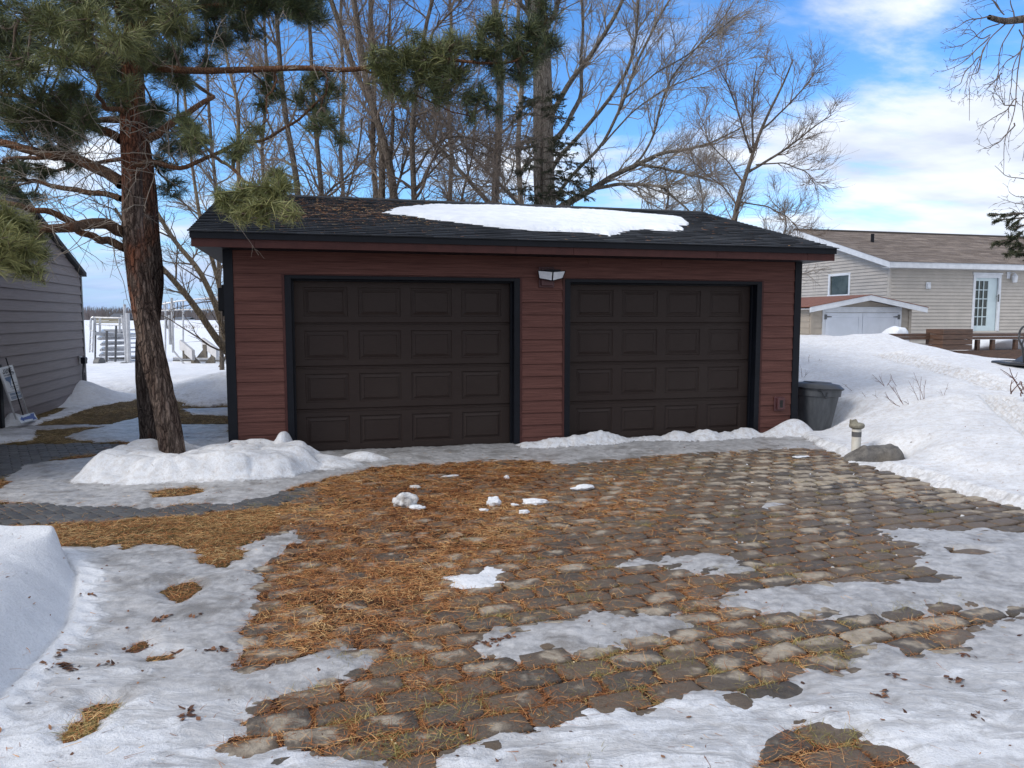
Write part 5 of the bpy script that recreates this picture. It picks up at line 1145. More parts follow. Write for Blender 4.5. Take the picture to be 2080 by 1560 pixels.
mb.bar(tuple(bl(236, 660, 26.2)), tuple(bl(234, 748, 26.2)), .035, 6); mb.build('dock_post', M['metal_mid'], dockt)
mb = MB(); P0, P1 = bl(193, 674, 25.8), bl(252, 679, 26.6)
mb.add([tuple(P0), tuple(P1), tuple(P1 + [0, 1.2, 0]), tuple(P0 + [0, 1.2, 0])] + [tuple(q - np.array([0, 0, .12])) for q in (P0, P1, P1 + [0, 1.2, 0], P0 + [0, 1.2, 0])], [(0, 1, 2, 3), (7, 6, 5, 4), (0, 4, 5, 1), (1, 5, 6, 2), (2, 6, 7, 3), (3, 7, 4, 0)]); mb.build('dock_deck', M['metal_pale'], dockt)
mb = MB()
for a in range(4):
    y = 645.5 + a * 2.8; A, B = bl(192, y, 26.8), bl(252, y + .5, 27.4); mb.add([tuple(A), tuple(B), tuple(B - [0, 0, .04]), tuple(A - [0, 0, .04])] + [tuple(q + np.array([0, .03, 0])) for q in (A, B, B - [0, 0, .04], A - [0, 0, .04])], [(0, 3, 2, 1), (4, 5, 6, 7), (0, 1, 5, 4), (3, 7, 6, 2), (0, 4, 7, 3), (1, 2, 6, 5)])
mb.build('bench_back', M['deck_tan'], dockt)
mb = MB()
mb.path([tuple(bl(x, y, 26)) for x, y in ((184, 672), (184, 652), (186, 646), (190, 644), (193, 647), (193, 672))], .035, 6); mb.path([tuple(bl(x, y, 26)) for x, y in ((193, 645), (252, 646))], .03, 6); mb.path([tuple(bl(x, y, 26)) for x, y in ((196, 659), (252, 661))], .025, 6)
for x in (203, 243): mb.bar(tuple(bl(x, 645, 26)), tuple(bl(x, 676, 26)), .035, 6)
mb.build('hand_rail', M['metal_pale'], dockt)
mb = MB()
for x in (185, 191): mb.bar(tuple(bl(x, 650, 25.9)), tuple(bl(x - 3, 716, 25.9)), .025, 6)
for y in (672, 686, 700, 712): mb.bar(tuple(bl(184 - (y-650)*.045, y, 25.9)), tuple(bl(190 - (y-650)*.045, y, 25.9)), .022, 6)
mb.build('ladder', M['metal_pale'], dockt)
for i, (x, y) in enumerate(((202, 740), (253, 750))):
    c = bl(x, y, 25.4); mb = MB(); mb.bar(tuple(c + [-.10, 0, 0]), tuple(c + [.10, 0, 0]), .24, 16); w__ = mb.build('lift_wheel', M['metal_mid'], dockt if i == 0 else lift, .02)
tr = thing('dock_rack', bl(300, 745, 27), 'low rack of stacked grey dock rails lying on snow behind the pine', 'rack')
for k, y in enumerate((727, 732, 737, 742)):
    mb = MB(); mb.bar(tuple(bl(222, y + 1, 27)), tuple(bl(290, y, 27)), .035, 6); mb.build('rail', M['metal_mid'], tr)
cr = thing('boat_cradle', bl(410, 742, 25), 'boat cradle with two padded carpet bunks on wooden uprights', 'boat cradle')
for k, y in enumerate((727, 732, 736, 741)):
    mb = MB(); mb.bar(tuple(bl(352, y, 26.5 - .3*k)), tuple(bl(462, y + 1, 26.5 - .3*k)), .045, 6); mb.build('beam', M['metal_pale'] if k != 1 else M['metal_mid'], cr)
for (xa, ya, xb, yb) in ((364, 700, 390, 722), (409, 696, 439, 718)):
    mb = MB(); A, B = bl(xa, ya, 25.5), bl(xb, yb, 25.0); n__ = np.array([0, .0, .17]); mb.add([tuple(A - n__), tuple(B - n__), tuple(B + n__), tuple(A + n__)] + [tuple(q + np.array([.0, .25, 0])) for q in (A - n__, B - n__, B + n__, A + n__)], [(0, 1, 2, 3), (7, 6, 5, 4), (0, 4, 5, 1), (1, 5, 6, 2), (2, 6, 7, 3), (3, 7, 4, 0)]); mb.build('bunk_pad', M['canvas'], cr, .02)
for (x, y0, y1) in ((374, 712, 729), (391, 722, 742), (415, 700, 727), (431, 712, 740)):
    mb = MB(); A = bl(x, y0, 25.3); B = bl(x, y1, 25.3); mb.box((A[0] - .06, A[1], B[2]), (A[0] + .06, A[1] + .1, A[2])); s = 1 if x in (374, 391) else -1
    mb.prism([(A[0], B[2]), (A[0] + s * .3, B[2]), (A[0], B[2] + .35)][::s], 1, A[1] + .02, A[1] + .08); mb.build('upright', M['wood_grey'], cr)
mb = MB(); mb.bar(tuple(bl(445, 725, 25)), tuple(bl(462, 738, 25)), .05, 6); mb.build('brace', M['metal_pale'], cr)
mb = MB(); mb.bar(tuple(bl(352, 712, 25)), tuple(bl(376, 742, 25)), .03, 6); mb.build('brace', M['metal_pale'], cr)
cn = thing('lift_canopy', bl(400, 640, 31), 'curved frame of a boat canopy seen behind the pine trunk', 'canopy frame')
mb = MB(); mb.path([tuple(bl(x, y, 31)) for x, y in ((328, 618), (360, 612), (400, 608), (440, 604), (470, 604))], .035, 6); mb.path([tuple(bl(x, y, 31)) for x, y in ((328, 631), (380, 629), (465, 628))], .03, 6); mb.build('ridge_tube', M['metal_pale'], cn)
for i, x in enumerate(range(332, 372, 7)):
    mb = MB(); mb.path([tuple(bl(x + a, y, 31)) for a, y in ((0, 614), (1, 622), (-1, 630), (-4, 632), (-7, 628))], .02, 5); mb.build('canopy_hook', M['metal_pale'] if i < 4 else M['metal_dark'], cn)
for x in (336, 372, 450): 
    mb = MB(); mb.bar(tuple(bl(x, 612, 31)), tuple(bl(x, 735, 31)), .035, 6); mb.build('canopy_post', M['metal_pale'], cn)
# far shore
def far_house(name, label, x0, x1, yt, ye, yb, Y, wall, roof, dep=9.):
    a = at(x0, yb, Y); b = at(x1, yb, Y); zt = at(x0, yt, Y)[2]; ze = at(x0, ye, Y)[2]; zb = a[2] - 1.5
    t = thing(name, (a[0], a[1], zb), label, 'house'); mb = MB(); mb.box((a[0], a[1], zb), (b[0], a[1] + dep, ze)); mb.build('wall', wall, t)
    mb = MB(); o = .5; mb.prism([(a[1] - o, ze - .1), (a[1] + dep/2, zt), (a[1] + dep + o, ze - .1), (a[1] + dep + o, ze + .15), (a[1] + dep/2, zt + .25), (a[1] - o, ze + .15)], 0, a[0] - o, b[0] + o); mb.build('roof', roof, t); return t, a, b, ze
t, a, b, ze = far_house('far_house', 'small white lakeside house far across the frozen lake', 353, 381, 645, 648.5, 655, 380, M['white_trim'], M['metal_mid'])
for f in (.18, .3, .5, .6, .78):
    mb = MB(); x = a[0] + (b[0]-a[0])*f; mb.box((x - .45, a[1] - .1, ze - 1.9), (x + .45, a[1], ze - .7)); mb.build('window', M['glass'], t)
t, a, b, ze = far_house('far_house', 'dark roofed lakeside house partly behind the boat lift', 222, 284, 638, 648, 660, 300, simple('far_brown', (.10, .085, .08), None, 5, .8), simple('far_roof', (.085, .095, .115), None, 5, .6))
mb = MB(); x = at(258, 650, 300)[0]; mb.prism([(x - 3.4, ze - 1.5), (x, ze + 2.3), (x + 3.4, ze - 1.5)], 1, a[1] - 2.5, a[1] + 3); mb.build('gable', simple('far_gable', (.045, .045, .05), None, 5, .7), t)
for f in (.55, .68, .85):
    mb = MB(); x = a[0] + (b[0]-a[0])*f; mb.box((x - .6, a[1] - .12, ze - 2.2), (x + .6, a[1], ze - .6)); mb.build('window', M['white_trim'], t)
# ================================================================== TREES
def tubes(P, Rr, sides):
    """P [B,n,3] polylines, Rr [B,n] radii -> vertices, quads"""
    B, n, _ = P.shape; T_ = np.gradient(P, axis=1); T_ /= np.linalg.norm(T_, axis=2, keepdims=True) + 1e-9
    ref = np.where(np.abs(T_[..., 2:3]) > .9, np.array([1., 0, 0]), np.array([0, 0, 1.])); ref = np.broadcast_to(ref[:, :1], T_.shape)
    A = np.cross(T_, ref); A /= np.linalg.norm(A, axis=2, keepdims=True) + 1e-9; C = np.cross(T_, A)
    th = np.arange(sides) * 2 * math.pi / sides
    Vt = P[:, :, None] + (A[:, :, None] * np.cos(th)[:, None] + C[:, :, None] * np.sin(th)[:, None]) * Rr[:, :, None, None]
    base = (np.arange(B) * n * sides)[:, None, None]; i = (np.arange(n - 1) * sides)[None, :, None]; k = np.arange(sides)[None, None]; k2 = (k + 1) % sides
    q = np.stack([base + i + k, base + i + k2, base + i + sides + k2, base + i + sides + k], -1).reshape(-1, 4)
    return Vt.reshape(-1, 3), q
def resample(pts, rad, n, rg=None, wob=0.):
    pts = np.array(pts, float); rad = np.array(rad, float); s = np.r_[0, np.cumsum(np.linalg.norm(np.diff(pts, axis=0), axis=1))]; t = np.linspace(0, s[-1], n)
    # smooth a little
    P = np.stack([np.interp(t, s, pts[:, i]) for i in range(3)], 1); Rd = np.interp(t, s, rad)
    for _ in range(max(1, n // 14)):
        P[1:-1] = (P[:-2] + 2 * P[1:-1] + P[2:]) / 4
    if rg is not None and wob: 
        w_ = rg.normal(0, wob, (n, 3)); 
        for _ in range(2): w_[1:-1] = (w_[:-2] + w_[1:-1] + w_[2:]) / 3
        w_[0] = 0; P += w_
    return P, Rd
def grow(rg, P, Rr, k, trange, L, ang, nseg, wander, up, rmax, rmin, ratio=.6, flat=0., tpow=1., bias=None, shorten=.5):
    B, n, _ = P.shape; k = np.broadcast_to(k, (B,)).astype(int); par = np.repeat(np.arange(B), k); m = len(par)
    t = trange[0] + (trange[1] - trange[0]) * rg.random(m)**tpow; f = t * (n - 1); i = np.minimum(f.astype(int), n - 2); fr = (f - i)[:, None]
    p0 = P[par, i] * (1 - fr) + P[par, i + 1] * fr; tg = P[par, i + 1] - P[par, i]; tg /= np.linalg.norm(tg, axis=1, keepdims=True) + 1e-9
    r0 = (Rr[par, i] * (1 - fr[:, 0]) + Rr[par, i + 1] * fr[:, 0])
    rv = rg.normal(0, 1, (m, 3)); rv[:, 2] *= (1 - flat)
    if bias is not None: rv += bias
    a = rv - (rv * tg).sum(1, keepdims=True) * tg; a /= np.linalg.norm(a, axis=1, keepdims=True) + 1e-9
    an = np.radians(rg.normal(ang, 12, m))[:, None]; d = tg * np.cos(an) + a * np.sin(an)
    Ln = rg.uniform(L[0], L[1], m) * (1 - shorten * t); st = Ln / (nseg - 1)
    out = [p0]; cur = p0
    for s in range(nseg - 1):
        d = d + rg.normal(0, wander, (m, 3)); d[:, 2] += up; d /= np.linalg.norm(d, axis=1, keepdims=True); cur = cur + d * st[:, None]; out.append(cur)
    PP = np.stack(out, 1); rb = np.clip(np.minimum(r0 * ratio, rmax), rmin, None)
    RR = rb[:, None] * np.linspace(1, .35, nseg)[None]; RR = np.maximum(RR, rmin * .6)
    return PP, RR
def merge(parts):
    vs = []; fs = []; c = 0
    for v, f in parts: vs.append(v); fs.append(f + c); c += len(v)
    return np.concatenate(vs), np.concatenate(fs)
def px_path(pts, Y0, Y1=None, ground=False):
    Y1 = Y0 if Y1 is None else Y1; n = len(pts); out = []
    for i, (x, y) in enumerate(pts): out.append(at(x, y, Y0 + (Y1 - Y0) * i / max(1, n - 1)))
    if ground:
        a = out[0]; b = out[1]; d = (b - a) / np.linalg.norm(b - a); g = a - d * (a[2] / max(.3, d[2])) * .6; g[2] = -.15; out = [g] + out
    return out
def bare_tree(label, seed, trunks, limbs=(), Y=20., bk='bark_brown', tw='twig_brown', lim=(6, 9), l1=(1.4, 3.0), n2=7, n3=8, up=.05, droop=0., rad=.12, cat='tree', twr=.004, name='bare_tree', group=None, extra=1., ang=45, topr=.04, flat=.3, n1=8, gnd=True, tr=(.22, 1.)):
    if seed <= 107 or seed in (110, 112, 119, 120): n1 = int(n1 * 1.45)
    rg = np.random.default_rng(seed); TP = []; TR = []; N = 26
    for pts, r0, r1, Y0, Y1 in trunks:
        pp = px_path(pts, Y0, Y1, gnd); P, Rd = resample(pp, np.linspace(r0, r1, len(pp)) * .92, N, rg, r0 * .12); 
        if gnd: Rd[:3] *= np.array([1.25, 1.12, 1.04])
        TP.append(P); TR.append(Rd)
    tP = np.array(TP); tR = np.array(TR); root = thing(name, (tP[0, 0, 0], tP[0, 0, 1], 0), label, cat, group)
    v, q = tubes(tP, tR, 10); nobj('trunk', v, q, M[bk], root)
    LP = []; LR = []
    for pts, r0, r1, Y0, Y1 in limbs:
        P, Rd = resample(px_path(pts, Y0, Y1), np.linspace(r0, r1, len(pts)) * .78, N, rg, r0 * .3); LP.append(P); LR.append(Rd)
    parts = []
    allP = np.concatenate([tP] + ([np.array(LP)] if LP else [])); allR = np.concatenate([tR] + ([np.array(LR)] if LP else []))
    if LP: v, q = tubes(np.array(LP), np.array(LR), 8); nobj('limb', v, q, M[bk], root)
    P1, R1 = grow(rg, allP, allR, n1, tr, l1, ang, 9, .13, up, topr, .008, .55, flat, 1.0)
    P1[..., 2] = np.maximum(P1[..., 2], .2)
    P2, R2 = grow(rg, P1, R1, n2, (.12, 1.), (l1[0] * .45, l1[1] * .42), ang - 3, 6, .17, up - droop, .016, twr * 1.5, .6, 0, .9)
    P2b, R2b = grow(rg, allP, allR, 10, tr, (.4, 1.4), 55, 6, .15, up - droop, .014, twr * 1.4, .4, 0)
    P2 = np.concatenate([P2, P2b]); R2 = np.concatenate([R2, R2b])
    P3, R3 = grow(rg, P2, R2, n3, (.1, 1.), (.22, .62), 40, 4, .16, up - droop, .008, twr, .65)
    v1 = tubes(P1, R1, 5); v2 = tubes(P2, R2, 4); v3 = tubes(P3, R3, 3)
    v, q = merge([v1, v2, v3]); nobj('crown', v, q, M[tw], root); return root, (allP, allR)
S = 1 / F_PX
def rr(px, Y): return px * Y * S / 2
# -- behind the garage, left to right (pixel outlines of each trunk, far above the frame too)
bare_tree('multi-stemmed bare tree leaning out left from behind the garage corner', 101,
  [([(466,716),(450,704),(421,659),(380,602),(340,556),(300,515),(262,470),(235,420)], rr(20,15.8), rr(6,15), 15.8, 15.2), ([(470,720),(457,679),(438,619),(404,545),(357,494),(316,427),(285,360),(262,300)], rr(17,16), rr(5,16), 16, 16.2),
   ([(474,722),(461,650),(448,590),(432,530),(408,450),(397,380),(385,300),(376,200),(370,100)], rr(13,16.4), rr(4,16.4), 16.4, 16.8)], bk='bark_tan', tw='twig_brown', l1=(.8, 2.0), n1=7, n2=6, n3=5, topr=.022)
bare_tree('slender bare tree rising just right of the pine trunks', 102, [([(486,560),(487,420),(482,300),(488,206),(470,165),(455,80),(446,-60),(440,-250)], rr(11,19), rr(4,19), 19, 20)], bk='bark_tan', tw='twig_brown', n1=16, n2=7)
bare_tree('straight dark trunk with pale bark patches above the left roof end', 103, [([(607,420),(606,387),(592,303),(579,236),(569,135),(562,34),(556,-120),(550,-300)], rr(15,20), rr(7,20), 20, 20.5)], n1=18, n2=7)
bare_tree('second slim trunk from the left above the roof, fork low down', 104, [([(655,420),(653,397),(643,286),(636,202),(630,60),(620,-60),(612,-250)], rr(13,21), rr(6,21), 21, 22), ([(655,400),(680,375),(720,350),(760,300),(800,255)], rr(6,21), rr(3,21), 21, 20)], n1=12, n2=7)
bare_tree('clump of three dark crossing trunks above the needle-strewn roof', 105,
  [([(776,425),(775,401),(778,303),(765,219),(728,168),(701,84),(671,0),(640,-120),(610,-260)], rr(17,19.5), rr(9,19.5), 19.5, 20), ([(803,425),(802,404),(792,320),(768,252),(741,168),(731,84),(718,0),(700,-160),(690,-300)], rr(21,19), rr(9,19), 19, 19),
   ([(766,425),(765,400),(755,303),(761,202),(755,67),(751,0),(748,-160),(745,-300)], rr(14,20), rr(7,20), 20, 20.4)], [([(792,330),(800,230),(786,120),(792,20),(800,-140)], rr(10,19.2), rr(4,19), 19.2, 19), ([(800,404),(812,360),(833,300),(850,240)], rr(8,19.5), rr(4,19), 19.5, 19)], n1=11, n2=7, topr=.03)
bare_tree('dark upright tree with drooping arched boughs left of the roof snow', 106,
  [([(842,425),(842,404),(837,303),(836,236),(849,168),(862,60),(890,-40),(930,-200)], rr(15,18.5), rr(6,18.5), 18.5, 18.5)], [([(842,355),(869,303),(900,283),(935,276),(970,286),(1000,305),(1030,330)], rr(6,18.5), rr(2.5,17.5), 18.5, 17.5), ([(838,236),(870,225),(900,200),(940,180)], rr(7,18.5), rr(4,18), 18.5, 18), ([(845,380),(880,345),(900,320),(950,300),(1000,320)], rr(5,18.5), rr(2,18.5), 18.5, 18), ([(849,168),(880,60),(930,10),(980,-60)], rr(7,18.5), rr(3,18.5), 18.5, 18)], bk='bark_brown', tw='twig_dark', up=.02, droop=.06, n1=9, n2=7)
bare_tree('pale grey straight tree between the dark boughs and the spruce', 107, [([(1004,430),(1004,411),(1014,236),(1017,151),(1010,60),(1004,0),(996,-140),(990,-300)], rr(19,22), rr(12,22), 22, 22)], [([(997,415),(937,350),(896,303),(856,262),(810,200)], rr(13,21.5), rr(5,21), 21.5, 21), ([(1060,425),(1040,400),(1000,360),(960,320),(930,270),(880,225)], rr(9,21.5), rr(4,20), 21.5, 20)], bk='bark_grey', tw='twig_grey', n1=13, n2=8)
bare_tree('huge pale trunked tree with long sunlit limbs sweeping right', 108,
  [([(1108,440),(1105,414),(1101,269),(1101,168),(1098,67),(1081,0),(1060,-120),(1050,-300)], rr(54,23), rr(30,23), 23, 23)],
  [([(1112,260),(1118,236),(1155,168),(1189,128),(1229,67),(1263,0),(1300,-90),(1340,-220)], rr(16,23), rr(6,21), 23, 21), ([(1118,350),(1135,320),(1189,259),(1240,202),(1277,141),(1293,67),(1300,-40),(1306,-150)], rr(13,22.8), rr(4,20.5), 22.8, 20.5),
   ([(1130,400),(1155,363),(1223,296),(1266,202),(1300,111),(1330,50),(1370,-20),(1420,-120)], rr(10,22.5), rr(3.5,20), 22.5, 20), ([(1110,300),(1150,260),(1180,200),(1178,140),(1185,60),(1180,-60)], rr(14,23.2), rr(6,24), 23.2, 24),
   ([(1120,430),(1160,412),(1206,380),(1240,357),(1300,334),(1349,311),(1394,304),(1450,289),(1510,262)], rr(20,22), rr(3,20), 22, 20), ([(1200,385),(1256,374),(1300,375),(1345,379),(1375,405),(1402,431)], rr(10,21.5), rr(4,20), 21.5, 20),
   ([(1300,334),(1337,341),(1375,349),(1446,366)], rr(9,21), rr(3,20), 21, 20), ([(1263,352),(1300,325),(1330,270),(1345,200),(1370,150),(1420,90),(1470,40),(1500,-20)], rr(7,21.5), rr(2.5,20), 21.5, 20), ([(1098,80),(1130,20),(1160,-60)], rr(18,23), rr(9,22), 23, 22), ([(1096,60),(1060,10),(1020,-60)], rr(14,23), rr(6,22), 23, 22),
   ([(1266,202),(1330,150),(1400,110),(1460,60),(1500,30)], rr(5,21), rr(2,20), 21, 19.5), ([(1223,296),(1280,230),(1350,180),(1430,150),(1490,120)], rr(5,21.5), rr(2,20), 21.5, 19.5)],
  bk='bark_grey', tw='twig_grey', l1=(1.1, 2.6), n1=14, n2=8, n3=7, ang=34, up=.06, topr=.022)
bare_tree('rounded small bare tree leaning right beyond the right end of the roof', 109,
  [([(1488,475),(1491,454),(1502,394),(1521,337),(1532,300),(1559,232),(1596,161),(1612,120)], rr(15,17.5), rr(2.5,17.5), 17.5, 17.5)],
  [([(1525,311),(1510,262),(1491,202),(1476,169),(1462,140)], rr(6,17.5), rr(2,17), 17.5, 17), ([(1529,300),(1528,225),(1532,165),(1538,128)], rr(6,17.5), rr(2,18), 17.5, 18), ([(1521,349),(1600,300),(1637,270),(1690,232)], rr(7,17.5), rr(2,17.5), 17.5, 17.5), ([(1545,265),(1600,215),(1640,170),(1665,135)], rr(5,17.5), rr(2,17), 17.5, 17), ([(1535,335),(1590,330),(1640,350),(1655,372)], rr(4,17.5), rr(1.5,17), 17.5, 17),
   ([(1508,370),(1480,330),(1440,290),(1425,240)], rr(4,17.5), rr(1.5,18), 17.5, 18), ([(1498,420),(1470,380),(1430,350),(1400,320)], rr(4,17.5), rr(1.5,18), 17.5, 18), ([(1505,410),(1560,420),(1600,440),(1625,470)], rr(4,17.5), rr(1.5,17), 17.5, 17)],
  bk='bark_brown', tw='twig_brown', l1=(.5, 1.3), n1=9, n2=7, n3=4, ang=34, up=.08, topr=.014, twr=.0034, tr=(.3, 1.))
bare_tree('thin bare sapling between the pine and the garage roof peak', 110, [([(445,560),(440,400),(425,250),(420,120),(415,-40),(410,-220)], rr(9,22), rr(4,22), 22, 22)], tw='twig_grey', n1=16, n2=7)
bare_tree('slender grey tree standing close behind the spruce', 111, [([(1060,440),(1050,300),(1062,180),(1050,60),(1060,-80),(1050,-300)], rr(14,26), rr(6,26), 26, 26)], bk='bark_grey', tw='twig_grey', n1=20, n2=8, l1=(1.6, 3.4))
bare_tree('bare tree with tangled crown far behind the three crossing trunks', 112, [([(700,430),(690,300),(700,180),(690,40),(700,-100),(690,-300)], rr(9,27), rr(5,27), 27, 27)], bk='bark_brown', tw='twig_grey', n1=24, n2=9, l1=(1.6, 3.6))
bare_tree('bare tree with tangled crown far behind the drooping dark boughs', 119, [([(912,430),(920,300),(905,180),(920,60),(905,-80),(910,-260)], rr(12,27), rr(5,27), 27, 27)], bk='bark_brown', tw='twig_grey', n1=24, n2=9, l1=(1.6, 3.6))
bare_tree('low dense twiggy tree just above the left half of the roof ridge', 121, [([(690,460),(700,420),(715,360),(730,300),(735,240)], rr(7,17.6), rr(3,17.6), 17.6, 17.6), ([(900,460),(905,420),(915,370),(940,320),(950,260)], rr(7,18), rr(3,18), 18, 18)][:1], bk='bark_brown', tw='twig_brown', n1=20, n2=8, l1=(1., 2.6), tr=(.4, 1.), flat=.5)
bare_tree('low dense twiggy tree above the roof between the dark boughs and the spruce', 122, [([(930,460),(935,420),(945,370),(960,320),(965,250)], rr(7,18.2), rr(3,18), 18.2, 18)], bk='bark_brown', tw='twig_brown', n1=20, n2=8, l1=(1., 2.6), tr=(.4, 1.), flat=.5)
bare_tree('faint bare tree far behind the small limb of the pine', 120, [([(540,430),(530,300),(545,180),(535,40),(545,-100),(540,-300)], rr(8,26), rr(5,26), 26, 26)], bk='bark_brown', tw='twig_grey', n1=24, n2=9, l1=(1.6, 3.6))
bare_tree('low bushy bare tree peeking over the right roof slope', 113, [([(1340,470),(1350,440),(1360,400),(1350,340)], rr(7,21), rr(3,21), 21, 21), ([(1590,520),(1585,490),(1600,460),(1590,420)], rr(5,24), rr(2.5,24), 24, 24), ([(1420,470),(1430,420),(1420,360),(1400,300)], rr(5,25), rr(2.5,25), 25, 25)], tw='twig_grey', n1=14, n2=8, l1=(.8, 2.2), tr=(.5, 1.))

# -- hanging boughs of a tree just outside the frame at the right
rgb = np.random.default_rng(55); root = thing('bare_tree', (7.6, 8.2, 0), 'bare tree at the right edge with twigs hanging into the top right', 'tree')
P, Rd = resample([(7.6, 8.2, -.1), (7.4, 8.1, 2), (7.3, 8.0, 5), (7.4, 8., 8)], [.2, .17, .14, .08], 20, rgb, .02); v, q = tubes(P[None], Rd[None], 12); nobj('trunk', v, q, M['bark_brown'], root)
lm = [([(2440,120),(2300,60),(2150,30),(2080,41),(2042,49),(2012,34)], .06, .022), ([(2440,200),(2280,0),(2150,-60),(2050,-80),(1960,-60)], .05, .012)]
LP = []; LR = []
for pts, r0, r1 in lm:
    P, Rd = resample(px_path(pts, 8, 7.2), np.linspace(r0, r1, len(pts)), 20, rgb, .012); LP.append(P); LR.append(Rd)
v, q = tubes(np.array(LP), np.array(LR), 8); nobj('limb', v, q, M['bark_brown'], root)
hang = [[(2042,49),(2005,83),(1986,124),(1971,169),(1967,240)],[(2012,34),(1980,40),(1955,50),(1914,66)],[(2030,48),(2000,60),(1960,90),(1912,97)],[(2010,75),(1975,110),(1950,130),(1914,148)],[(1990,115),(1965,140),(1950,170),(1921,188)],[(2060,50),(2035,90),(2032,150),(2018,190),(2012,205)],[(2080,70),(2070,140),(2062,220),(2040,290),(2038,350)],
   [(2065,200),(2045,225),(2010,245),(1980,260)],[(2060,250),(2045,280),(2010,300),(1995,304)],[(2080,45),(2095,120),(2075,200),(2085,270),(2080,330)],[(2030,20),(2010,-10),(1990,-30)],[(2040,30),(2020,0),(1985,-10),(1970,0)],[(2060,40),(2050,0),(2060,-40)],[(2034,150),(2020,165),(1996,176)],[(2062,215),(2040,215),(2022,180)],[(2140,380),(2080,365),(2040,360),(2024,335)],[(2140,420),(2090,415),(2060,415),(2036,405)],[(2130,395),(2090,400),(2050,392)],[(2120,460),(2080,440),(2050,420)],[(2070,60),(2100,100),(2110,200),(2100,300)],
   [(2075,100),(2050,120),(2030,140),(2025,170)],[(2085,80),(2060,130),(2050,190),(2050,240)],[(2012,70),(1990,80),(1975,60),(1950,65)],[(2000,95),(1985,150),(1970,150),(1960,190)]]
HP = []; HR = []
for h in hang:
    P, Rd = resample(px_path(h, 7.3 + rgb.uniform(-.4, .4)), np.linspace(.0065, .002, len(h)), 16, rgb, .012); HP.append(P); HR.append(Rd)
HP = np.array(HP); HR = np.array(HR); P2, R2 = grow(rgb, HP, HR, 7, (.15, 1.), (.10, .32), 42, 6, .14, -.03, .003, .0016, .7, 0)
P3, R3 = grow(rgb, P2, R2, 2, (.4, 1.), (.03, .09), 45, 3, .1, .0, .0035, .0025, 1.)
v, q = merge([tubes(HP, HR, 5), tubes(P2, R2, 4), tubes(P3, R3, 3)]); nobj('crown', v, q, M['twig_dark'], root)

# ---- conifer foliage
def needles(rg, base, axis_, n_per, L, W, spread, back=.10):
    """base [m,3] twig tips, axis [m,3] twig directions"""
    m = len(base); i = np.repeat(np.arange(m), n_per); k = len(i); t = rg.random(k); p = base[i] - axis_[i] * (t * back)[:, None]
    rv = rg.normal(0, 1, (k, 3)); ax = axis_[i]; a = rv - (rv * ax).sum(1, keepdims=True) * ax; a /= np.linalg.norm(a, axis=1, keepdims=True) + 1e-9
    an = np.radians(spread[0] + (spread[1] - spread[0]) * rg.random(k))[:, None]; d = ax * np.cos(an) + a * np.sin(an)
    Ln = L * rg.uniform(.7, 1.1, k); N = np.cross(d, rg.normal(0, 1, (k, 3))); N /= np.linalg.norm(N, axis=1, keepdims=True) + 1e-9
    p1 = p + d * Ln[:, None]; p1[:, 2] -= .12 * Ln
    pm = p + d * (Ln * .5)[:, None]; w = (W * .5)
    Vt = np.stack([p - N * w * .6, p + N * w * .6, pm + N * w, p1, pm - N * w], 1).reshape(-1, 3); b = np.arange(k) * 5
    return Vt, [np.stack([b, b+1, b+2, b+4], 1)], [np.stack([b+4, b+2, b+3], 1)], i
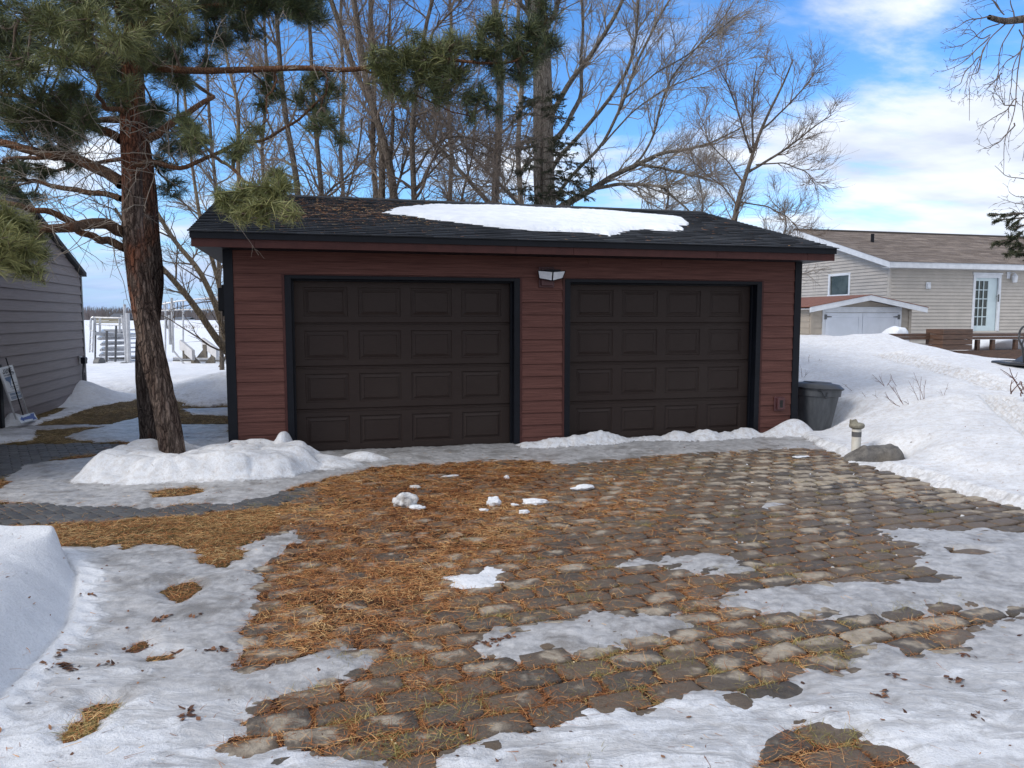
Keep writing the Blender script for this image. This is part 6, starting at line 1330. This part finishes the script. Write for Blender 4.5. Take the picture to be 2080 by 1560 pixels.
def pine(label, seed, trunk_pts, radii, Ys, limbs, clumps, bk, tone0, name='pine_tree', limb_mt='limb_pine', density=1.):
    rg = np.random.default_rng(seed); pp = [at(x, y, Y) for (x, y), Y in zip(trunk_pts, Ys)]
    P, Rd = resample(pp, np.array(radii) * np.interp(np.arange(len(radii)), [0, 2, 5, 8], [.95, .9, .85, .8]), 46, rg, .012); root = thing(name, (P[0, 0], P[0, 1], 0), label, 'tree')
    # bark relief: ridged rings
    n = 150; s = np.linspace(0, 1, n); P2 = np.stack([np.interp(s, np.linspace(0, 1, len(P)), P[:, i]) for i in range(3)], 1); R2 = np.interp(s, np.linspace(0, 1, len(P)), Rd)
    v, q = tubes(P2[None], R2[None], 48); c = np.repeat(P2, 48, axis=0); d = v - c; th = np.arctan2(d[:, 1], d[:, 0]); dist = np.repeat(np.linspace(0, 1, n) * 7, 48)
    rel = fbm(np.cos(th) * 3.2 + 10, np.sin(th) * 3.2 + dist * 1.3 + 10, seed, 4, .6) - .5; rel2 = np.abs(fbm(np.cos(th) * 5 + 30, np.sin(th) * 5 + dist * 1.1, seed + 5, 3) - .5)
    v = c + d * (1 + .22 * rel - .28 * np.exp(-(rel2 / .035)**2) * .5)[:, None]; nobj('trunk', v, q, M[bk], root)
    LP = []; LR = []
    for pts, w0, w1, Y0, Y1 in limbs:
        p_, r_ = resample(px_path(pts, Y0, Y1), np.linspace(rr(w0, Y0), rr(w1, Y1), len(pts)), 30, rg, .018); LP.append(p_); LR.append(r_)
    LP = np.array(LP); LR = np.array(LR); v, q = tubes(LP, LR, 12); nobj('limb', v, q, M[limb_mt], root)
    flat = LP.reshape(-1, 3); TW = []; TR = []; TIPS = []; AX = []; CT = []
    for (px, py, Y, rpx, nt, tone) in clumps:  # lower tone paints shade into the needles of clumps lying behind
        c = at(px, py, Y); r = rpx * Y * S; dd = np.linalg.norm(flat - c, axis=1); a = flat[np.argmin(dd)]
        # spine from the limb into the clump
        mid = (a + c) / 2 + rg.normal(0, .06, 3) * r; p_, r_ = resample([a, mid, c], [.016, .012, .008], 8, rg, .02); TW.append(p_); TR.append(r_)
        nt = int(nt * density * 1.3); q_ = rg.normal(0, 1, (nt, 3)); q_ /= np.linalg.norm(q_, axis=1, keepdims=True); q_ *= (rg.random(nt)**.45)[:, None] * np.array([r, r * 1.1, r * .72]); tip = c + q_
        src = c + q_ * .25 + rg.normal(0, .03, (nt, 3)); src = src * .8 + a * .2 if dd.min() < r else src
        for s_, t_ in zip(src, tip):
            m_ = (s_ + t_) / 2 + rg.normal(0, .04, 3); m_[2] -= .03; tt = np.linspace(0, 1, 8)[:, None]; pp_ = (1-tt)**2 * s_ + 2*tt*(1-tt) * m_ + tt*tt * t_; TW.append(pp_); TR.append(np.linspace(.006, .003, 8))
            ax = pp_[-1] - pp_[-3]; ax = ax / (np.linalg.norm(ax) + 1e-9); ax[2] += .25; ax /= np.linalg.norm(ax); TIPS.append(t_); AX.append(ax); CT.append(tone)
    v, q = tubes(np.array(TW), np.array(TR), 4); nobj('twigs', v, q, M['twig_pine'], root)
    Vt, qs, ts, i = needles(rg, np.array(TIPS), np.array(AX), 36, .145, .0044, (8, 66), .13)
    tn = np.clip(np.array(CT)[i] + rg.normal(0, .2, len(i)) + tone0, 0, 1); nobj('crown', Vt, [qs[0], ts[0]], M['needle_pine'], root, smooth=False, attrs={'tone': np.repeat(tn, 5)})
    return root, (LP, LR)
# rear pine first; shade behind painted as darker bark and needle tones
rg = np.random.default_rng(77)
cl = []
for _ in range(44):
    x = rg.uniform(-160, 470); y = rg.uniform(-130, 300)
    if y > 330 - abs(x - 150) * .25: continue
    cl.append((x, y, rg.uniform(9.3, 11.5), rg.uniform(36, 60), int(rg.uniform(20, 32)), rg.uniform(.0, .25)))
for (x, y, r) in ((330,330,30),(350,380,30),(345,300,35),(30,330,40),(90,350,26),(-20,350,40),(120,260,40),(60,250,40),(300,260,34),(390,300,26),(150,330,24)): cl.append((x, y, 10, r, 20, .08))
pine('dark rear pine trunk standing close behind the leaning pine', 202, [(310,905),(309,885),(300,804),(294,737),(300,660),(316,588),(311,535),(303,484),(301,434),(296,337),(283,269),(275,180),(268,60),(262,-120),(258,-400)], [.165,.16,.155,.155,.15,.15,.145,.14,.14,.13,.125,.12,.11,.1,.07], [9.8]*15,
  [([(301,285),(350,250),(400,215),(435,195)], 16, 8, 9.8, 10.6), ([(275,150),(200,120),(100,100),(0,60)], 14, 6, 9.8, 10.5), ([(262,0),(350,-20),(450,-30),(560,-40)], 14, 6, 9.8, 9.5), ([(296,337),(330,330),(360,345)], 9, 4, 9.8, 10.5), ([(290,240),(180,250),(90,240),(0,230)], 12, 5, 9.8, 10.6), ([(290,310),(200,330),(100,345),(0,330)], 9, 5, 9.8, 11), ([(262,-60),(150,-90),(0,-120)], 12, 5, 9.8, 10)], cl, 'bark_pine_dark', 0.)
cl = []
rg = np.random.default_rng(78)
for _ in range(26):
    x = rg.uniform(-60, 330); y = rg.uniform(-30, 255); cl.append((x, y, rg.uniform(8.0, 9.2), rg.uniform(30, 48), 20, rg.uniform(.05, .3)))
for _ in range(12): cl.append((rg.uniform(420, 640), rg.uniform(-40, 35), rg.uniform(8.1, 8.7), 34, 16, .08))
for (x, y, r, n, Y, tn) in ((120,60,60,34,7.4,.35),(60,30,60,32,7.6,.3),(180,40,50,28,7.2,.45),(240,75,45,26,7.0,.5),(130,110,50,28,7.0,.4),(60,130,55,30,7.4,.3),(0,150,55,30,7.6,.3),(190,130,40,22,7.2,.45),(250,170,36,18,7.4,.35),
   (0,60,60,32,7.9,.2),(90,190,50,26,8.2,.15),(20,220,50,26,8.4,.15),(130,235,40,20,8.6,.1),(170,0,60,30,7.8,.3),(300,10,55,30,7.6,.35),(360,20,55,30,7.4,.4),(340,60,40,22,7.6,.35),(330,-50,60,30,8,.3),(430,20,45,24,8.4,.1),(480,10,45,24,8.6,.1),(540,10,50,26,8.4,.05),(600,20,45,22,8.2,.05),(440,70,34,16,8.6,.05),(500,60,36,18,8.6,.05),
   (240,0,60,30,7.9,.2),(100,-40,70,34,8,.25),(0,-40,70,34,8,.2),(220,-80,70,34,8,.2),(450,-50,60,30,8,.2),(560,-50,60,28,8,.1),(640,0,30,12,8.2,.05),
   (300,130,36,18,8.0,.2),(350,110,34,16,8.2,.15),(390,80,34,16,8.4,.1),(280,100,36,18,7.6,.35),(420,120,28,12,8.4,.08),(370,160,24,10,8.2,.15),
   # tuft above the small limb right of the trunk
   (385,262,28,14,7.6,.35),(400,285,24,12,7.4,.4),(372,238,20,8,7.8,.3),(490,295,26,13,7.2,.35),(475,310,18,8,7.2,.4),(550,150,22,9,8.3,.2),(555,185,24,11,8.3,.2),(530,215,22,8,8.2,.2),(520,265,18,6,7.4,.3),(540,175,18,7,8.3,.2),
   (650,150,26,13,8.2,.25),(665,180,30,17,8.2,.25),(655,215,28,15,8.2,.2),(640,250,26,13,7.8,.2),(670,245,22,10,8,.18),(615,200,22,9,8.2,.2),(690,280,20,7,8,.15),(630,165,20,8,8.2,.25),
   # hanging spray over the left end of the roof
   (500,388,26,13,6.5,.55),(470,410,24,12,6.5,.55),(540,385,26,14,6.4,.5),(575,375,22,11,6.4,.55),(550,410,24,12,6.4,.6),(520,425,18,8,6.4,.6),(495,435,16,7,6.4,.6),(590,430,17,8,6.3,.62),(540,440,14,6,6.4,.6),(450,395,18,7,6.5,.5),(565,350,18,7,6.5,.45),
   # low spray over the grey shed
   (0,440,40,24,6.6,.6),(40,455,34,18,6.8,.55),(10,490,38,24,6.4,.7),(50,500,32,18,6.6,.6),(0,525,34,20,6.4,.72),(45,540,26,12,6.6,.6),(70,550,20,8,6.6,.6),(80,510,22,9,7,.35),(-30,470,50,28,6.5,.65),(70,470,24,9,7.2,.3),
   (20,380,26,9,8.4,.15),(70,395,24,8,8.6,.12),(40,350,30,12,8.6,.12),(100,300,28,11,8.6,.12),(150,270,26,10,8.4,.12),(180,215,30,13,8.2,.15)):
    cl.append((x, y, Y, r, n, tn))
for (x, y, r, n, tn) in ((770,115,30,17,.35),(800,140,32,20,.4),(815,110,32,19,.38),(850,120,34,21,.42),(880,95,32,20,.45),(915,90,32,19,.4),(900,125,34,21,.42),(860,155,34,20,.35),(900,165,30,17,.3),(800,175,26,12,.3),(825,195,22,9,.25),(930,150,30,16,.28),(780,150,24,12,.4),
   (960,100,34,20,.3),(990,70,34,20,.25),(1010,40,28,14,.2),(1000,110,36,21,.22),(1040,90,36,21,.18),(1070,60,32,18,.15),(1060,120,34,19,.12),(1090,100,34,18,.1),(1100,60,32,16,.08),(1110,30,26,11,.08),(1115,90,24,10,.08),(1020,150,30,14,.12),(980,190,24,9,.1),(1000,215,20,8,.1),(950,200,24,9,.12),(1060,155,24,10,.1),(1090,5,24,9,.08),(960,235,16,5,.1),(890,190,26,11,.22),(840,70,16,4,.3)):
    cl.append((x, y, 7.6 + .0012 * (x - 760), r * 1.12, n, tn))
_, _ = pine('large leaning red-barked pine growing from the snow mound beside the garage', 201,
  [(352,945),(350,915),(338,835),(320,753),(300,669),(287,585),(270,501),(267,434),(266,370),(264,269),(262,202),(265,110),(272,34),(280,-60),(290,-250),(300,-500)], [.155,.148,.142,.14,.145,.145,.135,.13,.125,.12,.115,.105,.10,.09,.07,.05], [8.25]*8 + [8.2]*8,
  [([(250,471),(225,458),(202,454),(161,457),(141,461),(101,463),(40,471),(0,466)], 24, 14, 8.25, 6.9), ([(160,456),(120,440),(100,430),(60,428),(0,410),(-60,400)], 15, 8, 7.9, 7.4), ([(256,505),(225,490),(190,480),(160,470),(140,462)], 17, 11, 8.25, 7.9), ([(246,404),(225,396),(168,390),(111,380),(90,368),(67,370),(0,360)], 13, 6, 8.25, 8.8),
   ([(248,375),(210,345),(168,330),(133,317),(100,312),(50,303),(0,290),(-60,280)], 24, 13, 8.25, 8.6), ([(150,325),(110,322),(60,318),(0,325)], 12, 6, 8.4, 9), ([(245,285),(188,253),(150,240),(110,225),(60,200),(0,190)], 18, 8, 8.25, 8.9), ([(270,335),(300,322),(330,335),(355,346),(380,342),(400,328),(435,308),(470,295),(520,288),(560,270),(590,255),(625,225),(650,200)], 11, 4, 8.1, 8.1),
   ([(430,312),(455,330),(478,352),(500,372),(530,385),(560,390)], 7, 4, 7.7, 6.5), ([(285,142),(340,140),(400,142),(450,141),(520,140),(600,140),(680,138),(740,140),(800,128),(900,122),(960,126)], 15, 6, 8.1, 7.7), ([(960,126),(1020,130),(1060,115),(1090,90),(1110,40)], 6, 3, 7.8, 8), ([(740,140),(780,160),(820,190),(860,200),(930,225),(960,240)], 5, 2, 7.7, 7.8),
   ([(250,225),(215,222),(205,205),(203,180),(197,160),(190,120)], 10, 5, 7.9, 7.2), ([(262,120),(200,80),(130,60),(40,40)], 12, 5, 8.1, 7.4), ([(268,60),(330,30),(400,10),(500,10),(600,10)], 13, 5, 8.1, 8.4), ([(275,0),(200,-30),(100,-60)], 12, 5, 8.1, 7.8), ([(560,141),(560,170),(540,200),(545,240),(520,270)], 4, 2, 8, 7.6), ([(660,140),(665,180),(650,220)], 4, 2, 8, 8), ([(240,40),(235,0),(220,-60)], 8, 4, 8, 7.4), ([(100,463),(60,490),(20,500)], 9, 4, 7.1, 6.6)],
  cl, 'bark_pine', 0.)
# dead wiry twigs tangled about the limbs
rg = np.random.default_rng(90)
# (they belong to the leaning pine)
pine_root = [o for o in bpy.data.objects if o.name.startswith('pine_tree') and 'leaning red' in o.get('label', '')][0]
base = []
for pts, Y0, Y1 in (([(285,142),(450,141),(600,140),(740,140)], 8.1, 7.7), ([(270,335),(380,342),(470,295),(590,255)], 8.1, 8.1), ([(248,375),(133,317),(0,290)], 8.2, 8.6), ([(245,285),(150,240),(0,190)], 8.2, 8.9), ([(250,471),(141,461),(0,466)], 8.2, 6.9), ([(267,434),(264,269),(265,110)], 8.0, 8.0), ([(246,404),(111,380),(0,360)], 8.2, 8.8)):
    base.append(resample(px_path(pts, Y0, Y1), [.03] * len(pts), 12)[0])
base = np.array(base); bR = np.full(base.shape[:2], .02)
A1, B1 = grow(rg, base, bR, 26, (.05, .95), (.5, 1.5), 70, 8, .25, -.03, .005, .003, .5); A2, B2 = grow(rg, A1, B1, 4, (.2, 1.), (.15, .45), 45, 5, .25, -.03, .003, .002, .8)
v, q = merge([tubes(A1, B1, 4), tubes(A2, B2, 3)]); nobj('dead_twigs', v, q, M['twig_grey'], pine_root)

# ---- spruces
def spruce(label, seed, x0, Yt, zb, zt, boughs, needle='needle_spruce', trunk_r=.09, loc=None):
    rg = np.random.default_rng(seed); root = thing('spruce_tree', (x0, Yt, 0), label, 'tree')
    P, Rd = resample([(x0, Yt, zb), (x0, Yt, zt)], [trunk_r, .02], 12); v, q = tubes(P[None], Rd[None], 8); nobj('trunk', v, q, M['bark_brown'], root)
    BP = np.array([resample(b, np.linspace(.02, .006, len(b)), 12, rg, .02)[0] for b in boughs]); BR = np.tile(np.linspace(.02, .006, 12), (len(BP), 1))
    P2, R2 = grow(rg, BP, BR, 15 if Yt > 15 else 12, (.12, 1.), (.22, .6) if Yt > 15 else (.1, .26), 48, 6, .06, -.04, .006, .004, .6, .8); P3, R3 = grow(rg, P2, R2, 7, (.2, 1.), (.1, .25) if Yt > 15 else (.05, .12), 42, 5, .05, -.03, .004, .003, .8, .7)
    v, q = merge([tubes(BP, BR, 5), tubes(P2, R2, 4), tubes(P3, R3, 3)]); nobj('branches', v, q, M['twig_dark'], root)
    base = []; ax = []
    for PP in (P2, P3, BP[:, 4:]):
        n = PP.shape[1]
        for k in range(1, n): base.append(PP[:, k]); d = PP[:, k] - PP[:, k-1]; ax.append(d / (np.linalg.norm(d, axis=1, keepdims=True) + 1e-9))
    base = np.concatenate(base); ax = np.concatenate(ax); Vt, qs, ts, i = needles(rg, base, ax, 13, .028, .007 if Yt > 15 else .0045, (35, 70), .05)
    nobj('crown', Vt, [qs[0], ts[0]], M[needle], root, smooth=False, attrs={'tone': np.repeat(np.clip(rg.normal(.45, .25, len(i)), 0, 1), 5)})
c = at(1100, 414, 21); rg = np.random.default_rng(12); bs = []
for (x1, y1, x0, y0) in ((1190,385,1105,350),(1205,340,1105,330),(1178,292,1105,300),(1150,245,1102,240),(1040,240,1098,235),(1060,290,1100,285),(1060,300,1100,300),(1165,400,1105,375),(1195,400,1105,390),(1060,350,1100,340),(1050,390,1100,380),(1150,320,1105,310),(1175,355,1105,350),(1090,205,1100,215),(1125,222,1100,220),(1140,405,1100,395),(1080,410,1100,400),(1185,372,1105,365),(1130,285,1100,280),(1075,330,1100,325),(1070,210,1098,205),(1140,200,1100,205)):
    Yd = 20.6 + rg.uniform(-1, .4); a = at(x0, y0, 21); b = at(x1, y1, Yd); bs.append([a, (a + b) / 2 + np.array([0, 0, .08]), b])
spruce('sparse dark spruce in front of the huge pale trunk', 301, at(1100, 400, 21)[0], 21., -.1, at(1100, 190, 21)[2], bs)
rg = np.random.default_rng(13); X0 = 6.3; Y0_ = 7.9; bs = []
for (x1, y1, Yd) in ((2018,438,7.7),(2034,450,7.9),(2034,490,7.6),(2050,505,7.7),(2048,462,8.),(2052,520,7.6),(2074,528,7.5)):
    b = at(x1, y1, Yd); a = np.array([X0, Y0_, b[2] + .12]); bs.append([a, (a * .5 + b * .5) + np.array([0, 0, .03]), b])
for k in range(60):
    z = rg.uniform(.6, 6.5); th = rg.uniform(-1.6, 1.75); L = (7.2 - z) * .24 * rg.uniform(.7, 1); a = np.array([X0, Y0_, z]); b = a + np.array([math.cos(th) * L, math.sin(th) * L, -.12])
    if b[0] / b[1] > .75: bs.append([a, (a + b) / 2, b])
spruce('green spruce with bough tips poking in at the right edge', 302, X0, Y0_, -.1, 7.0, bs)
# ---- twigs of buried shrubs poking out of the drift
def shrub(label, seed, tw_px, Y, r=.004):
    rg = np.random.default_rng(seed); P_ = []; R_ = []
    for pts in tw_px:
        p, q = resample(px_path(pts, Y, Y - .1), np.linspace(r, r * .45, len(pts)), 8, rg, .006); P_.append(p); R_.append(q)
    P_ = np.array(P_); R_ = np.array(R_); a, b = grow(rg, P_, R_, 2, (.3, .9), (.06, .22), 32, 5, .08, .02, r * .6, r * .4, .8)
    t = thing('bare_shrub', tuple(P_[0, 0]), label, 'shrub', 'shrub twigs poking out of the snow drift'); v, q = merge([tubes(P_, R_, 5), tubes(a, b, 4)]); nobj('stems', v, q, M['twig_red'], t)
shrub('tallest shrub twigs in the drift, four crossing stems left of the snow tracks', 1, [[(1872,828),(1860,800),(1846,774)],[(1880,822),(1868,790),(1856,756)],[(1872,826),(1868,800),(1872,765)],[(1878,820),(1876,790),(1882,770)]], 10.0)
shrub('fan of leaning shrub twigs left of the tallest twigs', 2, [[(1835,822),(1818,795),(1803,778)],[(1842,832),(1810,818),(1797,797)],[(1833,818),(1822,798),(1818,785)],[(1858,832),(1845,820),(1838,815)],[(1820,822),(1808,812),(1798,806)]], 10.0)
shrub('forked pair of thin twigs high on the drift', 3, [[(1796,785),(1788,768),(1785,762)],[(1827,795),(1814,772),(1809,760)],[(1796,784),(1780,768),(1772,760)],[(1802,783),(1808,775),(1812,770)]], 11.2)
shrub('lone short twig left of centre on the drift', 4, [[(1730,794),(1718,784),(1712,779)]], 11.4, .003)
shrub('two tiny sprigs sticking up near the trash can side of the drift', 5, [[(1758,807),(1754,800),(1751,796)],[(1783,808),(1776,802),(1771,800)]], 10.6, .003)
shrub('small upright sprig far right of the tallest twigs', 6, [[(1916,818),(1914,800),(1910,792)],[(1916,812),(1920,795),(1923,789)]], 10.0, .003)
shrub('thick red-brown branches arching at the right edge below the table', 7, [[(2066,778),(2056,764),(2050,748)],[(2078,800),(2070,785),(2058,766),(2034,750)],[(2074,805),(2076,790),(2086,778)],[(2054,800),(2053,788),(2055,772)],[(2053,800),(2065,785),(2074,775)],[(2074,775),(2078,790),(2084,800)]], 9.4, .008)
shrub('little dark sprig beside the garage corner above the trash can', 8, [[(1630,768),(1628,758),(1627,748)],[(1631,770),(1636,762),(1640,755)]], 13.2, .004)
shrub('pair of short twigs on the drift crest side near the garden shed', 9, [[(1643,740),(1643,730),(1644,722)],[(1658,750),(1662,738),(1665,730)]], 14.4, .005)
# ---- far woods and reeds on the other shore
rg = np.random.default_rng(21); n = 15000; x = rg.uniform(-330, 90, n); y = rg.uniform(395, 470, n); hgt = (4.6 + 3.2 * vn(x * .06, x * 0, 5) + 2.0 * vn(x * .4, x * 0, 6)) * rg.uniform(.55, 1, n); w_ = rg.uniform(.12, .4, n)
b = np.stack([x, y, np.full(n, .3)], 1); dx = rg.normal(0, .8, n); Vt = np.stack([b + np.stack([-w_, w_*0, w_*0], 1), b + np.stack([w_, w_*0, w_*0], 1), b + np.stack([dx + .05, w_*0, hgt], 1), b + np.stack([dx - .05, w_*0, hgt], 1)], 1).reshape(-1, 3)
i = np.arange(n) * 4; nobj('far_woods', Vt, np.stack([i, i+1, i+2, i+3], 1), simple('far_twigs', (.135, .12, .13), (.085, .085, .09), .05, .9), smooth=False, kind='stuff')
n = 3000; x = rg.uniform(-110, -20, n); y = 119 + rg.normal(0, 1.5, n) + 3 * vn(x * .1, x * 0, 9); h_ = rg.uniform(.1, .55, n) * (vn(x * .3, x * 0, 4) > .35); b = np.stack([x, y, np.full(n, .1)], 1); Vt = np.stack([b, b + [.08, 0, 0], b + np.stack([h_*0 + .1, h_*0, h_ + .2], 1)], 1).reshape(-1, 3); i = np.arange(n) * 3
nobj('shore_reeds', Vt, np.stack([i, i+1, i+2], 1), simple('reeds', (.2, .17, .13), None, 1, .9), smooth=False, kind='stuff')
print('meshes', len([o for o in bpy.data.objects if o.type == 'MESH']), 'verts', sum(len(m.vertices) for m in bpy.data.meshes))
